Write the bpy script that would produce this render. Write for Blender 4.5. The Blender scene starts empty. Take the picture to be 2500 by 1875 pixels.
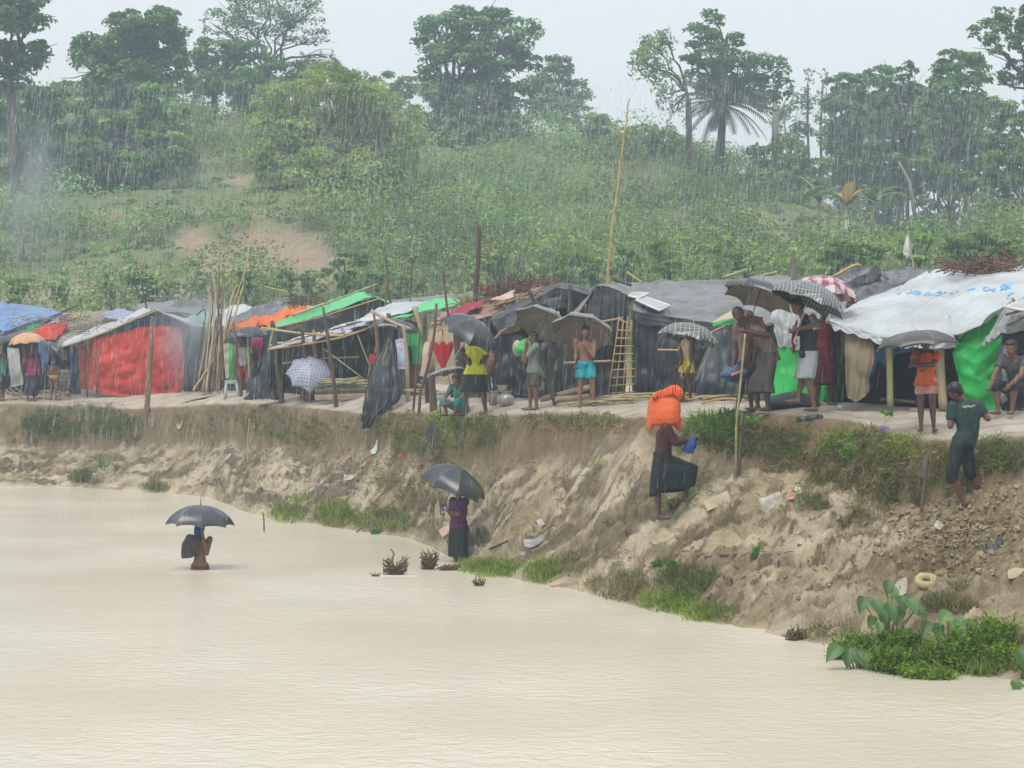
import bpy, bmesh, math, random
import numpy as np
from mathutils import Vector, Matrix

random.seed(7)
RNG = np.random.default_rng(11)
scene = bpy.context.scene
COL = scene.collection
R = math.radians

# ------------------------------------------------------------------ camera, sky, sun, exposure
F, CX, HY, H = 5000.0, 1250.0, 912.0, 3.27      # focal length in photo pixels, centre column, horizon row, eye height over the water
cam_d = bpy.data.cameras.new('camera')
cam = bpy.data.objects.new('camera', cam_d)
COL.objects.link(cam)
cam.location = (0, 0, H)
cam.rotation_euler = (R(90), 0, 0)
cam_d.sensor_width = 36.0
cam_d.lens = 36.0 * F / 2500.0
cam_d.shift_y = -(937.5 - HY) / 2500.0
cam_d.clip_start = 0.5
cam_d.clip_end = 2000
scene.camera = cam

SUN_EL, SUN_AZ = 62.0, 200.0                     # high, hidden sun a little behind the camera to the left
world = bpy.data.worlds.new('World')
scene.world = world
world.use_nodes = True
wn, wl = world.node_tree.nodes, world.node_tree.links
wn.clear()
w_out = wn.new('ShaderNodeOutputWorld')
w_bg = wn.new('ShaderNodeBackground')
w_sky = wn.new('ShaderNodeTexSky')
w_sky.sky_type = 'NISHITA'
w_sky.sun_disc = False
w_sky.sun_elevation = R(SUN_EL)
w_sky.sun_rotation = R(SUN_AZ)
w_sky.air_density = 1.0
w_sky.dust_density = 6.0
w_sky.ozone_density = 1.0
w_mix = wn.new('ShaderNodeMix')
w_mix.data_type = 'RGBA'
w_mix.inputs[0].default_value = 0.9              # a closed layer of rain cloud over the blue
w_mix.inputs[7].default_value = (6.0, 6.3, 6.45, 1)
wl.new(w_sky.outputs[0], w_mix.inputs[6])
wl.new(w_mix.outputs[2], w_bg.inputs[0])
w_bg.inputs[1].default_value = 0.1
wl.new(w_bg.outputs[0], w_out.inputs[0])

sun_d = bpy.data.lights.new('sun', 'SUN')
sun_d.energy = 1.5
sun_d.angle = R(35)
sun_d.color = (1.0, 0.97, 0.92)
sun = bpy.data.objects.new('sun', sun_d)
COL.objects.link(sun)
sun.rotation_euler = (R(90 - SUN_EL), 0, R(180 - SUN_AZ + 0))
sun.location = (0, 0, 60)

vs = scene.view_settings
vs.view_transform = 'Standard'
vs.look = 'None'
vs.exposure = 0.71
vs.gamma = 1.0
vs.use_curve_mapping = False
cy = scene.cycles
cy.max_bounces = 4
cy.diffuse_bounces = 2
cy.use_adaptive_sampling = True
cy.adaptive_threshold = 0.02
cy.glossy_bounces = 2
cy.transmission_bounces = 3
cy.transparent_max_bounces = 10
cy.volume_bounces = 0
cy.caustics_reflective = False
cy.caustics_refractive = False
cy.volume_step_rate = 4.0
cy.volume_max_steps = 64


# ------------------------------------------------------------------ small helpers
def P(px, py, D):
    """A point of the place seen at photo pixel (px, py) and standing D metres out."""
    return Vector(((px - CX) * D / F, D, H - (py - HY) * D / F))


def PP(t):
    return P(*t) if not isinstance(t, Vector) else t


def _h(ix, iy, seed):
    n = (ix.astype(np.int64) * 374761393 + iy.astype(np.int64) * 668265263 + seed * 144269504) & 0xffffffff
    n = ((n ^ (n >> 13)) * 1274126177) & 0xffffffff
    n = ((n ^ (n >> 15)) * 2246822519) & 0xffffffff
    return ((n ^ (n >> 16)) & 0xffffff) / float(0xffffff)


def vnoise(x, y, seed=0):
    x = np.asarray(x, float); y = np.asarray(y, float)
    x0 = np.floor(x); y0 = np.floor(y)
    fx = x - x0; fy = y - y0
    fx = fx * fx * (3 - 2 * fx); fy = fy * fy * (3 - 2 * fy)
    a = _h(x0, y0, seed); b = _h(x0 + 1, y0, seed); c = _h(x0, y0 + 1, seed); d = _h(x0 + 1, y0 + 1, seed)
    return (a * (1 - fx) + b * fx) * (1 - fy) + (c * (1 - fx) + d * fx) * fy


def fbm(x, y, octs=4, seed=0, gain=0.5):
    s = 0; a = 1; t = 0
    for o in range(octs):
        s = s + a * (vnoise(x * 2 ** o + o * 17.3, y * 2 ** o - o * 9.1, seed + o) - 0.5)
        t += a
        a *= gain
    return s / t * 2      # about -1..1


def mesh_np(name, verts, faces, mat, parent=None, smooth=True, color=None, uv=None):
    """One mesh object from numpy arrays; faces: (n,3) or (n,4), or a list of such arrays."""
    me = bpy.data.meshes.new(name)
    verts = np.asarray(verts, np.float32)
    fl = faces if isinstance(faces, list) else [faces]
    fl = [np.asarray(f, np.int32) for f in fl if len(f)]
    loops = np.concatenate([f.ravel() for f in fl])
    tot = np.concatenate([np.full(len(f), f.shape[1], np.int32) for f in fl])
    start = np.concatenate([[0], np.cumsum(tot)[:-1]]).astype(np.int32)
    me.vertices.add(len(verts)); me.vertices.foreach_set('co', verts.ravel())
    me.loops.add(len(loops)); me.loops.foreach_set('vertex_index', loops)
    me.polygons.add(len(tot)); me.polygons.foreach_set('loop_start', start)
    me.polygons.foreach_set('use_smooth', np.full(len(tot), bool(smooth)))
    me.update(calc_edges=True)
    if color is not None:
        ca = me.color_attributes.new('tint', 'FLOAT_COLOR', 'POINT')
        c = np.ones((len(verts), 4), np.float32)
        c[:, :color.shape[1]] = color
        ca.data.foreach_set('color', c.ravel())
    if uv is not None:
        ul = me.uv_layers.new(name='UVMap')
        ul.data.foreach_set('uv', np.asarray(uv, np.float32)[loops].ravel())
    me.validate()
    o = bpy.data.objects.new(name, me)
    COL.objects.link(o)
    if mat is not None:
        me.materials.append(mat)
    if parent is not None:
        attach(o, parent)
    return o


def attach(o, parent):
    o.parent = parent
    o.matrix_parent_inverse = Matrix.Translation(-parent.location) if parent.parent is None else Matrix.Identity(4)
    return o


def tag(o, label, cat, group=None):
    o['kind'] = 'thing'
    o['label'] = label
    o['category'] = cat
    if group:
        o['group'] = group
    return o


def struct(o):
    o['kind'] = 'structure'
    return o


def thing(name, loc, label, cat, group=None):
    o = bpy.data.objects.new(name, None)
    o.empty_display_size = 0.2
    o.location = PP(loc)
    COL.objects.link(o)
    return tag(o, label, cat, group)


class MB:
    """Collects shapes; build() links them as one mesh object."""
    def __init__(self):
        self.v = []; self.f4 = []; self.f3 = []; self.n = 0; self.c = []

    def add(self, v, f4=(), f3=(), c=None):
        v = np.asarray(v, float).reshape(-1, 3)
        if len(f4): self.f4.append(np.asarray(f4, np.int64) + self.n)
        if len(f3): self.f3.append(np.asarray(f3, np.int64) + self.n)
        self.v.append(v); self.n += len(v)
        if c is not None:
            self.c.append(np.broadcast_to(np.asarray(c, float), (len(v), 3)))
        return self

    def tube(self, pts, radii, seg=7, flat=1.0, up=None, cap=True):
        """A tapering tube through points; flat squashes the second axis."""
        pts = [np.array(p, float) for p in pts]
        n = len(pts)
        if not hasattr(radii, '__len__'):
            radii = [radii] * n
        rings = []
        ref = np.array(up if up is not None else (0.13, 0.27, 0.95), float)
        for i in range(n):
            t = pts[min(i + 1, n - 1)] - pts[max(i - 1, 0)]
            t = t / (np.linalg.norm(t) + 1e-9)
            a = np.cross(ref, t)
            if np.linalg.norm(a) < 1e-3:
                a = np.cross((1, 0, 0.1), t)
            a /= np.linalg.norm(a)
            b = np.cross(t, a)
            r = radii[i]
            rx, ry = (r if hasattr(r, '__len__') else (r, r * flat))
            ang = np.linspace(0, 2 * np.pi, seg, endpoint=False)
            rings.append(pts[i] + np.outer(np.cos(ang) * rx, a) + np.outer(np.sin(ang) * ry, b))
        v = np.concatenate(rings)
        f = [(i * seg + j, i * seg + (j + 1) % seg, (i + 1) * seg + (j + 1) % seg, (i + 1) * seg + j) for i in range(n - 1) for j in range(seg)]
        f3 = []
        if cap:
            c0, c1 = len(v), len(v) + 1
            v = np.concatenate([v, [pts[0]], [pts[-1]]])
            f3 = [(c0, (j + 1) % seg, j) for j in range(seg)] + [(c1, (n - 1) * seg + j, (n - 1) * seg + (j + 1) % seg) for j in range(seg)]
        return self.add(v, f, f3)

    def ball(self, c, r, nu=10, nv=7, rot=None):
        """An ellipsoid; r is a number or three."""
        r = np.array(r if hasattr(r, '__len__') else (r, r, r), float)
        v = [(0, 0, 1)]
        for i in range(1, nv):
            th = math.pi * i / nv
            for j in range(nu):
                ph = 2 * math.pi * j / nu
                v.append((math.sin(th) * math.cos(ph), math.sin(th) * math.sin(ph), math.cos(th)))
        v.append((0, 0, -1))
        v = np.array(v) * r
        if rot is not None:
            v = v @ np.array(rot).T
        v = v + np.array(c, float)
        f4 = [(1 + i * nu + j, 1 + (i + 1) * nu + j, 1 + (i + 1) * nu + (j + 1) % nu, 1 + i * nu + (j + 1) % nu) for i in range(nv - 2) for j in range(nu)]
        last = len(v) - 1
        f3 = [(0, 1 + j, 1 + (j + 1) % nu) for j in range(nu)] + [(last, 1 + (nv - 2) * nu + (j + 1) % nu, 1 + (nv - 2) * nu + j) for j in range(nu)]
        return self.add(v, f4, f3)

    def box(self, c, size, rot=None):
        s = np.array(size, float) / 2
        v = np.array([(x, y, z) for x in (-1, 1) for y in (-1, 1) for z in (-1, 1)], float) * s
        if rot is not None:
            v = v @ np.array(rot).T
        v = v + np.array(c, float)
        return self.add(v, [(0, 1, 3, 2), (4, 6, 7, 5), (0, 4, 5, 1), (2, 3, 7, 6), (0, 2, 6, 4), (1, 5, 7, 3)])

    def build(self, name, mat, parent=None, smooth=True):
        v = np.concatenate(self.v)
        fl = []
        if self.f4: fl.append(np.concatenate(self.f4))
        if self.f3: fl.append(np.concatenate(self.f3))
        c = np.concatenate(self.c) if self.c and sum(len(x) for x in self.c) == len(v) else None
        return mesh_np(name, v, fl, mat, parent, smooth, color=c)


# ------------------------------------------------------------------ materials
_M = {}


def lin(c):
    return tuple(((x / 255.0) / 12.92 if x / 255.0 <= 0.04045 else (((x / 255.0) + 0.055) / 1.055) ** 2.4) for x in c)


def mat(name, c1, c2=None, rough=0.7, spec=0.3, scale=6.0, bump=0.0, bscale=30.0, detail=4.0, translucent=0.0, contrast=(0.35, 0.65), stretch=None, sheen=0.0, metallic=0.0):
    """Procedural material: two colours mixed by noise, optional bump and see-through light."""
    if name in _M:
        return _M[name]
    m = bpy.data.materials.new(name)
    m.use_nodes = True
    n, l = m.node_tree.nodes, m.node_tree.links
    b = n['Principled BSDF']
    out = n['Material Output']
    b.inputs['Roughness'].default_value = rough
    b.inputs['Specular IOR Level'].default_value = spec
    b.inputs['Metallic'].default_value = metallic
    c2 = c2 or tuple(x * 0.75 for x in c1)
    tc = n.new('ShaderNodeTexCoord')
    src = tc.outputs['Object']
    if stretch:
        mp = n.new('ShaderNodeMapping'); mp.inputs['Scale'].default_value = stretch
        l.new(src, mp.inputs[0]); src = mp.outputs[0]
    no = n.new('ShaderNodeTexNoise'); no.inputs['Scale'].default_value = scale; no.inputs['Detail'].default_value = detail
    l.new(src, no.inputs[0])
    mr = n.new('ShaderNodeMapRange'); mr.inputs[1].default_value = contrast[0]; mr.inputs[2].default_value = contrast[1]
    l.new(no.outputs[0], mr.inputs[0])
    mx = n.new('ShaderNodeMix'); mx.data_type = 'RGBA'
    mx.inputs[6].default_value = (*c1, 1); mx.inputs[7].default_value = (*c2, 1)
    l.new(mr.outputs[0], mx.inputs[0])
    l.new(mx.outputs[2], b.inputs['Base Color'])
    if bump:
        nb = n.new('ShaderNodeTexNoise'); nb.inputs['Scale'].default_value = bscale; nb.inputs['Detail'].default_value = 3
        l.new(src, nb.inputs[0])
        bp = n.new('ShaderNodeBump'); bp.inputs['Strength'].default_value = bump; bp.inputs['Distance'].default_value = 0.02
        l.new(nb.outputs[0], bp.inputs['Height']); l.new(bp.outputs[0], b.inputs['Normal'])
    if translucent:
        tr = n.new('ShaderNodeBsdfTranslucent'); l.new(mx.outputs[2], tr.inputs[0])
        ms = n.new('ShaderNodeMixShader'); ms.inputs[0].default_value = translucent
        l.new(b.outputs[0], ms.inputs[1]); l.new(tr.outputs[0], ms.inputs[2]); l.new(ms.outputs[0], out.inputs[0])
    _M[name] = m
    return m


def leaf_mat(name, translucent=0.35, gloss=0.0):
    """Leaves coloured per leaf by the mesh's own tint attribute."""
    if name in _M:
        return _M[name]
    m = bpy.data.materials.new(name)
    m.use_nodes = True
    n, l = m.node_tree.nodes, m.node_tree.links
    n.remove(n['Principled BSDF'])
    out = n['Material Output']
    at = n.new('ShaderNodeAttribute'); at.attribute_name = 'tint'
    d = n.new('ShaderNodeBsdfDiffuse'); t = n.new('ShaderNodeBsdfTranslucent')
    l.new(at.outputs[0], d.inputs[0]); l.new(at.outputs[0], t.inputs[0])
    ms = n.new('ShaderNodeMixShader'); ms.inputs[0].default_value = translucent
    l.new(d.outputs[0], ms.inputs[1]); l.new(t.outputs[0], ms.inputs[2])
    last = ms
    if gloss:
        g = n.new('ShaderNodeBsdfGlossy'); g.inputs[1].default_value = 0.35
        m2 = n.new('ShaderNodeMixShader'); m2.inputs[0].default_value = gloss
        l.new(ms.outputs[0], m2.inputs[1]); l.new(g.outputs[0], m2.inputs[2]); last = m2
    l.new(last.outputs[0], out.inputs[0])
    _M[name] = m
    return m


LEAF = leaf_mat('leaf', 0.35)
GRASSM = leaf_mat('grass_blade', 0.3)
GLOSSLEAF = leaf_mat('broad_leaf', 0.3, 0.025)

# ------------------------------------------------------------------ the river bank and the flat ground of the camp
_c = np.array([-900, -300, 0, 150, 250, 350, 500, 600, 750, 900, 1000, 1060, 1100, 1150, 1250, 1400, 1500, 1600, 1750, 1900, 2050, 2200, 2350, 2500, 2800, 3400], float)
# row of the photo where the water meets the mud
_wy = np.array([1165, 1180, 1187, 1190, 1195, 1200, 1212, 1250, 1277, 1300, 1316, 1338, 1362, 1385, 1412, 1436, 1465, 1497, 1522, 1556, 1586, 1616, 1646, 1656, 1700, 1790], float)
_wD = H * F / (_wy - HY)
# crest of the steep edge: row and distance
_ey = np.array([980, 985, 986, 992, 996, 998, 988, 986, 995, 1012, 1006, 1012, 1016, 1018, 1012, 1012, 1020, 1022, 1012, 1010, 1024, 1068, 1078, 1064, 1070, 1080], float)
_eD = np.array([74, 67, 63.6, 62.8, 61.8, 60.6, 57.6, 53, 49.2, 46.0, 43.6, 42.0, 41.0, 39.4, 37.4, 35.6, 34.2, 32.8, 31.6, 30.6, 29.9, 28.6, 27.6, 27.0, 25.6, 23.6], float)
# foot of the steep edge
_by = np.array([1060, 1078, 1082, 1090, 1088, 1082, 1080, 1082, 1085, 1092, 1108, 1122, 1128, 1128, 1118, 1098, 1062, 1058, 1090, 1125, 1150, 1222, 1226, 1178, 1180, 1200], float)
_bD = _eD - np.array([1, 1, .9, .9, .9, .9, .8, .8, .8, .8, .8, .8, .8, .75, .7, .75, .9, .9, .8, .75, .75, .75, .8, .9, 1, 1])
# line of the shelters
_sy = np.array([955, 957, 958, 960, 962, 963, 962, 961, 962, 965, 968, 970, 972, 974, 975, 977, 975, 974, 978, 982, 986, 991, 999, 1001, 1005, 1010], float)
_sD = np.array([78, 71, 67, 66, 65, 64, 61, 57, 53, 49, 46, 44.7, 43.7, 42.5, 40.6, 39, 38, 36.5, 34.2, 32.8, 32.1, 31.6, 31, 30, 28.6, 26.8], float)


def _z(y, D):
    return H - (y - HY) * D / F


def smooth_interp(x, xp, fp):
    """Piecewise curve through the control values, without corners."""
    y = np.interp(x, xp, fp)
    k = np.ones(9) / 9
    yy = np.interp(np.concatenate([x[:1].repeat(8), x, x[-1:].repeat(8)]), xp, fp)
    yy[:8] = y[0]; yy[-8:] = y[-1]
    for _ in range(2):
        yy = np.convolve(yy, k, 'same'); yy[:8] = y[0]; yy[-8:] = y[-1]
    return yy[8:-8]


NC = 760
cpx = np.concatenate([np.linspace(-900, -120, 40, endpoint=False), np.linspace(-120, 2620, 660, endpoint=False), np.linspace(2620, 3400, 60)])
NC = len(cpx)
wD = smooth_interp(cpx, _c, _wD)
eD = smooth_interp(cpx, _c, _eD); ez = smooth_interp(cpx, _c, _z(_ey, _eD))
bD = smooth_interp(cpx, _c, _bD); bz = smooth_interp(cpx, _c, _z(_by, _bD))
sD = smooth_interp(cpx, _c, _sD); sz = smooth_interp(cpx, _c, _z(_sy, _sD))
# ragged crest and water's edge
arc = np.concatenate([[0], np.cumsum(np.hypot(np.diff((cpx - CX) * eD / F), np.diff(eD)))])
jag = fbm(arc * 0.7, arc * 0 + 3, 2, 5) * 0.36
wD0 = wD.copy()
eD = eD + jag
bD = np.minimum(bD + jag * 0.3, eD - 0.25)
wD = wD + fbm(arc * 0.45, arc * 0 + 9, 2, 8) * 0.35
wD = np.minimum(wD, bD - 0.6)
fD = smooth_interp(cpx, np.array([-900, 0, 800, 1500, 2100, 2500, 3400.]), np.array([85, 82, 81, 78, 73, 69, 66.]))
fz = fD * 0 + 2.9

seg_n = [14, 110, 46, 60, 22]
knots_D = [wD - 5.0, wD, bD, eD, sD, fD]
knots_z = [wD * 0 - 1.6, wD * 0, bz, ez, sz, fz]
Ds, Zs, Ks, Ts = [], [], [], []
for k in range(5):
    n = seg_n[k]
    t = np.linspace(0, 1, n, endpoint=(k == 4))[:, None]
    if k == 2:
        tz = 1 - (1 - t) ** 1.7            # the edge rises steeply, then rounds off
    elif k == 1:
        tz = t ** 1.08
    else:
        tz = t
    Ds.append(knots_D[k] + (knots_D[k + 1] - knots_D[k]) * t)
    Zs.append(knots_z[k] + (knots_z[k + 1] - knots_z[k]) * tz)
    Ks.append(np.full((n, NC), k)); Ts.append(np.broadcast_to(t, (n, NC)))
GD = np.concatenate(Ds); GZ = np.concatenate(Zs); GK = np.concatenate(Ks); GT = np.concatenate(Ts)
NR = GD.shape[0]
A2 = np.broadcast_to(arc, (NR, NC))
V2 = GD - wD0[None, :]                      # metres inland from the water
X2 = (cpx[None, :] - CX) * GD / F

# relief: rills running down the slope, clods, slump steps, footprints
slope_m = np.exp(-((GK + GT - 1.5) / 0.62) ** 4)           # 1 on the slope
scarp_m = np.exp(-((GK + GT - 2.48) / 0.53) ** 8)
plat_m = np.clip((GK + GT - 2.9) / 0.3, 0, 1)
kx = np.interp(cpx, [0, 700, 1500, 2500], [.24, .30, .60, .60])[None, :]
acr = V2 - np.concatenate([[0], np.cumsum((kx[0, 1:] + kx[0, :-1]) / 2 * np.diff(arc))])[None, :]                                            # across the washed diagonal ridges
rill = 1 - np.abs(fbm(A2 * 0.55, acr * 1.9, 4, 21))
rill2 = fbm(A2 * 1.1, acr * 5.2, 3, 31)
step = np.clip(fbm(A2 * 0.7, acr * 1.5, 4, 33) * 3.2, -1, 1)
clod = fbm(X2 * 2.6, GD * 2.6, 5, 41, 0.6)
lump = fbm(X2 * 0.6, GD * 0.6, 3, 51)
fine = fbm(X2 * 9, GD * 9, 3, 61, 0.6)
wet0 = np.clip(V2 / 0.6, 0, 1)
right = np.clip((cpx[None, :] - 1350) / 500, 0, 1)
ledge = np.clip(fbm(A2 * 0.9, acr * 3.2, 4, 37, .6) * 3.0, -1, 1)
q_ = acr * 1.35 + fbm(A2 * .5, acr * .6, 4, 43) * 1.6
saw = (q_ - np.floor(q_)) * np.clip(fbm(A2 * .45, acr * .8, 3, 44) * 3 + .3, 0, 1)      # broken terraces where the mud has slipped
billow = np.abs(fbm(X2 * 2.2, GD * 3.0, 5, 45, .65))
disp = slope_m * wet0 * ((rill - 0.75) * 0.10 + rill2 * 0.05 - saw * .16 + ledge * .05 - billow * (.18 + .06 * right) + clod * (0.10 + 0.06 * right) + lump * 0.12 + fine * 0.06)
vert_gully = fbm(A2 * 3.5, V2 * 0.5, 4, 71)
disp += scarp_m * (1 - .75 * np.where(GK == 2, GT, 0)) * (vert_gully * 0.07 + clod * 0.10 + fine * 0.06)
disp += plat_m * (lump * 0.05 + clod * 0.035 + fine * 0.012)
near_w = np.exp(-(V2 / 0.8) ** 2)
disp += near_w * (clod * 0.05 + lump * 0.05)
# the freshly dug heap of clods on the right
heap = np.exp(-(((X2 - P(2330, 1290, 25.2).x) / 1.25) ** 2 + ((GD - 25.3) / 0.9) ** 2))
disp += heap * (0.18 + clod * 0.30 + fine * 0.12)
# an undercut block of bank on the lower slope, middle
blk = np.clip(1 - (((X2 - P(1250, 1260, 34.2).x) / 0.9) ** 4 + ((GD - 34.2) / 0.45) ** 4), 0, 1)
disp += blk ** 0.4 * 0.22
GZ = GZ + disp
verts = np.stack([X2, GD, GZ], -1).reshape(-1, 3)
idx = np.arange(NR * NC).reshape(NR, NC)
faces = np.stack([idx[:-1, :-1], idx[:-1, 1:], idx[1:, 1:], idx[1:, :-1]], -1).reshape(-1, 4)
# soil type: r = pale trodden silt, g = bare cut earth, b = fresh dark clods
streak = np.clip(fbm(A2 * .7, acr * 3.8, 5, 35, .68) * 4.6 + .38, 0, 1)
crumb = np.clip(fbm(X2 * 3.2, GD * 5.0, 5, 36, .72) * 5.5 - .25, 0, 1)
patch = np.clip(fbm(X2 * .45, GD * .6, 3, 38) * 2.2 + .5, 0, 1)
stain_shade = slope_m * np.clip(.75 * np.clip(saw * 2.2 - 1.35, 0, 1) + streak * (1 - .6 * right) + crumb * patch * (.8 + .2 * right), 0, 1) * wet0  # brown soil stains, plus shade painted along the foot of each slipped ledge
tint = np.stack([np.clip(plat_m, 0, 1), scarp_m, np.clip(heap * 1.3 + blk * 0.7, 0, 1), np.clip(stain_shade, 0, 1)], -1).reshape(-1, 4)


def gz(px, D):
    """Height of the ground at column px, D metres out."""
    f = np.interp(px, cpx, np.arange(NC))
    i = int(min(f, NC - 2)); t = f - i
    a = np.interp(D, GD[:, i], GZ[:, i]); b = np.interp(D, GD[:, i + 1], GZ[:, i + 1])
    return float(a * (1 - t) + b * t)


def G(px, D, dz=0.0):
    return Vector(((px - CX) * D / F, D, gz(px, D) + dz))


def gD(px, py, lo=None, hi=None):
    """How far out the ground is seen at a photo pixel (first hit along the ray)."""
    f = np.interp(px, cpx, np.arange(NC)); i = int(round(min(f, NC - 1)))
    D = np.linspace(lo or wD[i] - 1, hi or sD[i] + 3, 600)
    z = np.maximum(np.interp(D, GD[:, i], GZ[:, i]), 0)
    ray = H - (py - HY) * D / F
    k = np.where(z >= ray)[0]
    return float(D[k[0]]) if len(k) else float(D[-1])


def mud_material():
    m = bpy.data.materials.new('wet_mud')
    m.use_nodes = True
    n, l = m.node_tree.nodes, m.node_tree.links
    b = n['Principled BSDF']
    at = n.new('ShaderNodeAttribute'); at.attribute_name = 'tint'
    sp = n.new('ShaderNodeSeparateColor'); l.new(at.outputs[0], sp.inputs[0])
    tc = n.new('ShaderNodeTexCoord')

    def noise(scale, detail=5, stretch=None, rough=0.6):
        src = tc.outputs['Object']
        if stretch:
            mp = n.new('ShaderNodeMapping'); mp.inputs['Scale'].default_value = stretch; mp.inputs['Rotation'].default_value = (0, 0, R(35))
            l.new(src, mp.inputs[0]); src = mp.outputs[0]
        t = n.new('ShaderNodeTexNoise'); t.inputs['Scale'].default_value = scale; t.inputs['Detail'].default_value = detail
        t.inputs['Roughness'].default_value = rough
        l.new(src, t.inputs[0]); return t.outputs[0]

    def ramp(v, lo, hi):
        r = n.new('ShaderNodeMapRange'); r.inputs[1].default_value = lo; r.inputs[2].default_value = hi; l.new(v, r.inputs[0]); return r.outputs[0]

    def mix(f, a, c):
        x = n.new('ShaderNodeMix'); x.data_type = 'RGBA'
        l.new(f, x.inputs[0]) if not isinstance(f, float) else setattr(x.inputs[0], 'default_value', f)
        for s, v in ((6, a), (7, c)):
            if isinstance(v, tuple): x.inputs[s].default_value = (*v, 1)
            else: l.new(v, x.inputs[s])
        return x.outputs[2]
    slope = mix(ramp(noise(2.2, 4, (.6, 2.6, 1)), .40, .60), (0.43, 0.345, 0.222), (0.28, 0.214, 0.125))
    slope = mix(ramp(noise(0.9, 4), .42, .58), slope, (0.565, 0.475, 0.335))
    slope = mix(at.outputs['Alpha'], slope, mix(ramp(noise(5.0, 3), .4, .6), (0.110, 0.078, 0.039), (0.185, 0.137, 0.073)))
    trod = mix(ramp(noise(1.6, 4), .38, .68), (0.60, 0.53, 0.44), (0.36, 0.295, 0.22))
    earth = mix(ramp(noise(4.0, 4, (1, 1, .35)), .36, .64), (0.135, 0.090, 0.043), (0.235, 0.165, 0.085))
    fresh = mix(ramp(noise(7.0, 3), .4, .62), (0.17, 0.125, 0.06), (0.32, 0.25, 0.14))
    g_noise = n.new('ShaderNodeMath'); g_noise.operation = 'MULTIPLY'
    l.new(sp.outputs[1], g_noise.inputs[0]); l.new(ramp(noise(1.7, 3), .12, .4), g_noise.inputs[1])
    c = mix(g_noise.outputs[0], slope, earth)
    c = mix(ramp(sp.outputs[0], .25, .8), c, trod)
    c = mix(sp.outputs[2], c, fresh)
    l.new(c, b.inputs['Base Color'])
    rr = n.new('ShaderNodeMapRange'); rr.inputs[1].default_value = .35; rr.inputs[2].default_value = .65; rr.inputs[3].default_value = .28; rr.inputs[4].default_value = .7
    l.new(noise(2.3), rr.inputs[0]); l.new(rr.outputs[0], b.inputs['Roughness'])
    b.inputs['Specular IOR Level'].default_value = 0.4
    bp = n.new('ShaderNodeBump'); bp.inputs['Strength'].default_value = 1.0; bp.inputs['Distance'].default_value = 0.06
    l.new(noise(16, 6, None, .7), bp.inputs['Height']); l.new(bp.outputs[0], b.inputs['Normal'])
    return m


bank = struct(mesh_np('river_bank', verts, faces, mud_material(), color=tint))


# ------------------------------------------------------------------ water
def water_material():
    m = bpy.data.materials.new('muddy_water')
    m.use_nodes = True
    n, l = m.node_tree.nodes, m.node_tree.links
    b = n['Principled BSDF']
    tc = n.new('ShaderNodeTexCoord')
    mp = n.new('ShaderNodeMapping'); mp.inputs['Scale'].default_value = (0.85, 1.1, 1); mp.inputs['Rotation'].default_value = (0, 0, R(-9))
    l.new(tc.outputs['Object'], mp.inputs[0])
    big = n.new('ShaderNodeTexNoise'); big.inputs['Scale'].default_value = 0.22; big.inputs['Detail'].default_value = 3
    l.new(tc.outputs['Object'], big.inputs[0])
    n1 = n.new('ShaderNodeTexNoise'); n1.inputs['Scale'].default_value = 4.2; n1.inputs['Detail'].default_value = 3; n1.inputs['Distortion'].default_value = 1.2
    l.new(mp.outputs[0], n1.inputs[0])
    n2 = n.new('ShaderNodeTexNoise'); n2.inputs['Scale'].default_value = 26; n2.inputs['Detail'].default_value = 2
    l.new(tc.outputs['Object'], n2.inputs[0])
    cm = n.new('ShaderNodeMix'); cm.data_type = 'RGBA'
    cm.inputs[6].default_value = (0.57, 0.505, 0.40, 1); cm.inputs[7].default_value = (0.645, 0.59, 0.49, 1)
    mr = n.new('ShaderNodeMapRange'); mr.inputs[1].default_value = .35; mr.inputs[2].default_value = .65
    l.new(big.outputs[0], mr.inputs[0]); l.new(mr.outputs[0], cm.inputs[0])
    l.new(cm.outputs[2], b.inputs['Base Color'])
    b.inputs['Roughness'].default_value = 0.22
    b.inputs['IOR'].default_value = 1.33
    b.inputs['Specular IOR Level'].default_value = 0.5
    # ripples are stronger towards the lower right where the wind catches the river
    sx = n.new('ShaderNodeSeparateXYZ'); l.new(tc.outputs['Object'], sx.inputs[0])
    am = n.new('ShaderNodeMapRange'); am.inputs[1].default_value = .3; am.inputs[2].default_value = .7; am.inputs[3].default_value = .06; am.inputs[4].default_value = .32
    l.new(big.outputs[0], am.inputs[0])
    b1 = n.new('ShaderNodeBump'); b1.inputs['Distance'].default_value = 0.10
    l.new(am.outputs[0], b1.inputs['Strength'])
    l.new(n1.outputs[0], b1.inputs['Height'])
    b2 = n.new('ShaderNodeBump'); b2.inputs['Strength'].default_value = 0.3; b2.inputs['Distance'].default_value = 0.02
    l.new(n2.outputs[0], b2.inputs['Height']); l.new(b1.outputs[0], b2.inputs['Normal'])
    l.new(b2.outputs[0], b.inputs['Normal'])
    return m


WATERM = water_material()
water = struct(mesh_np('water', [(-70, -12, 0), (70, -12, 0), (70, 78, 0), (-70, 78, 0)], np.array([[0, 1, 2, 3]]), WATERM))


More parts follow.
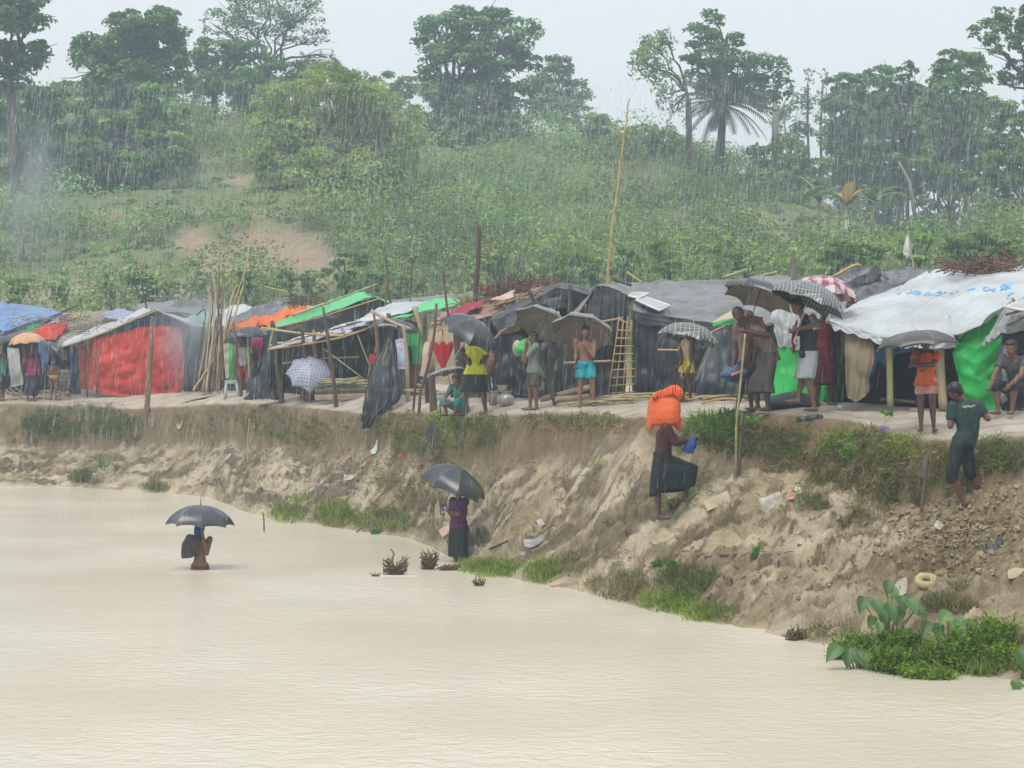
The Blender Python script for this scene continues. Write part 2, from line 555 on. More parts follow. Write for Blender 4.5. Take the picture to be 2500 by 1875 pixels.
def ripple(px, py, r0, r1, seed):
    """Rings spreading round whatever stands in the river."""
    D = H * F / (py - HY); cx = (px - CX) * D / F
    nr_, ns_ = 40, 56; V = []
    for i in range(nr_):
        r = r0 + (r1 - r0) * i / (nr_ - 1)
        for j in range(ns_):
            a = 2 * math.pi * j / ns_
            k = 1 + .12 * math.sin(a * 3 + seed) + .06 * math.sin(a * 7)
            fade = math.sin(math.pi * i / (nr_ - 1)) ** .7
            V.append((cx + math.cos(a) * r * k, D + math.sin(a) * r * k,   .003 * fade + fade * .0035 * math.sin(i * 1.15 + math.sin(a * 2 + seed)) + .0005))
    f = [(i * ns_ + j, i * ns_ + (j + 1) % ns_, (i + 1) * ns_ + (j + 1) % ns_, (i + 1) * ns_ + j) for i in range(nr_ - 1) for j in range(ns_)]
    return mesh_np('ripple', V, np.array(f), WATERM, water, True)


ripple(488, 1390, .10, .85, 1)
ripple(1120, 1372, .10, .6, 2)
ripple(966, 1403, .08, .45, 3)

# ------------------------------------------------------------------ the hill behind the camp
_hc = np.array([-1600, 0, 500, 800, 1100, 1500, 1700, 1900, 2100, 2300, 2500, 4200], float)
_hy = np.array([[1000] * 12,
                [742, 742, 742, 742, 742, 724, 708, 696, 684, 674, 664, 650],
                [660, 655, 640, 668, 650, 645, 642, 640, 640, 640, 632, 620],
                [570, 570, 530, 520, 550, 560, 565, 580, 604, 622, 600, 590],
                [430, 430, 430, 430, 440, 470, 485, 525, 586, 606, 582, 570],
                [300, 300, 300, 330, 350, 370, 402, 472, 570, 600, 570, 560],
                [262, 262, 285, 300, 312, 336, 372, 445, 552, 590, 560, 550]], float)
_hD = np.array([[82, 79, 79, 79, 78, 76, 74, 72, 70, 68, 66, 62],
                [88, 86, 86, 86, 84, 82, 80, 78, 76, 74, 72, 68],
                [100, 97, 95, 91, 92, 90, 88, 86, 84, 82, 80, 76],
                [108, 106, 99, 96, 102, 102, 100, 98, 96, 92, 90, 86],
                [124, 122, 118, 114, 118, 116, 114, 112, 108, 104, 100, 98],
                [140, 138, 134, 130, 134, 132, 130, 128, 120, 116, 115, 112],
                [152, 150, 144, 142, 145, 145, 144, 142, 136, 135, 135, 130]], float)
hpx = np.linspace(-1600, 4200, 220)
hD = np.stack([smooth_interp(hpx, _hc, r) for r in _hD] + [hpx * 0 + 320])
hz = np.stack([smooth_interp(hpx, _hc, _z(a, b)) for a, b in zip(_hy, _hD)])
hz = np.concatenate([hz, hz[-1:] - 5])
tt = np.linspace(0, 7, 280)
HD = np.stack([np.interp(tt, np.arange(8), hD[:, i]) for i in range(len(hpx))], 1)
HZ = np.stack([np.interp(tt, np.arange(8), hz[:, i]) for i in range(len(hpx))], 1)
HX = (hpx[None, :] - CX) * HD / F
HZ = HZ + fbm(HX * 0.12, HD * 0.12, 3, 81) * 0.9 + fbm(HX * 0.5, HD * 0.5, 3, 82) * 0.25
HPX = np.broadcast_to(hpx, HD.shape)
HPY = HY - (HZ - H) * F / HD


def _blob(cx, cy, rx, ry):
    return np.exp(-(((HPX - cx) / rx) ** 2 + ((HPY - cy) / ry) ** 2) ** 2)


soil = np.zeros_like(HD)
for b_ in ((660, 615, 150, 75), (540, 640, 90, 55), (790, 655, 80, 60), (220, 715, 150, 30), (60, 735, 120, 30), (400, 715, 140, 30), (470, 590, 60, 22), (1060, 665, 60, 20), (1240, 590, 30, 15),
           (555, 290, 40, 25), (590, 440, 30, 16), (640, 412, 30, 10), (690, 388, 20, 8), (270, 520, 45, 8), (470, 565, 40, 12), (1320, 330, 40, 10), (2440, 600, 80, 12), (2380, 615, 60, 8), (2010, 500, 30, 8)):
    soil = np.maximum(soil, _blob(*b_))
soil = np.clip(soil * 1.25 + fbm(HX * 0.5, HD * 0.5, 4, 85) * 0.45 - 0.12, 0, 1) * (soil > 0.02)
lawn = np.zeros_like(HD)
for b_ in ((420, 470, 230, 45), (600, 500, 160, 40), (330, 640, 230, 50), (100, 660, 120, 50), (2150, 590, 170, 60), (1950, 580, 150, 70), (2330, 610, 100, 30)):
    lawn = np.maximum(lawn, _blob(*b_))
hidx = np.arange(HD.size).reshape(HD.shape)
hfaces = np.stack([hidx[:-1, :-1], hidx[:-1, 1:], hidx[1:, 1:], hidx[1:, :-1]], -1).reshape(-1, 4)


def hill_material():
    m = bpy.data.materials.new('hill_grass')
    m.use_nodes = True
    n, l = m.node_tree.nodes, m.node_tree.links
    b = n['Principled BSDF']; b.inputs['Roughness'].default_value = .9; b.inputs['Specular IOR Level'].default_value = .1
    at = n.new('ShaderNodeAttribute'); at.attribute_name = 'tint'
    sp = n.new('ShaderNodeSeparateColor'); l.new(at.outputs[0], sp.inputs[0])
    tc = n.new('ShaderNodeTexCoord')

    def two(scale, a, c, lo=.35, hi=.65):
        t = n.new('ShaderNodeTexNoise'); t.inputs['Scale'].default_value = scale; t.inputs['Detail'].default_value = 6; t.inputs['Roughness'].default_value = .65
        l.new(tc.outputs['Object'], t.inputs[0])
        r = n.new('ShaderNodeMapRange'); r.inputs[1].default_value = lo; r.inputs[2].default_value = hi; l.new(t.outputs[0], r.inputs[0])
        x = n.new('ShaderNodeMix'); x.data_type = 'RGBA'; x.inputs[6].default_value = (*a, 1); x.inputs[7].default_value = (*c, 1)
        l.new(r.outputs[0], x.inputs[0]); return x.outputs[2]
    g = two(.8, (0.115, 0.155, 0.06), (0.20, 0.225, 0.11))
    s = two(1.4, (0.36, 0.265, 0.195), (0.26, 0.215, 0.14))
    x = n.new('ShaderNodeMix'); x.data_type = 'RGBA'
    l.new(sp.outputs[0], x.inputs[0]); l.new(g, x.inputs[6]); l.new(s, x.inputs[7]); l.new(x.outputs[2], b.inputs['Base Color'])
    t = n.new('ShaderNodeTexNoise'); t.inputs['Scale'].default_value = 3; t.inputs['Detail'].default_value = 6; l.new(tc.outputs['Object'], t.inputs[0])
    bp = n.new('ShaderNodeBump'); bp.inputs['Strength'].default_value = 1; bp.inputs['Distance'].default_value = .25
    l.new(t.outputs[0], bp.inputs['Height']); l.new(bp.outputs[0], b.inputs['Normal'])
    return m


struct(mesh_np('hill', np.stack([HX, HD, HZ], -1).reshape(-1, 3), hfaces, hill_material(), color=np.stack([soil, lawn, soil * 0], -1).reshape(-1, 3)))


def hzat(px, D):
    f = np.interp(px, hpx, np.arange(len(hpx))); i = int(min(f, len(hpx) - 2)); t = f - i
    return float(np.interp(D, HD[:, i], HZ[:, i]) * (1 - t) + np.interp(D, HD[:, i + 1], HZ[:, i + 1]) * t)


def HG(px, D, dz=0.0):
    return Vector(((px - CX) * D / F, D, hzat(px, D) + dz))


def hDat(px, py):
    """Distance at which the hillside is seen at a photo pixel."""
    i = int(round(np.interp(px, hpx, np.arange(len(hpx)))))
    k = np.where(HPY[:, i] <= py)[0]
    return float(HD[k[0], i]) if len(k) else 140.0


# ------------------------------------------------------------------ foliage
def leaves(centers, normals, size, tintcol, aspect=0.55, rng=RNG):
    """Leaf-shaped quads (a bent diamond each) as verts / faces / colours."""
    n = len(centers)
    nrm = normals / (np.linalg.norm(normals, axis=1, keepdims=True) + 1e-9)
    r = rng.normal(size=(n, 3))
    a = np.cross(nrm, r); a /= np.linalg.norm(a, axis=1, keepdims=True) + 1e-9
    b = np.cross(nrm, a)
    s = (size * rng.uniform(0.6, 1.35, n))[:, None]
    p0 = centers - a * s * .5
    p1 = centers + b * s * aspect * .5 + nrm * s * .08 - a * s * .05
    p2 = centers + a * s * .5 - nrm * s * .10
    p3 = centers - b * s * aspect * .5 + nrm * s * .08 - a * s * .05
    v = np.stack([p0, p1, p2, p3], 1).reshape(-1, 3)
    f = np.arange(n * 4).reshape(n, 4)
    return v, f, np.repeat(tintcol * np.array([1.10, 1.36, .94]), 4, 0)


def clump_points(c, r, n, rng, shell=0.5, low=0.5):
    """n points in an ellipsoid, more of them near the surface and on the upper side."""
    d = rng.normal(size=(n, 3)); d /= np.linalg.norm(d, axis=1, keepdims=True)
    flip = (d[:, 2] < -0.1) & (rng.random(n) > low)
    d[flip, 2] *= -1
    rad = (shell + (1 - shell) * rng.random(n)) ** 0.7
    return np.asarray(c) + d * rad[:, None] * np.asarray(r), d


def crown_mesh(lobes, leaf, per_m2, base, var, rng, aspect=0.55, sub=9, droop=0.0):
    """lobes: list of (centre, radius vec). Each lobe carries sub-clumps, each with leaves of its own hue."""
    V, Fc, C = [], [], []
    k = 0
    for c, r in lobes:
        r = np.asarray(r, float)
        ns = max(6, int(sub * (r[0] * r[2]) ** 0.5))
        sc, sd = clump_points(c, r * 0.8, ns, rng, shell=.5, low=.8)
        for q in range(ns):
            sr = r * rng.uniform(0.28, 0.5)
            sr[2] *= 0.72
            m = int(per_m2 * sr[0] * sr[1] * 36)
            if m < 6: m = 6
            p, d = clump_points(sc[q], sr, m, rng, shell=.35, low=.35)
            nr = d * 0.6 + np.array([0, 0, 0.55]) + rng.normal(size=(m, 3)) * 0.45
            if droop:
                p[:, 2] -= droop * rng.random(m) ** 2 * r[2]
                nr = d + rng.normal(size=(m, 3)) * .6
            hue = np.asarray(base) * (1 + var * rng.uniform(-1, 1)) * (1 + np.array([.25, .12, .1]) * rng.uniform(-1, 1))
            cc = hue[None, :] * (1 + 0.22 * rng.uniform(-1, 1, (m, 1)))
            v, f, col = leaves(p, nr, leaf, cc, aspect, rng)
            V.append(v); Fc.append(f + k); C.append(col); k += len(v)
    return np.concatenate(V), np.concatenate(Fc), np.clip(np.concatenate(C), 0.005, 1)


BARK = mat('bark', (0.10, 0.08, 0.06), (0.055, 0.045, 0.035), .9, .1, 4, .6, 12, stretch=(1, 1, .25))
PALEBARK = mat('pale_bark', (0.33, 0.29, 0.23), (0.22, 0.19, 0.15), .9, .1, 4, .5, 12, stretch=(1, 1, .25))


def limb_pts(a, b, rng, n=5, wob=0.08):
    a, b = np.array(a, float), np.array(b, float)
    L = np.linalg.norm(b - a)
    pts = []
    for i in range(n + 1):
        t = i / n
        p = a + (b - a) * t
        p[2] += math.sin(t * math.pi) * L * 0.06
        if 0 < i < n:
            p = p + rng.normal(size=3) * L * wob * .5
        pts.append(p)
    return pts


def tree(name, label, base, lobes, D, trunk_r=0.28, leaf=0.34, dens=5.0, col=(0.075, 0.115, 0.038), var=.42, seed=1, bark=None, aspect=.55, fork=0.45, depth=0.9, droop=0.0, sub=13, group='trees on the hill', lean=None, twigs=0):
    """base: (px, py) of the foot; lobes: (px, py, rx_px, ry_px) blobs of the crown. Everything stands D metres out."""
    rng = np.random.default_rng(seed)
    foot = P(base[0], base[1], D)
    root = thing(name, foot, label, 'tree', group)
    L3 = []
    for (lx, ly, rx, ry) in lobes:
        dd = D + rng.uniform(-1, 1) * rx * D / F * 0.7
        L3.append((np.array(P(lx, ly, dd)), np.array([rx * D / F, rx * D / F * depth, ry * D / F])))
    zt = max(c[2] for c, r in L3)
    top = np.array([np.mean([c[0] for c, r in L3]), D, zt])
    ft = np.array(foot) - np.array([0, 0, .5])
    fk = ft + (top - ft) * fork
    if lean is not None:
        fk = np.array(P(lean[0], lean[1], D))
    t = MB()
    t.tube([ft, ft + (fk - ft) * .08, ft + (fk - ft) * .5 + rng.normal(size=3) * .12, fk], [trunk_r * 1.6, trunk_r * 1.1, trunk_r * .9, trunk_r * .75], 8)
    for c, r in L3:
        s = fk + (top - fk) * rng.uniform(0, .15)
        tr = trunk_r * rng.uniform(.32, .5)
        lp = limb_pts(s, c, rng)
        t.tube(lp, list(np.linspace(tr, tr * .35, len(lp))), 5)
        for q in range(3 + twigs):
            e = c + rng.normal(size=3) * r * .55
            t.tube(limb_pts(lp[3], e, rng, 3), [tr * .35, tr * .25, tr * .18, tr * .08], 4)
    t.build('trunk', bark or BARK, root)
    v, f, cc = crown_mesh(L3, leaf, dens, col, var, rng, aspect, sub, droop)
    mesh_np('crown', v, f, LEAF, root, smooth=False, color=cc)
    return root


G1 = (0.130, 0.192, 0.088)      # deep green
G2 = (0.160, 0.222, 0.088)      # mid green
G3 = (0.215, 0.255, 0.092)      # yellow green
G4 = (0.155, 0.215, 0.125)      # grey green
tree('tall_tree', 'tall leafy tree cut by the left edge of the photo', (45, 600), [(20, 30, 95, 70), (-60, -30, 110, 80), (60, 130, 75, 55), (-10, 190, 90, 60), (70, 50, 55, 50), (-90, 120, 90, 90), (95, -40, 50, 45)], 112, .30, .34, 4.6, G4, seed=3, fork=.62)
tree('broad_tree', 'dense dark green tree standing left of the grove with a rounded crown', (300, 470), [(300, 120, 95, 70), (225, 160, 70, 75), (380, 110, 75, 70), (310, 60, 60, 40), (250, 240, 75, 60), (330, 210, 80, 70), (410, 180, 55, 70), (230, 310, 65, 55), (310, 310, 75, 60), (395, 50, 55, 45), (430, 110, 40, 60)], 124, .32, .36, 5.2, G1, seed=4)
tree('light_tree', 'bright green young tree in front of the dense dark tree', (385, 470), [(390, 245, 70, 50), (350, 300, 75, 50), (430, 290, 60, 50), (290, 310, 60, 45), (390, 350, 75, 45), (250, 290, 35, 30)], 117, .2, .36, 4.6, (0.175, 0.245, 0.085), seed=5)
tree('airy_tree', 'thin airy tree rising out of the top of the photo left of centre', (640, 280), [(560, 20, 60, 55), (640, -20, 75, 60), (720, 20, 60, 50), (600, 80, 55, 40), (700, 80, 60, 40), (780, 90, 40, 30), (520, 60, 35, 45), (800, 140, 30, 22), (760, 30, 40, 40), (660, 40, 60, 50)], 146, .26, .26, 2.0, G4, seed=6, fork=.35, twigs=6)
tree('round_tree', 'small round tree with a dark trunk on the bare crest', (515, 285), [(520, 130, 60, 45), (470, 160, 45, 40), (570, 165, 50, 45), (520, 200, 65, 40), (610, 130, 50, 40), (470, 215, 40, 30), (570, 215, 50, 35)], 138, .26, .32, 4.8, G1, seed=7)
tree('shade_tree', 'dark leafy tree between the bare crest and the airy tree', (620, 320), [(600, 210, 60, 50), (660, 180, 60, 50), (700, 220, 55, 45), (640, 260, 65, 40), (740, 180, 45, 40), (590, 260, 40, 35)], 136, .22, .32, 4.2, G1, seed=8)
tree('bamboo_thicket', 'huge dome of yellow green bamboo left of centre', (810, 560), [(720, 250, 90, 65), (810, 220, 95, 65), (900, 260, 90, 70), (660, 320, 80, 70), (760, 330, 105, 80), (860, 340, 105, 80), (960, 340, 80, 75), (690, 410, 85, 65), (790, 430, 100, 70), (900, 430, 100, 70), (985, 420, 60, 60), (640, 240, 40, 40), (1000, 300, 40, 50), (840, 510, 90, 50), (930, 510, 70, 45), (750, 500, 70, 45), (1010, 470, 40, 40), (620, 380, 45, 50)], 106, .18, .27, 6.0, (0.32, 0.335, 0.125), seed=9, aspect=.35, sub=15, group='bamboo and trees on the hill')
tree('giant_tree', 'largest dark tree with a leaning trunk at the centre of the skyline', (1065, 415), [(1060, 90, 60, 50), (1130, 60, 70, 45), (1210, 60, 70, 45), (1280, 90, 50, 50), (1050, 150, 50, 50), (1130, 140, 80, 60), (1220, 150, 80, 60), (1290, 160, 45, 40), (1100, 230, 80, 60), (1190, 240, 85, 60), (1270, 240, 60, 50), (1130, 310, 90, 55), (1220, 320, 80, 50), (1080, 300, 60, 60), (1040, 180, 35, 25), (1160, 370, 80, 40)], 132, .42, .33, 4.0, G4, seed=10, lean=(1100, 240), twigs=2)
tree('far_tree', 'paler rounded tree behind the right side of the largest tree', (1370, 340), [(1360, 170, 50, 35), (1330, 220, 60, 45), (1400, 220, 50, 45), (1370, 270, 65, 45), (1425, 250, 30, 25), (1310, 290, 40, 35), (1420, 300, 35, 30)], 156, .24, .32, 4.0, G4, seed=11)
tree('weeping_tree', 'light green drooping tree arm left of the date palm', (1690, 430), [(1590, 110, 50, 35), (1570, 150, 38, 45), (1610, 170, 40, 50), (1630, 230, 30, 40), (1650, 270, 22, 35), (1625, 90, 35, 30)], 126, .24, .30, 4.6, (0.18, 0.24, 0.08), seed=12, droop=.9, aspect=.35, lean=(1680, 240))
tree('crested_tree', 'ragged tall tree spreading above the date palm', (1745, 440), [(1740, 50, 40, 28), (1720, 85, 50, 35), (1770, 100, 50, 35), (1750, 150, 65, 45), (1690, 130, 40, 35), (1800, 160, 55, 45), (1850, 170, 50, 45), (1890, 170, 45, 40), (1910, 210, 35, 40), (1820, 220, 60, 50), (1760, 220, 60, 45), (1870, 240, 50, 45), (1700, 200, 40, 40)], 128, .30, .31, 4.2, (0.12, 0.18, 0.075), seed=13)
tree('slender_tree', 'thin pale stemmed tree with sparse leaves behind the grove', (1975, 400), [(1975, 185, 18, 28), (1965, 235, 26, 30), (1985, 280, 30, 34), (1960, 320, 28, 30)], 150, .10, .26, 3.0, G4, seed=14, fork=.9)
tree('slender_tree', 'second thin stemmed tree just right of its twin behind the grove', (2005, 400), [(2008, 190, 16, 28), (2003, 240, 22, 30), (2015, 290, 28, 34)], 152, .10, .26, 3.0, G4, seed=15, fork=.9)
tree('grove_tree', 'bushy tree starting the long grove right of the palm', (2090, 560), [(2060, 200, 50, 35), (2110, 220, 55, 45), (2050, 260, 50, 45), (2100, 300, 65, 55), (2050, 350, 60, 55), (2110, 380, 65, 55), (2060, 430, 60, 45)], 132, .26, .34, 4.4, G4, seed=16)
tree('grove_tree', 'leafy tree with a rounded tuft on top in the middle of the grove', (2200, 590), [(2155, 185, 45, 30), (2220, 180, 35, 30), (2180, 230, 65, 50), (2250, 240, 55, 45), (2160, 300, 60, 55), (2230, 320, 65, 55), (2170, 390, 70, 55), (2240, 410, 65, 55), (2190, 470, 60, 45)], 124, .26, .34, 4.6, (0.125, 0.185, 0.085), seed=17)
tree('grove_tree', 'tall dark stemmed tree near the right end of the grove', (2325, 590), [(2340, 150, 60, 35), (2300, 190, 50, 40), (2390, 180, 45, 40), (2340, 230, 75, 55), (2280, 270, 50, 50), (2390, 270, 60, 50), (2320, 330, 75, 55), (2290, 390, 60, 45), (2380, 370, 65, 55), (2340, 450, 65, 45)], 118, .24, .34, 4.6, G2, seed=18)
tree('overhanging_tree', 'grey green tree leaning in at the top right corner', (2560, 560), [(2410, 80, 45, 40), (2450, 55, 45, 40), (2430, 115, 38, 30), (2500, 110, 45, 50), (2530, 50, 60, 50), (2480, 180, 40, 45), (2530, 180, 50, 55), (2440, 200, 35, 30), (2550, 260, 60, 50)], 100, .26, .30, 5.0, (0.13, 0.175, 0.09), seed=19, lean=(2545, 260))
tree('edge_tree', 'dense tree filling the right edge below the leaning tree', (2470, 600), [(2460, 290, 55, 50), (2510, 320, 60, 60), (2450, 370, 60, 55), (2510, 420, 65, 60), (2440, 450, 60, 50), (2500, 510, 65, 50), (2420, 520, 50, 40)], 108, .26, .33, 5.0, G2, seed=20)
tree('understory_tree', 'low dark tree at the left edge under the tall tree', (110, 560), [(60, 250, 75, 50), (140, 260, 60, 50), (40, 330, 85, 60), (130, 350, 75, 60), (180, 400, 60, 55), (60, 430, 85, 60), (140, 460, 70, 50)], 116, .24, .34, 4.6, G1, seed=21)
tree('understory_tree', 'spreading dark bush tree under the dense dark tree', (260, 520), [(210, 380, 70, 50), (290, 400, 75, 50), (370, 420, 65, 45), (240, 450, 65, 40), (440, 400, 55, 45), (320, 450, 60, 35)], 114, .2, .34, 4.4, G1, seed=22)
tree('understory_tree', 'low tree right of the largest tree below the pale one', (1450, 470), [(1450, 320, 55, 45), (1400, 380, 65, 50), (1480, 380, 60, 50), (1530, 350, 50, 40), (1440, 430, 65, 40), (1330, 400, 60, 50), (1270, 430, 60, 45)], 128, .2, .32, 3.8, G3, seed=23)
tree('understory_tree', 'low rounded tree under the drooping branch', (1600, 460), [(1580, 330, 50, 35), (1630, 350, 50, 40), (1560, 380, 55, 40), (1620, 410, 60, 40), (1680, 390, 45, 40)], 132, .2, .32, 4.0, G3, seed=24)
tree('understory_tree', 'yellowish bush tree at the foot of the date palm', (1900, 520), [(1870, 390, 60, 45), (1930, 370, 60, 45), (1980, 400, 55, 45), (1900, 440, 65, 45), (1960, 460, 65, 45), (1840, 440, 50, 40)], 124, .2, .32, 4.2, (0.18, 0.22, 0.09), seed=25)

for k, (x, D_, yt, yb, w_) in enumerate(((2060, 150, 250, 560, 60), (2140, 146, 230, 580, 70), (2215, 148, 230, 590, 70), (2290, 140, 240, 590, 65), (2360, 138, 260, 600, 65), (2425, 130, 300, 600, 60), (2500, 126, 340, 600, 70), (1930, 150, 260, 500, 50), (190, 150, 200, 420, 70), (30, 140, 220, 520, 90), (450, 150, 180, 330, 60), (1480, 158, 300, 420, 60), (960, 156, 190, 330, 70), (880, 158, 200, 330, 60), (1610, 158, 320, 440, 50))):
    rr = np.random.default_rng(950 + k); lob = []
    n_l = int((yb - yt) / 45) + 1
    for i in range(n_l):
        for j in (-1, 1):
            lob.append((x + j * w_ * rr.uniform(.2, .65), yt + (yb - yt) * (i + .3) / n_l + rr.uniform(-15, 15), w_ * rr.uniform(.5, .8), 34 * rr.uniform(.7, 1.1)))
    WHERE = ('right of the palm', 'behind the first bushy grove tree', 'behind the tufted grove tree', 'between the two grove trees', 'behind the tall dark stemmed tree', 'left of the right edge', 'at the right edge', 'behind the bleached dead trunk', 'behind the dense dark tree', 'at the left edge', 'left of the round crest tree', 'right of the pale rounded tree', 'between the bamboo dome and the largest tree', 'behind the bamboo dome', 'under the drooping tree arm')[k]
    tree('background_tree', 'hazy full background tree ' + WHERE, (x, yb + 20), lob, D_, .16, .36, 3.4, (G1, G4, G2)[k % 3], seed=960 + k, sub=10)


# date palms
def palm(name, label, base, head, D, n=26, L=2.6, seed=1, col=(0.10, 0.13, 0.06), droop=1.0, tr=.16):
    rng = np.random.default_rng(seed)
    foot = P(*base, D); root = thing(name, foot, label, 'palm', 'palms on the hill')
    hd = np.array(P(*head, D)); ft = np.array(foot) - np.array([0, 0, .4])
    t = MB(); t.tube([ft, ft * .5 + hd * .5 + np.array([.1, 0, 0]), hd], [tr * 1.3, tr, tr * 1.1], 9); t.build('trunk', BARK, root)
    for k in range(n):
        az = rng.uniform(0, 2 * math.pi); el = rng.uniform(-.35, 1.25)
        ll = L * rng.uniform(.8, 1.1)
        d = np.array([math.cos(az) * math.cos(el), math.sin(az) * math.cos(el), math.sin(el)])
        m = MB(); pts = []; p = hd.copy(); dd = d.copy()
        for i in range(11):
            pts.append(p.copy()); p = p + dd * ll / 10; dd = dd + np.array([0, 0, -.13 * droop]); dd /= np.linalg.norm(dd)
        m.tube(pts, list(np.linspace(.03, .008, 11)), 4)
        V = []; Q = []
        for i in range(1, 11):
            ax = pts[i] - pts[i - 1]; ax /= np.linalg.norm(ax)
            side = np.cross(ax, (0, 0, 1)); side /= np.linalg.norm(side) + 1e-6
            for s in (-1, 1):
                for h in (0, .5):
                    o = pts[i - 1] * (1 - h) + pts[i] * h
                    w = .55 * math.sin(math.pi * (i + .5) / 11.5) ** .6
                    tip = o + (side * s * .8 + ax * .55 + np.array([0, 0, -.3])) * w
                    b = len(V); V += [o - ax * .06, o + ax * .07, tip]; Q.append((b, b + 1, b + 2))
        m.add(V, (), Q)
        c = np.array(col) * rng.uniform(.75, 1.25)
        v = np.concatenate(m.v)
        mesh_np('frond', v, [np.concatenate(m.f4), np.concatenate(m.f3)], LEAF, root, False, color=np.tile(c, (len(v), 1)))
    return root


palm('date_palm', 'date palm with a drooping skirt of fronds under the ragged tree', (1755, 425), (1765, 258), 122, 64, 3.3, 31, (0.095, 0.125, 0.06))
palm('date_palm', 'short date palm beside the airy tree left of centre', (745, 290), (765, 210), 138, 22, 2.6, 32)
palm('date_palm', 'date palm fronds poking above the bamboo dome', (840, 290), (835, 190), 136, 18, 2.2, 33, (0.12, 0.15, 0.06))
# bare bleached trunk
r_ = thing('dead_tree', P(1895, 350, 140), 'bare bleached dead trunk standing against the sky right of the palm', 'tree', 'trees on the hill')
t_ = MB(); t_.tube([P(1895, 370, 140), P(1893, 300, 140), P(1890, 215, 140)], [.35, .26, .08], 8); t_.tube([P(1893, 300, 140), P(1918, 245, 140)], [.14, .04], 6); t_.tube([P(1894, 320, 140), P(1876, 290, 140)], [.12, .04], 6)
t_.build('trunk', PALEBARK, r_)
tf = MB()
for k in range(26):
    a = RNG.uniform(0, 2 * math.pi); o = np.array(P(1892, RNG.uniform(285, 330), 140)); tf.tube([o, o + np.array([math.cos(a) * .7, math.sin(a) * .3, RNG.uniform(-.1, .5)])], [.03, .01], 3)
tf.build('spines', mat('dry_leaf', (.22, .2, .13)), r_)
# two bare stems standing free in the undergrowth
for px0, py0, px1, py1, D0, lab in ((2360, 585, 2363, 478, 96, 'bare reddish tree stump pole in the grove at right'), (2235, 490, 2195, 395, 116, 'pale crooked stem leaning in the dark grove'), (55, 620, 45, 540, 98, 'bare reddish stump trunk on the left hillside'), (1822, 452, 1900, 412, 118, 'dark crooked branch reaching out low beside the date palm')):
    o_ = MB().tube([P(px0, py0 + 45, D0), P((px0 + px1) / 2 + 5, (py0 + py1) / 2, D0), P(px1, py1, D0)], [.12, .10, .05], 7).build('bare_tree', PALEBARK if 'pale' in lab else BARK if 'dark' in lab else mat('red_bark', (.22, .13, .09), (.14, .09, .06)), None)
    tag(o_, lab, 'trunk')

# hillside undergrowth: bushes and creepers nobody could count
rng = np.random.default_rng(91)
V, Fc, C = [], [], []
kk = 0
cand = 0
while cand < 3300:
    px = rng.uniform(-500, 3000); j = rng.uniform(0.55, 6.3)
    ci = int(np.interp(px, hpx, np.arange(len(hpx)))); ri = int(j / 7 * 279)
    so, la = soil[ri, ci], lawn[ri, ci]
    if rng.random() < so * 1.1 or (rng.random() < la * .3):
        cand += .35
        continue
    cand += 1
    D = HD[ri, ci] + rng.uniform(-.3, .3)
    big = rng.random() ** 2.2
    r = .35 + big * 2.0 if la < .3 else .18 + .35 * big
    c = np.array([(px - CX) * D / F, D, HZ[ri, ci] + r * .25])
    n = int(26 + 62 * r ** 1.5)
    p, d = clump_points(c, (r * 1.15, r, r * rng.uniform(.6, 1.0)), n, rng, .45, .12)
    zone = fbm(np.array([c[0] * .09]), np.array([c[1] * .09]), 2, 95)[0]
    base = np.array((0.185, 0.243, 0.108)) * (1 + .28 * zone) + np.array((.035, .02, 0)) * rng.random()
    hue = base * rng.uniform(.5, 1.45) * np.array([rng.uniform(.85, 1.3), 1, rng.uniform(.7, 1.5)])
    cc = hue[None] * (1 + .25 * rng.uniform(-1, 1, (n, 1)))
    v, f, col = leaves(p, d * .6 + np.array([0, 0, .5]) + rng.normal(size=(n, 3)) * .5, .17 + .06 * big, cc, .58, rng)
    V.append(v); Fc.append(f + kk); C.append(col); kk += len(v)
ug = mesh_np('hillside_undergrowth', np.concatenate(V), np.concatenate(Fc), LEAF, None, False, np.clip(np.concatenate(C), .01, 1))
ug['kind'] = 'stuff'


def shrub(name, label, px, py_foot, w, h, D, col, seed, group, leaf=.17, dens=22.0, cat='shrub'):
    """A creeper-covered bush w by h metres, with its own stem."""
    rng = np.random.default_rng(seed)
    foot = P(px, py_foot, D)
    root = thing(name, foot, label, cat, group)
    ft = np.array(foot)
    t = MB()
    for k in range(3):
        t.tube([ft + rng.normal(size=3) * .05, ft + np.array([rng.uniform(-.3, .3) * w, rng.uniform(-.2, .2) * w, h * .75])], [.05, .02], 5)
    t.build('stem', BARK, root)
    lobes = []
    k = max(3, int(h / w * 3))
    for i in range(k):
        tt_ = (i + .5) / k
        lobes.append((ft + np.array([rng.uniform(-.22, .22) * w, rng.uniform(-.2, .2) * w, h * (0.12 + .76 * tt_)]), np.array([w * .5 * rng.uniform(.7, 1.05), w * .45, h / k * .8])))
    v, f, cc = crown_mesh(lobes, leaf, dens, col, .25, rng, .65, 9)
    mesh_np('foliage', v, f, LEAF, root, False, color=cc)
    return root


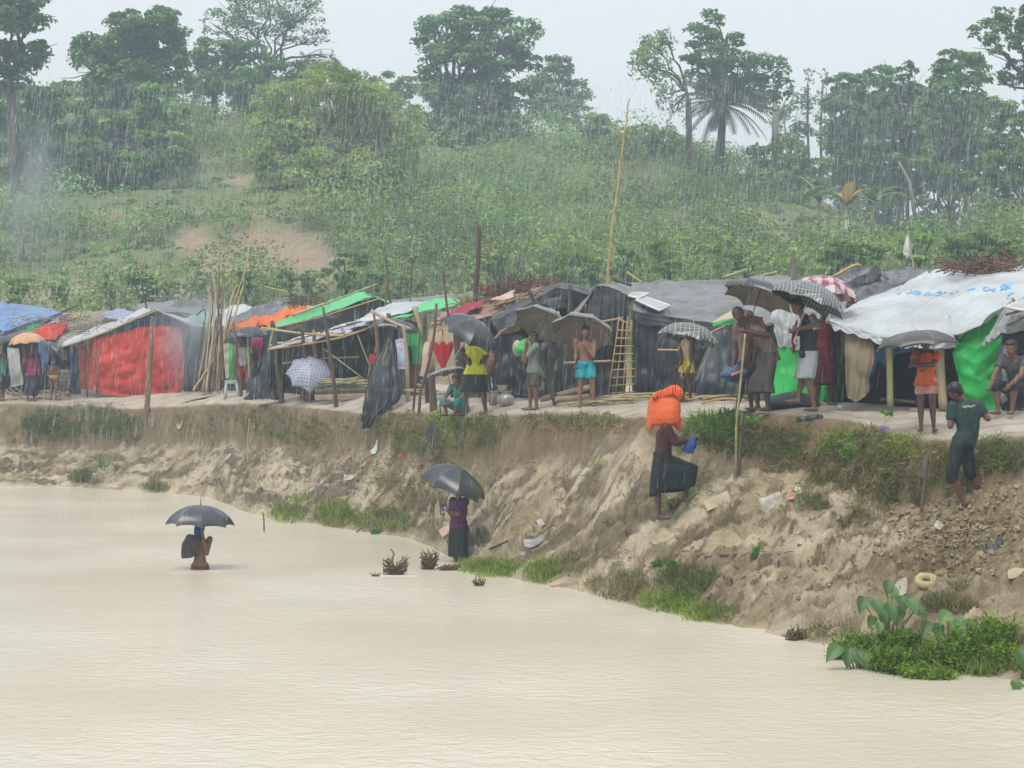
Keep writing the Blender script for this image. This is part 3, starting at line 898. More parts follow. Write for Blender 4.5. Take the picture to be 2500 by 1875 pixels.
# the row of creeper-covered fence posts and bushes along the foot of the hill
FENCE = [(50, 745, 1.0, 1.1, 'left of the pair by the blue roof'), (155, 745, .9, 1.0, 'second from the left edge'), (262, 748, .55, 1.3, 'narrow and tall above the thatch roof'), (345, 742, 1.6, 1.2, 'behind the red striped flag'), (415, 742, .9, .8, 'low, between the flag and the stick bundle'), (488, 738, 1.0, 1.1, 'above the grey roof left of the stick bundle'), (600, 730, 1.0, 1.2, 'right of the tall stick bundle'), (708, 725, 1.0, 1.2, 'left of the bright clump over the green roof'), (760, 722, 1.2, 1.1, 'over the orange roof cloth'), (850, 715, 1.6, 1.6, 'largest bright clump over the green roof'), (920, 720, 1.1, 1.1, 'behind the two thin poles'), (1000, 720, 1.2, .9, 'low clump over the white roof'), (1215, 700, 1.3, 1.2, 'right of the tall dark post'), (1365, 705, 1.7, 1.4, 'rounded one left of the tall bamboo pole'), (1440, 700, 1.2, 1.0, 'left beside the tall bamboo pole'), (1540, 690, 1.2, 1.2, 'right of the tall bamboo pole'), (1630, 690, 1.5, 1.5, 'tall dark clump above the grey tarpaulin roof'), (1790, 680, 1.5, 1.3, 'left of the squared stump behind the umbrellas'), (2040, 665, 1.6, 1.0, 'left above the ribbed black roof'), (2130, 665, 1.5, .9, 'directly above the ribbed black roof'), (2240, 660, 1.5, 1.1, 'behind the large white flag'), (2345, 650, 1.6, 1.0, 'right of the large white flag'), (2440, 640, 1.6, .9, 'behind the dry branches on the white roof')]
for i, (px, py, w, h, why) in enumerate(FENCE):
    shrub('creeper_shrub', 'creeper covered shrub at the hill foot, ' + why, px, py, w * 1.15, h * 1.15, (84 if px < 1300 else 78 if px < 1900 else 71), (0.18, 0.25, 0.07) if i % 3 else (0.12, 0.18, 0.06), 200 + i, 'creeper covered shrubs along the hill foot')

# ------------------------------------------------------------------ tarpaulins, poles and shelters
def _cr(p, t):
    """Catmull-Rom through the rows of p (k,...) at parameters t in 0..k-1."""
    k = len(p)
    if k == 2:
        tt_ = t.reshape((-1,) + (1,) * (p.ndim - 1))
        return p[0] * (1 - tt_) + p[1] * tt_
    i = np.clip(np.floor(t).astype(int), 0, k - 2)
    u = (t - i).reshape((-1,) + (1,) * (p.ndim - 1))
    a = p[np.clip(i - 1, 0, k - 1)]; b = p[i]; c = p[i + 1]; d = p[np.clip(i + 2, 0, k - 1)]
    return .5 * (2 * b + (c - a) * u + (2 * a - 5 * b + 4 * c - d) * u * u + (3 * b - a - 3 * c + d) * u ** 3)


def sheet_grid(ctrl, nu, nv, wr=.03, fold=0.0, ff=6.0, seed=1, sag=0.0, fr=2.2, foldv=0.0, edge=.03):
    c = np.array([[list(PP(q)) for q in row] for row in ctrl], float)
    u = np.linspace(0, 1, nu); v = np.linspace(0, 1, nv)
    g = _cr(c, v * (len(c) - 1))
    g = _cr(np.swapaxes(g, 0, 1), u * (c.shape[1] - 1)); g = np.swapaxes(g, 0, 1)      # nv, nu, 3
    du = np.gradient(g, axis=1); dv = np.gradient(g, axis=0)
    n = np.cross(du, dv); n /= np.linalg.norm(n, axis=2, keepdims=True) + 1e-9
    U, Vv = np.meshgrid(u, v)
    lu = np.linalg.norm(du, axis=2).sum(1).mean(); lv = np.linalg.norm(dv, axis=2).sum(0).mean()
    d = wr * fbm(U * lu * fr, Vv * lv * fr, 4, seed, .55)
    ridge = 1 - np.abs(fbm(U * lu * 1.3 + Vv * lv * .8, Vv * lv * 1.1 - U * lu * .4, 3, seed + 7))
    d = d + wr * 1.2 * (ridge ** 6 - .3)
    if fold:
        ph = fbm(Vv * 1.7 + 3, U * 2, 2, seed + 3) * .6
        d = d + fold * (np.abs(np.sin((U * ff + ph) * math.pi)) - .5) * (.35 + .65 * Vv)
    if foldv:
        ph = fbm(U * 1.7 + 3, Vv * 2, 2, seed + 4) * .6
        d = d + foldv * (np.abs(np.sin((Vv * ff + ph) * math.pi)) - .5)
    g = g + n * d[..., None]
    if sag:
        g[..., 2] -= sag * np.sin(U * math.pi) * np.sin(Vv * math.pi)
    if edge:
        k = np.clip(1 - np.minimum(np.minimum(Vv, 1 - Vv) * nv, 3) / 3, 0, 1)
        g[..., 2] += edge * k * fbm(U * lu * 3, Vv * 0, 3, seed + 11)
        k = np.clip(1 - np.minimum(np.minimum(U, 1 - U) * nu, 3) / 3, 0, 1)
        g[..., 0] += edge * k * fbm(Vv * lv * 3, U * 0 + 5, 3, seed + 13)
    return g, n


def sheet(name, ctrl, m, parent=None, nu=26, nv=20, wr=.03, fold=0.0, ff=6.0, seed=1, sag=0.0, th=.006, fr=2.2, foldv=0.0, edge=.03):
    g, n = sheet_grid(ctrl, nu, nv, wr, fold, ff, seed, sag, fr, foldv, edge)
    nv, nu = g.shape[:2]
    du = np.gradient(g, axis=1); dv = np.gradient(g, axis=0)
    n = np.cross(du, dv); n /= np.linalg.norm(n, axis=2, keepdims=True) + 1e-9
    top = g.reshape(-1, 3); bot = (g - n * th).reshape(-1, 3)
    idx = np.arange(nu * nv).reshape(nv, nu)
    f = np.stack([idx[:-1, :-1], idx[:-1, 1:], idx[1:, 1:], idx[1:, :-1]], -1).reshape(-1, 4)
    fb = f[:, ::-1] + nu * nv
    rim = np.concatenate([idx[0, :], idx[1:, -1], idx[-1, ::-1][1:], idx[::-1, 0][1:]])
    fr_ = np.stack([rim[:-1], rim[1:], rim[1:] + nu * nv, rim[:-1] + nu * nv], -1)
    uv = np.stack(np.meshgrid(np.linspace(0, 1, nu), np.linspace(0, 1, nv)), -1).reshape(-1, 2)
    return mesh_np(name, np.concatenate([top, bot]), np.concatenate([f, fb, fr_]), m, parent, True, uv=np.concatenate([uv, uv]))


def wall(name, top, bottom, m, parent=None, **k):
    return sheet(name, [top, bottom], m, parent, **k)


def tarp_mat(name, c1, c2, rough=.42, spec=.45, translucent=0.0, scale=1.6, contrast=(.36, .66)):
    fresh = name not in _M
    m = mat(name, c1, c2, rough, spec, scale, .9, 3.2, 5, translucent, contrast)
    if fresh:                                   # sharp crumple creases
        nb = [n for n in m.node_tree.nodes if n.bl_idname == 'ShaderNodeTexNoise'][1]
        nb.noise_type = 'RIDGED_MULTIFRACTAL'; nb.inputs['Detail'].default_value = 4
        bp = [n for n in m.node_tree.nodes if n.bl_idname == 'ShaderNodeBump'][0]; bp.inputs['Distance'].default_value = .05
    return m


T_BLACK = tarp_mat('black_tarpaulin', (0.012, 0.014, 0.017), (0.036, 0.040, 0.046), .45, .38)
T_GREY = tarp_mat('grey_tarpaulin', (0.115, 0.120, 0.125), (0.185, 0.185, 0.185), .38, .5)
T_RIB = mat('ribbed_black_tarpaulin', (0.05, 0.053, 0.057), (0.17, 0.17, 0.17), .45, .4, 1.2, .6, 7, 5, stretch=(6, 1.5, 1))
T_WHITE = tarp_mat('white_tarpaulin', (0.57, 0.61, 0.65), (0.43, 0.455, 0.46), .4, .35, .12, 1.1)
T_RED = tarp_mat('red_tarpaulin', (0.60, 0.060, 0.040), (0.46, 0.045, 0.032), .5, .2, .15)
T_ORANGE = tarp_mat('orange_tarpaulin', (0.78, 0.19, 0.05), (0.62, 0.14, 0.04), .5, .25, .1)
T_BLUE = tarp_mat('blue_tarpaulin', (0.115, 0.215, 0.46), (0.20, 0.31, 0.52), .4, .4, .1)
T_NAVY = tarp_mat('navy_tarpaulin', (0.035, 0.075, 0.17), (0.06, 0.12, 0.24), .45, .4)
T_GREEN = tarp_mat('green_tarpaulin', (0.035, 0.58, 0.12), (0.025, 0.43, 0.085), .4, .4, .2)
T_MINT = tarp_mat('mint_tarpaulin', (0.20, 0.58, 0.33), (0.33, 0.63, 0.43), .4, .4, .15)
T_CREAM = tarp_mat('cream_tarpaulin', (0.55, 0.48, 0.34), (0.44, 0.37, 0.25), .6, .25, .15)
T_SACK = tarp_mat('sackcloth', (0.33, 0.275, 0.19), (0.25, 0.20, 0.135), .85, .1, .1)
T_PINK = tarp_mat('pink_sheet', (0.62, 0.44, 0.38), (0.52, 0.36, 0.30), .7, .2, .15)
T_SILVER = tarp_mat('silver_tarpaulin', (0.30, 0.31, 0.31), (0.16, 0.165, 0.17), .35, .5)
T_BROWN = tarp_mat('brown_sheet', (0.14, 0.085, 0.06), (0.09, 0.06, 0.045), .8, .1)
THATCH = mat('grey_thatch', (0.20, 0.175, 0.145), (0.34, 0.30, 0.25), .95, .1, 5, 1.0, 22, 6, stretch=(1, 1, 4))
PINKTHATCH = mat('reddish_thatch', (0.40, 0.25, 0.20), (0.24, 0.15, 0.11), .95, .1, 5, 1.0, 22, 6)
DARK = mat('dark_wall_shade', (0.010, 0.011, 0.013), (0.02, 0.022, 0.024), .8, .2, 3)  # near-black walls; the shade inside open shelters is put into this colour
BAMBOO = mat('dry_bamboo', (0.48, 0.34, 0.14), (0.34, 0.23, 0.095), .5, .35, 5, .2, 20)
GREENBAM = mat('green_bamboo', (0.36, 0.35, 0.16), (0.25, 0.25, 0.115), .5, .35, 5, .2, 20)
WOOD = mat('wet_wood', (0.115, 0.078, 0.052), (0.065, 0.045, 0.032), .65, .35, 6, .6, 18, 5, stretch=(1, 1, .25))
REDWOOD = mat('reddish_wood', (0.24, 0.115, 0.065), (0.16, 0.08, 0.048), .65, .35, 6, .5, 18, stretch=(1, 1, .25))
PALEWOOD = mat('pale_wood', (0.42, 0.34, 0.23), (0.29, 0.23, 0.15), .7, .3, 6, .5, 18, stretch=(1, 1, .25))
TWIG = mat('dry_twig', (0.17, 0.105, 0.07), (0.10, 0.065, 0.045), .9, .1, 8)
REDTWIG = mat('rusty_twig', (0.21, 0.125, 0.095), (0.13, 0.085, 0.065), .9, .1, 8)


def pole_mesh(pts, r0, r1, seed=0, bamboo=False, seg=7, wob=.006):
    rng = np.random.default_rng(seed)
    p = np.array([list(PP(q)) for q in pts], float)
    L = np.linalg.norm(np.diff(p, axis=0), axis=1).sum()
    n = max(7, int(L / (.12 if bamboo else .22)))
    c = _cr(p, np.linspace(0, len(p) - 1, n))
    c += np.stack([fbm(np.arange(n) * .6, np.zeros(n) + seed, 2, seed), fbm(np.arange(n) * .6, np.zeros(n) + seed + 9, 2, seed + 1), np.zeros(n)], 1) * wob * L
    rad = np.linspace(r0, r1, n)
    if bamboo:
        rad = rad * (1 + .16 * (np.arange(n) % 3 == 0))
    else:
        rad = rad * (1 + .16 * fbm(np.arange(n) * .9, np.zeros(n), 2, seed + 5))
    return MB().tube(list(c), list(rad), seg)


def pole(name, label, pts, r0, r1, m, cat='pole', group=None, seed=0, bamboo=False, parent=None, wob=.006, foot=False):
    pts = [PP(q) for q in pts]
    if foot:                                   # the last point goes into the ground
        q = pts[-1]; px = q.x / q.y * F + CX
        pts[-1] = Vector((q.x, q.y, min(q.z, gz(px, q.y)) - .15))
    o = pole_mesh(pts, r0, r1, seed, bamboo, wob=wob).build(name, m, parent)
    if label:
        tag(o, label, cat, group)
    return o


def shelter(label, foot):
    return thing('shelter', foot, label, 'shelter', 'tarpaulin shelters on the river bank')


def twig_heap(name, label, pxs, pys, D, n, L, m, seed, parent=None, cat='brushwood', flat=.35, r=.011, group=None):
    """A heap of twigs lying within a box of photo pixels; one tangled mass."""
    rng = np.random.default_rng(seed)
    b = MB()
    for k in range(n):
        c = np.array(P(rng.uniform(*pxs), rng.uniform(*pys), D + rng.uniform(-.4, .4)))
        d = rng.normal(size=3) * np.array([1, .6, flat]); d /= np.linalg.norm(d)
        l_ = L * rng.uniform(.4, 1.2) / 2
        mid = c + rng.normal(size=3) * L * .08
        b.tube([c - d * l_, mid, c + d * l_], [r, r * .8, r * .4], 4, cap=False)
    o = b.build(name, m, parent)
    if label:
        tag(o, label, cat, group)
    else:
        o['kind'] = 'stuff'
    return o


# --- far left: blue roof
s = shelter('shelter with a bright blue tarpaulin roof at the left edge', (40, 955, 67))
sheet('roof', [[(-160, 744, 71), (-40, 741, 71), (44, 742, 71), (120, 754, 70.5)], [(-160, 790, 68), (-40, 786, 68), (50, 772, 68.5), (132, 757, 69.5)], [(-160, 845, 66), (-40, 828, 66), (10, 812, 66.5), (150, 763, 68.5)]], T_BLUE, s, wr=.05, fold=.05, ff=5, seed=2)
sheet('roof_edge', [[(10, 810, 66.4), (80, 785, 67.2), (150, 762, 68.4)], [(8, 822, 66.4), (82, 795, 67.2), (152, 768, 68.4)]], T_NAVY, s, nv=6, seed=3)
wall('wall', [(-160, 840, 66.8), (40, 812, 67.6)], [(-160, 960, 66.8), (40, 958, 67.6)], T_BLACK, s, fold=.06, seed=4)
pole('post', None, [(2, 805, 66.6), (4, 965, 66.6)], .04, .04, WOOD, parent=s)
# --- thatch roof with rags
s = shelter('shelter with a grey thatch roof strewn with rags beside the red walled one', (110, 958, 66))
sheet('roof', [[(130, 765, 70), (215, 760, 69.6), (300, 757, 69)], [(60, 793, 68), (150, 795, 67.6), (240, 790, 67)], [(-2, 824, 66.4), (70, 836, 66), (152, 846, 65.4)]], THATCH, s, wr=.10, seed=6, fr=4)
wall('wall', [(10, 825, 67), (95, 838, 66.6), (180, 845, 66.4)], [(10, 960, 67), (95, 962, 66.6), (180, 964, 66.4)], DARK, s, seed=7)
sheet('wall_flap', [[(168, 842, 65.6), (196, 838, 65.6)], [(170, 900, 65.5), (194, 900, 65.5)], [(172, 968, 65.6), (198, 968, 65.6)]], T_NAVY, s, fold=.08, ff=3, seed=8, nu=14)
for k in range(9):
    a, b = random.uniform(0, 1), random.uniform(0, 1)
    pole('roof_pole', None, [(5 + 140 * a, 822 + 18 * a, 66.3 - a), (140 + 150 * a, 764 - 7 * a, 70 - a)], .02, .015, BAMBOO if k % 2 else WOOD, parent=s, seed=k)
twig_heap('straw', None, (20, 290), (770, 835), 66.8, 220, .5, THATCH, 9, s, r=.012, flat=.2)
pole('ridge_pole', None, [(130, 770, 69), (188, 746, 69)], .05, .035, WOOD, parent=s)


def rag(label, ctrl, m, seed=1, wr=.05, fold=.04, cat='cloth', name='rag', **k):
    o = sheet(name, ctrl, m, None, nu=16, nv=12, wr=wr, fold=fold, seed=seed, fr=5, **k)
    return tag(o, label, cat)


rag('crumpled red cloth lying on the thatch roof above the peach umbrella', [[(80, 812, 66), (115, 792, 66.4), (165, 789, 67)], [(88, 820, 65.8), (125, 806, 66), (166, 798, 66.8)], [(100, 834, 65.5), (130, 830, 65.6), (150, 812, 66.2)]], T_RED, 11, .09)
rag('small bright green cloth behind the red cloth on the thatch roof', [[(68, 800, 66.5), (85, 792, 66.7), (104, 793, 67)], [(66, 812, 66.3), (80, 804, 66.4), (100, 799, 66.8)]], T_GREEN, 12)
rag('small ochre yellow rag on the thatch roof', [[(180, 770, 68.3), (200, 764, 68.5)], [(176, 779, 68), (192, 774, 68.2)]], mat('ochre_cloth', (.55, .33, .07), (.42, .25, .06)), 13)
rag('mauve cloth spread on the upper thatch roof', [[(135, 774, 68.3), (178, 768, 68.5)], [(108, 794, 67.5), (140, 788, 67.7)]], mat('mauve_cloth', (.36, .29, .33), (.28, .22, .26)), 14)
rag('dark red strip of cloth on the upper thatch roof', [[(150, 771, 68.1), (176, 765, 68.4)], [(142, 781, 67.8), (160, 776, 68)]], mat('maroon_cloth', (.22, .06, .06), (.15, .045, .045)), 15)
rag('faded blue cloth lying on the roof left of the white gable', [[(250, 764, 67.2), (290, 754, 67.6), (332, 764, 67.2)], [(262, 782, 66.6), (300, 778, 66.6), (320, 776, 66.6)]], mat('denim_cloth', (.22, .25, .36), (.30, .33, .44)), 16)
rag('pale grey plastic sheet hanging left of the woman in magenta', [[(16, 848, 65.8), (45, 850, 65.8)], [(22, 900, 65.6), (52, 905, 65.6)], [(26, 946, 65.6), (58, 938, 65.6)]], T_SILVER if False else tarp_mat('pale_plastic', (.50, .52, .50), (.40, .42, .41), .35, .5, .2), 17, .04, .08)
rag('blue cloth hanging between the peach and the dark umbrella', [[(92, 832, 65.4), (116, 832, 65.4)], [(96, 870, 65.3), (118, 868, 65.3)], [(106, 912, 65.3), (114, 900, 65.3)]], T_NAVY, 18, .04, .06)
b_ = MB()
for k in range(14):
    b_.tube([P(142 + k * 2.1, 902, 65.2), P(143 + k * 2.1, 972, 65.2)], .012, 5)
for k in range(7):
    b_.tube([P(140, 908 + k * 10, 65.16), P(173, 908 + k * 10, 65.16)], .012, 5)
tag(b_.build('wicker_screen', mat('wicker', (.33, .29, .21), (.22, .19, .14)), None), 'woven wicker screen beside the child with the yellow bowl', 'screen')

# --- red walled shelter
s = shelter('shelter with a large red tarpaulin front wall and white gable roof', (330, 964, 64))
sheet('roof', [[(352, 752, 67.4), (290, 778, 67), (215, 806, 66.5), (160, 832, 66)], [(380, 757, 64), (300, 795, 64), (225, 823, 64), (150, 846, 64)]], T_WHITE, s, wr=.03, seed=21)
sheet('roof', [[(360, 752, 66.5), (420, 768, 66.5), (505, 792, 66.5)], [(378, 757, 64), (425, 776, 64), (472, 800, 64)]], T_WHITE, s, wr=.03, seed=22)
sheet('gable', [[(232, 822, 64.3), (300, 793, 64.3), (379, 759, 64.3), (425, 778, 64.3), (470, 800, 64.3)], [(225, 850, 64.35), (300, 850, 64.35), (379, 850, 64.35), (420, 850, 64.35), (468, 850, 64.35)]], T_NAVY, s, seed=23, nu=40)
sheet('red_wall', [[(236, 825, 64.1), (300, 808, 64.1), (378, 793, 64.1), (440, 797, 64.1)], [(234, 890, 64.0), (310, 885, 63.9), (380, 880, 63.9), (449, 885, 64.0)], [(232, 956, 64.1), (300, 967, 64.0), (370, 966, 64.0), (444, 952, 64.1)]], T_RED, s, nu=60, nv=40, wr=.075, foldv=.03, ff=5, seed=24, fr=1.6)
sheet('red_side_wall', [[(190, 846, 65.2), (214, 838, 64.6), (236, 826, 64.05)], [(194, 900, 65.2), (216, 900, 64.6), (233, 900, 64.0)], [(194, 950, 65.2), (214, 952, 64.6), (232, 955, 64.0)]], tarp_mat('light_red_tarpaulin', (.66, .12, .07), (.54, .09, .055), .5, .2, .15), s, wr=.04, seed=25)  # side wall in a lighter, more orange red than the front
pole('post', None, [(203, 846, 64.2), (214, 970, 64.2)], .035, .03, WOOD, parent=s)
for k in range(5):
    pole('batten', None, [(204, 878 + k * 18, 64.15), (236, 876 + k * 19, 63.95)], .007, .007, REDWOOD, parent=s, seed=k)
pole('batten', None, [(232, 860, 63.9), (238, 965, 63.9)], .014, .014, WOOD, parent=s)
pole('verge_pole', None, [(378, 755, 63.9), (260, 810, 63.9), (148, 848, 63.9)], .03, .025, BAMBOO, parent=s)
pole('verge_pole', None, [(378, 755, 63.9), (425, 775, 63.9), (480, 800, 63.9)], .03, .025, BAMBOO, parent=s)
pole('post', None, [(449, 798, 64.2), (452, 965, 64.2)], .04, .035, WOOD, parent=s)
wall('side_wall', [(450, 800, 64.4), (545, 795, 63)], [(450, 960, 64.4), (545, 962, 63)], T_BLACK, s, fold=.06, seed=26)
sheet('porch_roof', [[(505, 792, 66.4), (560, 800, 65)], [(470, 802, 63.8), (540, 812, 63)]], T_WHITE, s, seed=27, nv=8)
twig_heap('twigs', None, (190, 330), (780, 840), 64.6, 60, .6, TWIG, 28, s, r=.012, flat=.2)

# --- roofs further back
s = shelter('grey roofed shelter far behind the red walled one', (430, 960, 74))
sheet('roof', [[(335, 740, 76), (400, 736, 76), (470, 734, 76), (535, 745, 76)], [(330, 768, 73), (400, 762, 73), (470, 764, 73), (540, 775, 73)]], T_GREY, s, wr=.05, seed=31)
wall('wall', [(330, 768, 73.2), (540, 776, 73.2)], [(330, 955, 73.2), (540, 955, 73.2)], T_BLACK, s, seed=32)
twig_heap('straw', None, (430, 500), (735, 762), 74.6, 120, .6, THATCH, 33, s, r=.014, flat=.3)
s = shelter('mint green and white roofed shelter behind the bundle of sticks', (520, 960, 70))
sheet('roof', [[(470, 768, 72), (510, 760, 72), (560, 752, 72)], [(438, 784, 70), (480, 790, 70), (530, 792, 70)]], T_MINT, s, seed=34)
sheet('roof', [[(560, 748, 71.5), (600, 744, 71.5), (632, 752, 71.5)], [(500, 790, 69), (540, 800, 69), (590, 800, 69)]], T_WHITE, s, wr=.06, seed=35)
wall('wall', [(438, 786, 70.3), (600, 800, 69.4)], [(438, 958, 70.3), (600, 958, 69.4)], T_BLACK, s, seed=36)
s = shelter('ribbed dark grey roofed shelter right of the bundle of sticks', (620, 962, 62))
sheet('roof', [[(560, 775, 66), (640, 742, 66), (700, 730, 66), (735, 735, 66)], [(545, 805, 62.5), (590, 800, 62.3), (660, 775, 62), (720, 748, 62)]], T_RIB, s, wr=.05, foldv=.05, ff=9, seed=37)
wall('wall', [(545, 806, 62.6), (660, 790, 61)], [(545, 962, 62.6), (660, 962, 61)], T_BLACK, s, fold=.06, seed=38)
rag('orange tarpaulin thrown over the ribbed grey roof', [[(590, 792, 61), (650, 772, 61.3), (722, 743, 61.6), (768, 751, 61.4)], [(575, 800, 60.6), (640, 785, 60.8), (700, 765, 61), (745, 760, 61)], [(558, 808, 60.4), (620, 800, 60.4), (676, 787, 60.6), (712, 770, 60.8)]], T_ORANGE, 39, .10, .06, 'tarpaulin', 'tarpaulin')
rag('folded orange tarpaulin end drooping over the eave', [[(590, 778, 60.6), (628, 771, 60.8)], [(572, 792, 60.3), (632, 786, 60.4)], [(566, 806, 60.2), (622, 803, 60.2)]], T_ORANGE, 40, .10, .05, 'tarpaulin', 'tarpaulin')

# --- green roofed shelter
s = shelter('shelter with a bright green roof and black gable wall left of centre', (800, 962, 54))
sheet('roof', [[(700, 775, 57), (768, 748, 57), (830, 726, 57), (890, 714, 57)], [(641, 807, 54.5), (730, 786, 54), (820, 757, 53.6), (908, 725, 53.2)]], T_MINT if False else tarp_mat('fresh_green_tarpaulin', (0.09, 0.60, 0.20), (0.15, 0.63, 0.27), .4, .4, .2), s, wr=.03, foldv=.03, ff=4, seed=41, nu=40)
sheet('roof', [[(890, 714, 57), (930, 728, 57), (985, 742, 57)], [(908, 722, 53.2), (935, 735, 53.2), (970, 748, 53.2)]], tarp_mat('fresh_green_tarpaulin', (0, 0, 0), (0, 0, 0)), s, seed=42, nv=8)
sheet('gable', [[(676, 800, 53.8), (750, 780, 53.7), (830, 755, 53.6), (908, 727, 53.4), (968, 750, 53.4)], [(672, 880, 53.6), (750, 880, 53.6), (830, 880, 53.6), (908, 880, 53.6), (968, 880, 53.6)], [(672, 962, 53.6), (750, 962, 53.6), (830, 962, 53.6), (908, 962, 53.6), (968, 962, 53.6)]], T_BLACK, s, wr=.06, fold=.07, ff=7, seed=43, nu=44, nv=26)
pole('ridge_pole', None, [(716, 770, 53.2), (820, 732, 53.2), (921, 693, 53.2)], .03, .02, GREENBAM, parent=s, bamboo=True)
pole('loose_pole', None, [(647, 700, 56), (736, 720, 56)], .022, .018, GREENBAM, parent=s, bamboo=True)
pole('verge_pole', None, [(641, 806, 53.8), (766, 778, 53.3), (930, 728, 53)], .022, .018, BAMBOO, parent=s, bamboo=True)
twig_heap('twigs', None, (705, 775), (722, 745), 55.6, 70, .7, TWIG, 44, s, r=.013)

# --- low patched roof with the open front
s = shelter('low shelter with a patched white and grey roof and open dark front', (840, 960, 50))
sheet('roof', [[(662, 840, 52.5), (740, 820, 52.5), (830, 795, 52.3), (905, 775, 52.2), (985, 752, 52)], [(655, 853, 50.4), (740, 840, 50.2), (828, 824, 50), (905, 800, 49.6), (1000, 770, 49.2)]], mat('patched_roof', (.50, .53, .57), (.22, .23, .25), .45, .4, 4.0, .5, 20, 4, contrast=(.44, .56), stretch=(1.5, 1, 6)), s, wr=.04, seed=46, nu=40)
wall('back_wall', [(672, 842, 51.6), (830, 815, 51.4), (990, 790, 51)], [(672, 958, 51.6), (830, 960, 51.4), (990, 964, 51)], T_BLACK, s, wr=.05, fold=.08, ff=6, seed=47, nu=36)
for k in range(9):
    x = 680 + 32 * k
    pole('roof_batten', None, [(x - 25, 848 - (x - 680) * .29, 50.1 - .004 * (x - 680)), (x + 70, 822 - (x - 680) * .26, 52)], .016, .012, BAMBOO if k % 2 else WOOD, parent=s, seed=k)
for k, (x0, y0, x1, y1, c) in enumerate(((700, 842, 735, 834, T_PINK), (745, 838, 800, 826, T_PINK), (775, 818, 830, 806, T_WHITE), (850, 806, 900, 790, T_WHITE), (880, 785, 925, 772, tarp_mat('rose_cloth', (.45, .16, .17), (.35, .12, .13)))), 1):
    sheet('roof_patch', [[(x0 + 12, y0 - 6, 51.3), (x1 + 12, y1 - 6, 51.0)], [(x0, y0, 50.0), (x1, y1, 49.7)]], c, s, nu=12, nv=6, wr=.05, seed=50 + k)
pole('eave_pole', None, [(655, 853, 50.1), (760, 838, 49.9), (840, 822, 49.6), (900, 800, 49.3), (930, 782, 49.1)], .024, .02, BAMBOO, parent=s, bamboo=True)

# --- white and green roof behind the centre
s = shelter('shelter with a white and green patched roof behind the hanging red umbrella', (1010, 966, 47))
sheet('roof', [[(935, 748, 51), (980, 738, 51), (1048, 733, 51)], [(868, 785, 49), (930, 775, 48.6), (1010, 756, 48.2)]], T_WHITE, s, wr=.04, seed=61)
sheet('roof', [[(1020, 745, 50), (1060, 733, 50), (1095, 726, 50), (1150, 735, 50)], [(950, 778, 48), (1000, 770, 47.8), (1060, 755, 47.6), (1120, 742, 47.4)]], tarp_mat('fresh_green_tarpaulin', (0, 0, 0), (0, 0, 0)), s, wr=.04, seed=62)
sheet('roof', [[(955, 733, 53), (1050, 722, 53), (1170, 712, 53)], [(950, 745, 51.5), (1050, 735, 51.5), (1170, 725, 51.5)]], T_GREY, s, wr=.05, seed=63)
wall('wall', [(968, 775, 48), (1040, 790, 47)], [(968, 966, 48), (1040, 968, 47)], T_BLACK, s, seed=64)
wall('green_wall', [(985, 815, 46.9), (1030, 812, 46.7)], [(990, 892, 46.9), (1030, 890, 46.7)], T_GREEN, s, fold=.05, ff=4, seed=65, nu=14)

# --- reddish thatch roof with brushwood
s = shelter('shelter with a reddish thatch roof heaped with brushwood and a cream front wall', (1120, 972, 43.6))
sheet('roof', [[(1085, 765, 47), (1150, 742, 46.8), (1215, 718, 46.6), (1300, 700, 46.4), (1380, 694, 46.2)], [(1040, 802, 44.4), (1120, 784, 44), (1195, 768, 43.6), (1280, 738, 43), (1358, 704, 42.6)]], PINKTHATCH, s, wr=.08, seed=66, nu=44, fr=4)
wall('cream_wall', [(1042, 798, 44), (1080, 792, 43.8), (1118, 786, 43.7)], [(1046, 932, 44), (1082, 938, 43.8), (1120, 940, 43.7)], T_CREAM, s, fold=.06, ff=4, seed=67)
wall('side_wall', [(1116, 788, 43.7), (1200, 772, 43.2)], [(1118, 970, 43.7), (1200, 972, 43.2)], T_BLACK, s, fold=.06, seed=68)
for k in range(26):
    a = random.uniform(0, 1)
    x0 = 1042 + 290 * a; y0 = 800 - 86 * a + random.uniform(-10, 2); dd = 44.3 - 1.6 * a
    pole('roof_stick', None, [(x0, y0, dd), (x0 + 70, y0 - random.uniform(12, 30), dd + 1.6)], .017, .011, (BAMBOO, REDTWIG, PALEWOOD, TWIG)[k % 4], parent=s, seed=k)
sheet('roof_cloth', [[(1105, 762, 45.5), (1150, 742, 45.2), (1180, 734, 45)], [(1097, 774, 44.6), (1130, 764, 44.4), (1168, 752, 44.2)]], tarp_mat('crimson_cloth', (.34, .04, .08), (.26, .03, .06), .7, .2), s, wr=.10, seed=69)
sheet('roof_cloth', [[(1210, 722, 45), (1260, 708, 45)], [(1190, 740, 44), (1250, 722, 43.8)]], T_PINK, s, wr=.06, seed=70, nu=14, nv=8)
twig_heap('brushwood', None, (1180, 1380), (700, 716), 45.6, 190, .9, REDTWIG, 71, s, r=.014, flat=.4)
twig_heap('brushwood', None, (1240, 1345), (692, 708), 46, 90, .8, TWIG, 72, s, r=.013, flat=.6)
twig_heap('palm_thatch', None, (1120, 1175), (722, 745), 46, 50, .6, GREENBAM, 73, s, r=.013, flat=.5)

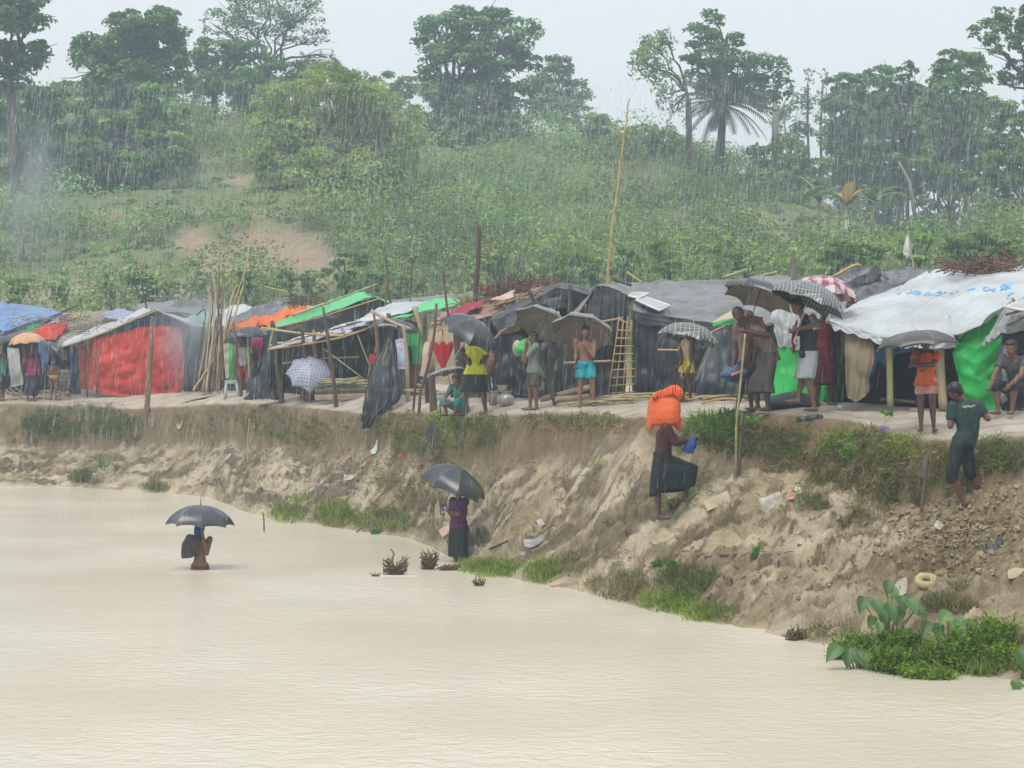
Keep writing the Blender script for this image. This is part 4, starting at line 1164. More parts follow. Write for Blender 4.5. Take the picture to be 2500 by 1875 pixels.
# --- black gable
s = shelter('shelter with a black sheeted gable and brown dark opening at the centre', (1320, 976, 40.6))
sheet('roof', [[(1260, 735, 44), (1310, 712, 44), (1372, 692, 44), (1450, 708, 44)], [(1196, 785, 41.6), (1275, 755, 41.4), (1358, 703, 41), (1446, 720, 41)]], T_BLACK, s, wr=.04, fold=.03, seed=76, nu=40)
sheet('gable', [[(1200, 784, 41.3), (1280, 752, 41.2), (1358, 708, 41.0), (1448, 722, 41)], [(1215, 815, 41), (1290, 775, 41), (1358, 752, 40.9), (1448, 775, 41)]], T_BLACK, s, wr=.05, fold=.05, ff=5, seed=77, nu=36)
wall('back_wall', [(1200, 785, 43), (1450, 735, 43)], [(1200, 972, 43), (1450, 974, 43)], DARK, s, seed=78)  # backdrop sheet coloured as the shade inside the opening
wall('front_wall', [(1205, 828, 41), (1250, 812, 40.9), (1300, 828, 40.8), (1350, 830, 40.8)], [(1208, 955, 41), (1252, 962, 40.7), (1300, 970, 40.6), (1350, 972, 40.6)], T_BLACK, s, wr=.08, fold=.10, ff=7, seed=79, nu=36)
wall('front_wall', [(1340, 832, 40.6), (1400, 790, 40.5), (1440, 772, 40.2)], [(1345, 972, 40.3), (1395, 974, 40.2), (1445, 975, 40)], T_BLACK, s, wr=.07, fold=.08, ff=6, seed=80)
for k in range(8):
    pole('stored_pole', None, [(1208 + k * 2, 826 - k * 2.4, 40.8), (1266 + k * 2, 806 - k * 3, 41.6)], .02, .018, BAMBOO if k % 3 else PALEWOOD, parent=s, seed=k)
pole('post', None, [(1391, 696, 40.4), (1393, 780, 40.4)], .045, .045, WOOD, parent=s)
pole('post', None, [(1292, 708, 40.6), (1312, 755, 40.6)], .045, .04, WOOD, parent=s)
sheet('stored_cloth', [[(1334, 762, 40.4), (1365, 760, 40.5)], [(1336, 776, 40.2), (1362, 778, 40.3)]], mat('olive_cloth', (.36, .38, .10), (.27, .29, .08)), s, wr=.08, nu=12, nv=8, seed=81)
sheet('stored_cloth', [[(1366, 778, 40.2), (1400, 758, 40.3)], [(1370, 790, 40), (1398, 784, 40)]], T_CREAM, s, wr=.10, nu=12, nv=8, seed=82)
rag('bright green plastic sheet over a bundle behind the boy in grey', [[(1258, 840, 40), (1276, 828, 40.1), (1300, 826, 40.2)], [(1256, 852, 39.8), (1275, 848, 39.6), (1298, 850, 39.8)], [(1260, 868, 39.8), (1278, 868, 39.7), (1296, 866, 39.8)]], T_GREEN, 83, .05)
o_ = MB(); o_.ball(P(1263, 850, 40.1), (.10, .2, .16)); tag(o_.build('bundle', T_CREAM), 'small cream bundle under the green plastic sheet', 'bundle')

# --- tall black shelter with the lattice door
s = shelter('tall black tarpaulin shelter with a bamboo lattice doorway', (1480, 976, 38.6))
sheet('front_wall', [[(1440, 722, 38.8), (1462, 697, 38.6), (1500, 706, 38.6), (1538, 724, 38.7)], [(1398, 778, 38.8), (1450, 775, 38.5), (1500, 780, 38.5), (1530, 780, 38.6)], [(1372, 900, 38.8), (1440, 900, 38.6), (1490, 900, 38.6), (1525, 900, 38.7)], [(1370, 974, 38.8), (1435, 976, 38.6), (1490, 972, 38.6), (1528, 972, 38.7)]], T_BLACK if False else tarp_mat('worn_black_tarpaulin', (.026, .030, .033), (.070, .075, .080), .45, .4), s, wr=.05, fold=.10, ff=8, seed=86, nu=48, nv=36)
sheet('roof', [[(1462, 696, 38.7), (1500, 705, 38.7), (1540, 722, 38.7)], [(1490, 692, 41.5), (1530, 698, 41.5), (1570, 712, 41.5)]], T_GREY, s, wr=.04, seed=87, nv=10)
sheet('side_flap', [[(1440, 722, 38.75), (1456, 704, 38.7)], [(1396, 770, 38.5), (1412, 772, 38.4)], [(1388, 792, 38.5), (1400, 795, 38.4)]], T_GREY, s, wr=.04, seed=88, nu=12)
pole('cross_pole', None, [(1438, 792, 38.1), (1522, 776, 38.1)], .022, .02, BAMBOO, parent=s, bamboo=True)
pole('cross_pole', None, [(1512, 780, 38), (1552, 798, 38)], .02, .016, BAMBOO, parent=s, bamboo=True)
pole('cross_pole', None, [(1376, 886, 38.1), (1502, 881, 38.1)], .022, .02, BAMBOO, parent=s, bamboo=True)
pole('post', None, [(1430, 742, 38.5), (1429, 800, 38.5)], .035, .035, WOOD, parent=s)
pole('post', None, [(1547, 735, 38.4), (1551, 985, 38.2)], .05, .05, WOOD, parent=s)
lat = thing('lattice_door', (1520, 966, 37.9), 'leaning bamboo lattice door in front of the tall black shelter', 'door')
for k in range(5):
    pole('upright', None, [(1512 + k * 10, 772 + (k % 2) * 10, 37.95), (1486 + k * 17, 962 - k * .8, 37.8)], .011, .011, BAMBOO, parent=lat, seed=k)
for k in range(9):
    t = k / 8
    pole('crossbar', None, [(1508 - 20 * t, 806 + 155 * t, 37.86), (1546 + 8 * t, 808 + 148 * t, 37.82)], .013, .013, BAMBOO, parent=lat, seed=k + 9)

# --- big black shelter
s = shelter('largest black tarpaulin shelter with a broad grey roof and solar panels', (1660, 976, 36.6))
sheet('roof', [[(1490, 698, 42), (1560, 690, 41.6), (1620, 683, 41.2), (1720, 681, 40.6), (1845, 684, 40)], [(1530, 725, 39.6), (1600, 725, 39.2), (1660, 728, 38.8), (1740, 732, 38.4), (1850, 735, 37.8)], [(1548, 760, 37.6), (1610, 775, 37.3), (1660, 782, 37), (1720, 790, 36.6), (1800, 800, 36.2)]], T_GREY, s, wr=.055, foldv=.025, ff=5, seed=91, nu=60, nv=36, fr=1.4)
sheet('eave', [[(1546, 756, 37.55), (1610, 770, 37.25), (1700, 785, 36.7), (1790, 797, 36.2)], [(1552, 785, 37.5), (1615, 800, 37.2), (1700, 812, 36.7), (1780, 818, 36.2)]], tarp_mat('worn_black_tarpaulin', (0, 0, 0), (0, 0, 0)), s, wr=.04, foldv=.03, ff=3, seed=92, nu=40, nv=10)
wall('front_wall', [(1550, 770, 37.7), (1600, 790, 37.4), (1650, 800, 37.1), (1740, 806, 36.6)], [(1545, 976, 37.7), (1600, 976, 37.3), (1650, 977, 37), (1740, 978, 36.5)], T_BLACK, s, wr=.06, fold=.11, ff=9, seed=93, nu=50, nv=30)
sheet('leaning_sheet', [[(1735, 812, 36.2), (1775, 800, 35.8), (1835, 800, 35.2), (1905, 790, 34.6)], [(1710, 900, 35.8), (1770, 890, 35.4), (1835, 890, 34.9), (1905, 880, 34.4)], [(1690, 976, 35.4), (1765, 972, 35.1), (1835, 975, 34.6), (1905, 978, 34.2)]], tarp_mat('worn_black_tarpaulin', (0, 0, 0), (0, 0, 0)), s, wr=.06, fold=.12, ff=8, seed=94, nu=50, nv=30)
sheet('roof', [[(1830, 676, 39.5), (1880, 672, 39.3), (1930, 676, 39)], [(1835, 698, 37.6), (1885, 695, 37.4), (1932, 696, 37.2)]], T_GREY, s, wr=.04, seed=95, nv=8)
pole('rail', None, [(1606, 854, 36.8), (1668, 855, 36.6)], .018, .016, BAMBOO, parent=s, bamboo=True)
pole('rail', None, [(1653, 858, 36.5), (1663, 838, 36.5)], .012, .01, BAMBOO, parent=s)
pole('rail', None, [(1728, 816, 35.9), (1772, 795, 35.9)], .02, .018, BAMBOO, parent=s, bamboo=True)
pole('roof_pole', None, [(1498, 680, 41), (1540, 696, 40.5)], .05, .03, WOOD, parent=s)
pole('roof_pole', None, [(1532, 665, 41), (1568, 690, 40.5)], .022, .018, BAMBOO, parent=s, bamboo=True)
pole('roof_pole', None, [(1765, 678, 40), (1826, 657, 40)], .028, .024, GREENBAM, parent=s, bamboo=True)
pole('roof_pole', None, [(1840, 678, 39.5), (1898, 664, 39.5)], .028, .024, GREENBAM, parent=s, bamboo=True)
PANEL = mat('solar_glass', (.30, .31, .34), (.36, .37, .40), .15, .6, 3)
FRAMEM = mat('panel_frame', (.70, .68, .60), (.62, .60, .52), .4, .4)


def solar(label, q):
    c = np.array([list(PP(x)) for x in q]); o = thing('solar_panel', tuple_mid(q), label, 'solar panel', 'solar panels on the roofs')
    m = c.mean(0); n = np.cross(c[1] - c[0], c[2] - c[0]); n /= np.linalg.norm(n)
    n = n if n[2] > 0 else -n
    inn = m + (c - m) * .9
    b = MB(); b.add(np.concatenate([inn + n * .012, inn - n * .005]), [(0, 1, 2, 3), (7, 6, 5, 4), (0, 4, 5, 1), (1, 5, 6, 2), (2, 6, 7, 3), (3, 7, 4, 0)]); b.build('glass', PANEL, o, False)
    f = MB()
    for i in range(4):
        f.tube([c[i], c[(i + 1) % 4]], .022, 4)
    f.build('frame', FRAMEM, o)
    return o


def tuple_mid(q):
    return (sum(x[0] for x in q) / len(q), sum(x[1] for x in q) / len(q), sum(x[2] for x in q) / len(q))


solar('large white framed solar panel tilted on the grey tarpaulin roof', [(1552, 733, 38.2), (1610, 758, 37.2), (1635, 746, 37.7), (1572, 724, 38.9)])
solar('small white framed solar panel above the larger one on the grey roof', [(1534, 723, 38.6), (1558, 728, 38.4), (1585, 716, 39.2), (1544, 715, 39.4)])
rag('bright green sheet flap under the cream board left of the old man', [[(1739, 795, 35.6), (1772, 780, 35.7), (1802, 770, 35.8)], [(1742, 800, 35.4), (1775, 796, 35.4), (1802, 800, 35.5)]], T_GREEN, 96, .03)
rag('cream sheet sticking out left of the old man\'s head', [[(1740, 788, 35.5), (1790, 756, 35.6)], [(1742, 792, 35.4), (1796, 774, 35.4)]], T_CREAM, 97, .02, .0)

# --- green walled shelter behind the two men
s = shelter('shelter with a bright green lower wall behind the two men with umbrellas', (1960, 983, 32.9))
sheet('green_wall', [[(1898, 845, 33.2), (1950, 850, 33), (2035, 856, 32.8)], [(1890, 920, 33.1), (1950, 920, 32.9), (2032, 920, 32.7)], [(1876, 988, 32.9), (1950, 984, 32.8), (2026, 982, 32.7)]], T_GREEN, s, wr=.035, fold=.05, ff=6, seed=101, nu=40, nv=26)
sheet('upper_wall', [[(1880, 752, 33.6), (1930, 760, 33.4), (1975, 760, 33.2), (2050, 765, 33)], [(1900, 848, 33.1), (1925, 845, 33), (1950, 852, 32.9), (2040, 856, 32.8)]], T_SILVER, s, wr=.07, fold=.06, ff=6, seed=102, nu=40)
sheet('door_sheet', [[(2036, 775, 32.8), (2072, 785, 32.7)], [(2036, 985, 32.8), (2070, 986, 32.7)]], tarp_mat('dark_green_sheet', (.018, .07, .035), (.03, .10, .05)), s, fold=.04, ff=3, seed=103, nu=14)
sheet('roof', [[(1790, 695, 37.4), (1950, 700, 36.5), (2070, 705, 36)], [(1835, 800, 34), (1945, 775, 33.3), (2065, 770, 33)]], T_GREY, s, wr=.05, seed=104)
pole('post', None, [(2034, 770, 32.6), (2036, 990, 32.6)], .05, .045, WOOD, parent=s)
rag('dark grey garment with an orange hem hanging behind the younger man', [[(1996, 780, 32.2), (2046, 778, 32.2)], [(2000, 820, 32.1), (2050, 822, 32.1)], [(1998, 862, 32.1), (2052, 850, 32.1)]], mat('charcoal_cloth', (.045, .055, .065), (.07, .08, .09)), 105, .03, .05)
pole('hem', 'orange seam along the bottom of the dark grey garment', [(1998, 863, 32.05), (2026, 859, 32.05), (2052, 851, 32.05)], .012, .012, mat('coral', (.55, .2, .13)), 'hem')
o_ = sheet('log_cover', [[(1880, 972, 31.9), (1930, 962, 31.8), (2000, 962, 31.7)], [(1880, 988, 31.6), (1930, 986, 31.5), (2000, 988, 31.5)], [(1882, 1002, 31.7), (1930, 1004, 31.6), (2002, 1002, 31.6)]], T_BLACK, None, nu=20, nv=12, wr=.05, seed=106)
tag(o_, 'rolled black plastic bundle lying at the foot of the green wall', 'bundle')

# --- ribbed black roof
s = shelter('shelter with a ribbed black roof behind the white tarpaulin one', (2150, 985, 36))
sheet('roof', [[(2030, 680, 39), (2065, 662, 39), (2101, 650, 39), (2150, 656, 39)], [(2050, 715, 36.6), (2090, 700, 36.6), (2130, 690, 36.6), (2170, 675, 36.6)]], T_RIB, s, wr=.06, fold=.04, foldv=.05, ff=6, seed=111, nu=36)
sheet('roof', [[(2125, 675, 38.5), (2185, 656, 38.5), (2230, 658, 38.5), (2280, 668, 38.5)], [(2065, 712, 36.2), (2130, 700, 36), (2190, 690, 35.8), (2245, 676, 35.6)], [(2085, 735, 35.2), (2120, 728, 35.2), (2180, 712, 35.2), (2235, 684, 35.2)]], T_RIB, s, wr=.04, foldv=.06, ff=8, seed=112, nu=40, nv=30)
sheet('roof_tuck', [[(2060, 690, 36.6), (2110, 672, 37), (2150, 658, 37.4)], [(2070, 702, 36.2), (2118, 690, 36.4), (2148, 672, 36.8)]], T_BLACK, s, wr=.12, seed=113)
wall('wall', [(2040, 730, 36.4), (2240, 700, 36)], [(2040, 985, 36.4), (2240, 985, 36)], T_BLACK, s, seed=114)
pole('ridge_pole', None, [(2028, 680, 38.5), (2085, 648, 38.5), (2102, 650, 38.5)], .03, .03, BAMBOO, parent=s)
twig_heap('roof_straw', None, (2050, 2085), (728, 745), 35.4, 60, .4, PINKTHATCH, 115, s)

# --- white tarpaulin shelter
s = shelter('big shelter with a white tarpaulin roof printed with blue marks', (2250, 992, 31.5))
WCTRL = [[(2018, 778, 31.6), (2110, 735, 33.4), (2240, 674, 35.2), (2290, 663, 35.2), (2400, 652, 35), (2580, 640, 34.6)],
         [(2018, 784, 31.2), (2100, 768, 31.9), (2220, 738, 32.6), (2300, 730, 32.6), (2410, 712, 32.4), (2580, 690, 32.2)],
         [(2020, 788, 31.0), (2085, 806, 30.9), (2174, 826, 30.8), (2250, 826, 30.7), (2330, 824, 30.6), (2445, 762, 30.6)]]
sheet('roof', WCTRL, T_WHITE, s, nu=80, nv=50, wr=.045, foldv=.02, ff=5, fold=.03, seed=121, fr=1.5)
sheet('valance', [[(2020, 786, 31.02), (2085, 803, 30.92), (2174, 822, 30.82), (2250, 822, 30.72), (2330, 820, 30.62)], [(2030, 800, 30.95), (2088, 818, 30.85), (2174, 842, 30.75), (2250, 850, 30.68), (2332, 846, 30.6)]], T_WHITE, s, nu=60, nv=10, wr=.03, fold=.07, ff=9, seed=122)
for k, (x, w, h_) in enumerate(((2228, 26, 26), (2272, 20, 20), (2320, 22, 48), (2170, 22, 20))):
    sheet('tucked_corner', [[(x - 2, 800 - h_ + 20, 30.75), (x + 2, 800 - h_ + 20, 30.75)], [(x - w * .5, 822, 30.5), (x + w * .4, 824, 30.5)], [(x - w, 836, 30.6), (x + w * .6, 842, 30.6)]], T_WHITE, s, nu=10, nv=10, wr=.02, seed=125 + k)
# blue lettering strokes printed on the roof, read as worn marks
gw, nw = sheet_grid(WCTRL, 80, 50, .045, .03, 5, 121, 0, 1.5, .02, .03)
PRINT = mat('blue_print', (0.10, 0.36, 0.70), (0.24, 0.50, 0.76), .5, .3, 9, contrast=(.4, .6))


def on_roof(px, py):
    gp = np.stack([gw[..., 0] / gw[..., 1] * F + CX, HY - (gw[..., 2] - H) * F / gw[..., 1]], -1)
    d = ((gp - np.array([px, py])) ** 2).sum(-1); i = np.unravel_index(np.argmin(d), d.shape)
    i0, j0 = min(max(i[0], 1), 48), min(max(i[1], 1), 78)
    # local linear solve for a smooth position
    e1 = (gp[i0, j0 + 1] - gp[i0, j0 - 1]) / 2; e2 = (gp[i0 + 1, j0] - gp[i0 - 1, j0]) / 2
    t = np.linalg.lstsq(np.stack([e1, e2], 1), np.array([px, py]) - gp[i0, j0], rcond=None)[0]
    t = np.clip(t, -1, 1)
    q = gw[i0, j0] + (gw[i0, j0 + 1] - gw[i0, j0 - 1]) / 2 * t[0] + (gw[i0 + 1, j0] - gw[i0 - 1, j0]) / 2 * t[1]
    nn = np.cross((gw[i0, j0 + 1] - gw[i0, j0 - 1]), (gw[i0 + 1, j0] - gw[i0 - 1, j0])); nn /= np.linalg.norm(nn)
    return q, (nn if nn[1] < 0 else -nn)


def stroke(pts, w):
    V, Q = [], []
    pts = np.array(pts, float)
    for i, (x, y) in enumerate(pts):
        t = pts[min(i + 1, len(pts) - 1)] - pts[max(i - 1, 0)]; t /= np.linalg.norm(t) + 1e-6
        nx = np.array([-t[1], t[0]]) * w / 2 * (0.55 + .45 * math.sin(math.pi * (i + .5) / len(pts)))
        for sgn in (1, -1):
            q, nn = on_roof(x + nx[0] * sgn, y + nx[1] * sgn); V.append(q + nn * .014)
        if i: b = len(V); Q.append((b - 4, b - 3, b - 1, b - 2))
    return V, Q


STROKES = [([(2160, 719), (2163, 714), (2170, 711), (2176, 713)], 3.5), ([(2166, 710), (2176, 706), (2186, 706)], 2.5), ([(2190, 718), (2198, 715), (2200, 711)], 2.5), ([(2192, 704), (2197, 703)], 3),
           ([(2212, 717), (2220, 716), (2226, 711), (2223, 708)], 3), ([(2226, 717), (2232, 712), (2240, 711), (2247, 715), (2243, 719), (2234, 720), (2229, 717)], 4), ([(2236, 715), (2242, 715)], 3.5),
           ([(2254, 722), (2264, 717), (2272, 716)], 2.5), ([(2262, 724), (2276, 720)], 2), ([(2278, 722), (2290, 715), (2298, 713)], 2.5), ([(2284, 724), (2300, 718)], 2), ([(2294, 721), (2300, 713), (2294, 712)], 2.5), ([(2304, 718), (2310, 713)], 2.5),
           ([(2315, 718), (2324, 716), (2330, 718)], 2.5), ([(2322, 722), (2328, 711)], 2.5), ([(2334, 714), (2340, 712)], 3), ([(2358, 712), (2366, 709), (2372, 707)], 2.5), ([(2362, 706), (2370, 712)], 2.5), ([(2374, 706), (2382, 705)], 2), ([(2368, 704), (2380, 710)], 2),
           ([(2410, 702), (2402, 704), (2401, 709), (2408, 711), (2416, 709)], 3.5), ([(2414, 703), (2420, 709), (2428, 707), (2431, 702)], 3.5), ([(2442, 703), (2450, 697), (2460, 697), (2466, 702), (2460, 706), (2450, 707), (2444, 704)], 4.5), ([(2452, 702), (2460, 701)], 4), ([(2464, 693), (2470, 694)], 3),
           ([(2476, 716), (2468, 718), (2461, 724), (2460, 731)], 4.5)]
pr = MB()
for pts, w in STROKES:
    pts = np.array(pts, float)
    n = max(8, len(pts) * 4)
    v, q = stroke(_cr(pts, np.linspace(0, len(pts) - 1, n)), w)
    pr.add(v, q)
pr_o = pr.build('blue_print', PRINT, s, False)
sheet('green_wall', [[(2330, 828, 30.9), (2385, 795, 30.9), (2436, 764, 30.9)], [(2326, 858, 30.8), (2385, 860, 30.7), (2446, 815, 30.8)], [(2338, 925, 30.8), (2390, 930, 30.65), (2444, 920, 30.8)], [(2352, 985, 30.8), (2396, 1004, 30.7), (2438, 1000, 30.8)]], T_GREEN, s, nu=44, nv=50, wr=.075, foldv=.035, ff=5, seed=131, fr=2.2)
wall('back_wall', [(2060, 800, 32.4), (2340, 820, 32.1)], [(2060, 992, 32.4), (2340, 1000, 32.1)], DARK, s, seed=132)  # dark backdrop painted as the unlit interior
wall('side_wall', [(2330, 822, 30.95), (2450, 765, 33)], [(2350, 1000, 30.95), (2450, 1000, 33)], T_BLACK, s, seed=133)
sheet('curtain', [[(2062, 798, 31.1), (2092, 806, 31), (2126, 816, 31)], [(2064, 860, 31), (2096, 862, 30.9), (2134, 862, 30.95)], [(2066, 920, 31), (2096, 922, 30.9), (2126, 920, 30.95)], [(2068, 970, 31), (2090, 980, 30.9), (2126, 954, 30.95)]], T_SACK, s, nu=24, nv=26, wr=.035, fold=.05, ff=4, seed=134)
sheet('blue_sheet', [[(2126, 830, 31.3), (2180, 838, 31.2), (2232, 838, 31.2)], [(2124, 872, 31.2), (2172, 862, 31.1), (2230, 855, 31.1)], [(2126, 950, 31.3), (2150, 890, 31.2), (2180, 870, 31.2)]], T_NAVY if False else tarp_mat('mid_blue_tarpaulin', (.035, .10, .26), (.06, .16, .36)), s, wr=.08, fold=.06, seed=135)
pole('post', None, [(2170, 830, 31), (2172, 900, 31), (2174, 992, 31)], .055, .05, GREENBAM, parent=s)
pole('post', None, [(2290, 830, 30.9), (2297, 920, 30.9), (2304, 1000, 30.9)], .075, .07, PALEWOOD, parent=s)
pole('loose_wood', None, [(2150, 975, 31.2), (2235, 982, 31)], .03, .025, WOOD, parent=s)
twig_heap('branches', 'rust brown dry branches piled on the ridge of the white roof', (2320, 2490), (642, 660), 34.4, 90, .8, REDTWIG, 136, None, r=.014, flat=.35)
for k, (x0, y0, x1, y1) in enumerate(((2380, 660, 2400, 622), (2412, 655, 2410, 630), (2420, 640, 2410, 622), (2440, 612, 2480, 640), (2443, 600, 2436, 618), (2455, 655, 2475, 626))):
    pole('dry_branch', ('leftmost', 'second', 'third', 'fourth', 'fifth', 'rightmost')[k] + ' dry branch from the left sticking up from the white roof', [(x0, y0, 34.5), ((x0 + x1) / 2 + 4, (y0 + y1) / 2, 34.5), (x1, y1, 34.5)], .03, .012, REDTWIG, 'branch', 'dry branches on the white roof', seed=k)

# --- right edge
s = shelter('black sheeted shelter cut off by the right edge', (2490, 1000, 30.2))
sheet('roof', [[(2470, 735, 31.4), (2500, 722, 31.8), (2600, 700, 32)], [(2440, 770, 30.4), (2490, 772, 30.4), (2600, 770, 30.4)], [(2396, 842, 30), (2440, 815, 29.9), (2600, 800, 29.9)]], T_SILVER, s, wr=.06, fold=.05, seed=141)
wall('wall', [(2446, 812, 30.4), (2600, 800, 30)], [(2448, 1002, 30.4), (2600, 1004, 30)], T_BLACK, s, wr=.05, fold=.09, ff=7, seed=142)
sheet('hanging_sheet', [[(2448, 840, 30.1), (2470, 845, 30)], [(2446, 930, 30.1), (2462, 930, 30)], [(2446, 985, 30.1), (2458, 975, 30)]], T_SILVER, s, nu=10, wr=.04, fold=.05, seed=143)
pole('roof_pole', None, [(2455, 768, 29.8), (2520, 752, 29.8)], .02, .02, WOOD, parent=s)
pole('roof_pole', None, [(2458, 795, 29.7), (2520, 765, 29.8)], .02, .02, WOOD, parent=s)
solar('white solar panel on the black roof at the right edge', [(2456, 750, 29.9), (2512, 760, 29.6), (2540, 736, 30.4), (2500, 732, 30.6)])

# ------------------------------------------------------------------ posts and poles standing free
def post(label, pts, r_top, r_bot, m, seed=0, bamboo=False, foot=True, name='wooden_post', group='posts and poles set in the bank', cat='post'):
    pts = [(x, y, d) for x, y, d in pts]
    return pole(name, label, pts, r_top, r_bot, m, cat, group, seed, bamboo, foot=foot, wob=.004)


post('thick ringed bamboo post planted in the bank in front of the red wall', [(373, 774, 60), (366, 880, 60), (355, 1024, 60)], .055, .085, mat('weathered_bamboo', (.22, .15, .08), (.15, .10, .055), .6, .3, 6), 1, True)
post('crooked thin post left of the plastic stool', [(539, 766, 57), (541, 850, 57), (548, 930, 57), (553, 978, 57)], .035, .05, WOOD, 2)
post('knotted wavy post in front of the child in red trousers', [(570, 789, 56), (578, 850, 56), (574, 900, 56), (588, 950, 56), (585, 990, 56)], .035, .045, WOOD, 3)
post('slim green stick in front of the pale green shirt', [(603, 787, 56.4), (607, 870, 56.4), (608, 925, 56.4), (606, 980, 56.4)], .025, .03, GREENBAM, 4)
post('stout brown post holding up the end of the bamboo rail', [(664, 783, 51.5), (674, 860, 51.5), (691, 990, 51.5)], .06, .085, WOOD, 5)
post('slim post right of the crouching person under the checked umbrella', [(736, 795, 50), (746, 880, 50), (759, 992, 50)], .04, .045, WOOD, 6)
post('tall brown post with a fork under the patched roof', [(790, 752, 48.6), (801, 830, 48.6), (812, 910, 48.6), (823, 998, 48.6)], .035, .055, WOOD, 7)
post('reddish straight pole leaning by the hanging black sheet', [(913, 766, 45.6), (926, 880, 45.6), (941, 1002, 45.6)], .03, .04, REDWOOD, 8)
post('short forked post under the black umbrella behind the hanging sheet', [(948, 765, 46.4), (952, 860, 46.4), (958, 985, 46.4)], .05, .05, WOOD, 9)
post('yellowish post beside the floral cloth', [(985, 795, 45.4), (993, 870, 45.4), (997, 970, 45.4)], .045, .05, PALEWOOD, 10)
post('split pale bamboo post left of the hanging red umbrella', [(1011, 748, 44.2), (1028, 800, 44.2), (1046, 855, 44.2), (1050, 968, 44.2)], .05, .035, PALEWOOD, 11)
post('thin black pole left of the pink sheet', [(1026, 806, 43.4), (1017, 900, 43.4), (1008, 1004, 43.4)], .022, .028, WOOD, 12)
post('bent brown stick in front of the pink sheet', [(1066, 741, 42.8), (1058, 830, 42.8), (1040, 910, 42.8), (1027, 960, 42.8), (1022, 1012, 42.8)], .025, .035, WOOD, 13)
post('crooked grey post behind the pink sheet', [(1038, 766, 44), (1036, 820, 44), (1040, 910, 44), (1045, 980, 44)], .05, .05, WOOD, 14)
post('short thick stump below the hanging red umbrella', [(1054, 890, 42.4), (1055, 940, 42.4), (1060, 996, 42.4)], .055, .09, WOOD, 15)
post('stout dark post leaning left of the yellow shirted man', [(1109, 776, 40.6), (1117, 860, 40.6), (1128, 940, 40.6), (1142, 1014, 40.6)], .06, .085, WOOD, 16)
post('tallest dark wooden pole rising above the roofs left of centre', [(1170, 548, 46), (1166, 640, 46), (1161, 720, 46), (1161, 970, 46)], .05, .075, WOOD, 17)
post('thin straight pole behind the hook of the red umbrella', [(1082, 661, 45), (1091, 750, 45), (1101, 838, 45), (1104, 968, 45)], .022, .032, WOOD, 18)
post('very thin tall stick over the white and green roof', [(1004, 650, 51), (1002, 778, 51), (1001, 962, 51)], .014, .02, WOOD, 19)
post('thin tall leaning pole above the patched roof', [(942, 622, 52), (948, 700, 52), (956, 780, 52), (960, 960, 52)], .025, .035, WOOD, 20)
post('shorter thin stick beside the thin leaning pole', [(943, 681, 52.4), (942, 772, 52.4), (942, 960, 52.4)], .022, .03, REDWOOD, 21)
post('long pale bamboo pole rising high above the black shelter', [(1537, 240, 42), (1522, 340, 42), (1505, 480, 42), (1485, 660, 42), (1478, 960, 42)], .014, .034, BAMBOO, 22, True, name='bamboo_pole', cat='pole')
post('square cut stump post behind the umbrellas', [(1938, 632, 55), (1934, 700, 55), (1934, 900, 55)], .10, .11, mat('grey_wood', (.16, .14, .12), (.11, .10, .085)), 23)
post('curved dark post right of the boy in grey', [(1354, 836, 38.2), (1342, 877, 38.2), (1344, 930, 38.2), (1367, 998, 38.2)], .045, .06, WOOD, 24)
post('short brown post between the two boys', [(1383, 841, 38.8), (1381, 900, 38.8), (1379, 955, 38.8)], .055, .055, WOOD, 25)
post('slim green bamboo stake standing in front of the old man', [(1820, 815, 30.3), (1810, 920, 30.3), (1799, 1030, 30.3), (1795, 1110, 30.3)], .013, .02, GREENBAM, 26, True, name='bamboo_pole', cat='pole')
post('rotten split stump post in the grass below the old man', [(1812, 1012, 30.2), (1808, 1060, 30.1), (1802, 1125, 30)], .022, .03, WOOD, 27)
post('brown stake leaning against the bank below the girl in orange', [(2266, 1100, 27.1), (2258, 1170, 26.9), (2242, 1245, 26.7)], .02, .026, WOOD, 28)
post('thin bare stick on the slope below the stool', [(553, 1035, 56.6), (560, 1090, 56.4), (562, 1122, 56.2)], .018, .02, WOOD, 29)
post('thin yellowish stick on the slope right of the bare one', [(610, 1022, 51.8), (605, 1075, 51.6), (604, 1125, 51.4)], .014, .016, PALEWOOD, 30)
post('short twig stake at the bank crest left of the seated person', [(1074, 985, 41.6), (1075, 1010, 41.6), (1075, 1035, 41.6)], .016, .018, WOOD, 31)
for k, (lab, a, b_, r, m) in enumerate((('long sagging bamboo rail between the stout post and the patched roof', (640, 800, 51.3), (838, 820, 48.9), .028, BAMBOO), ('short yellow bamboo cross rail under the patched roof edge', (763, 812, 49.8), (845, 816, 49.6), .02, BAMBOO), ('waist high bamboo rail across the open dark front', (690, 887, 50.8), (876, 872, 50.2), .022, BAMBOO), ('grey cross beam lashed above the black umbrella', (906, 759, 46.1), (1004, 804, 45.7), .04, PALEWOOD), ('low bamboo rail above the stacked bamboo', (793, 925, 50.4), (876, 920, 50), .018, BAMBOO))):
    mid = tuple((np.array(a) + np.array(b_)) / 2 + np.array([0, (-4 if k == 2 else 4), 0]))
    pole('bamboo_rail', lab, [a, mid, b_], r, r * .9, m, 'rail', 'rails lashed between posts', k, True)
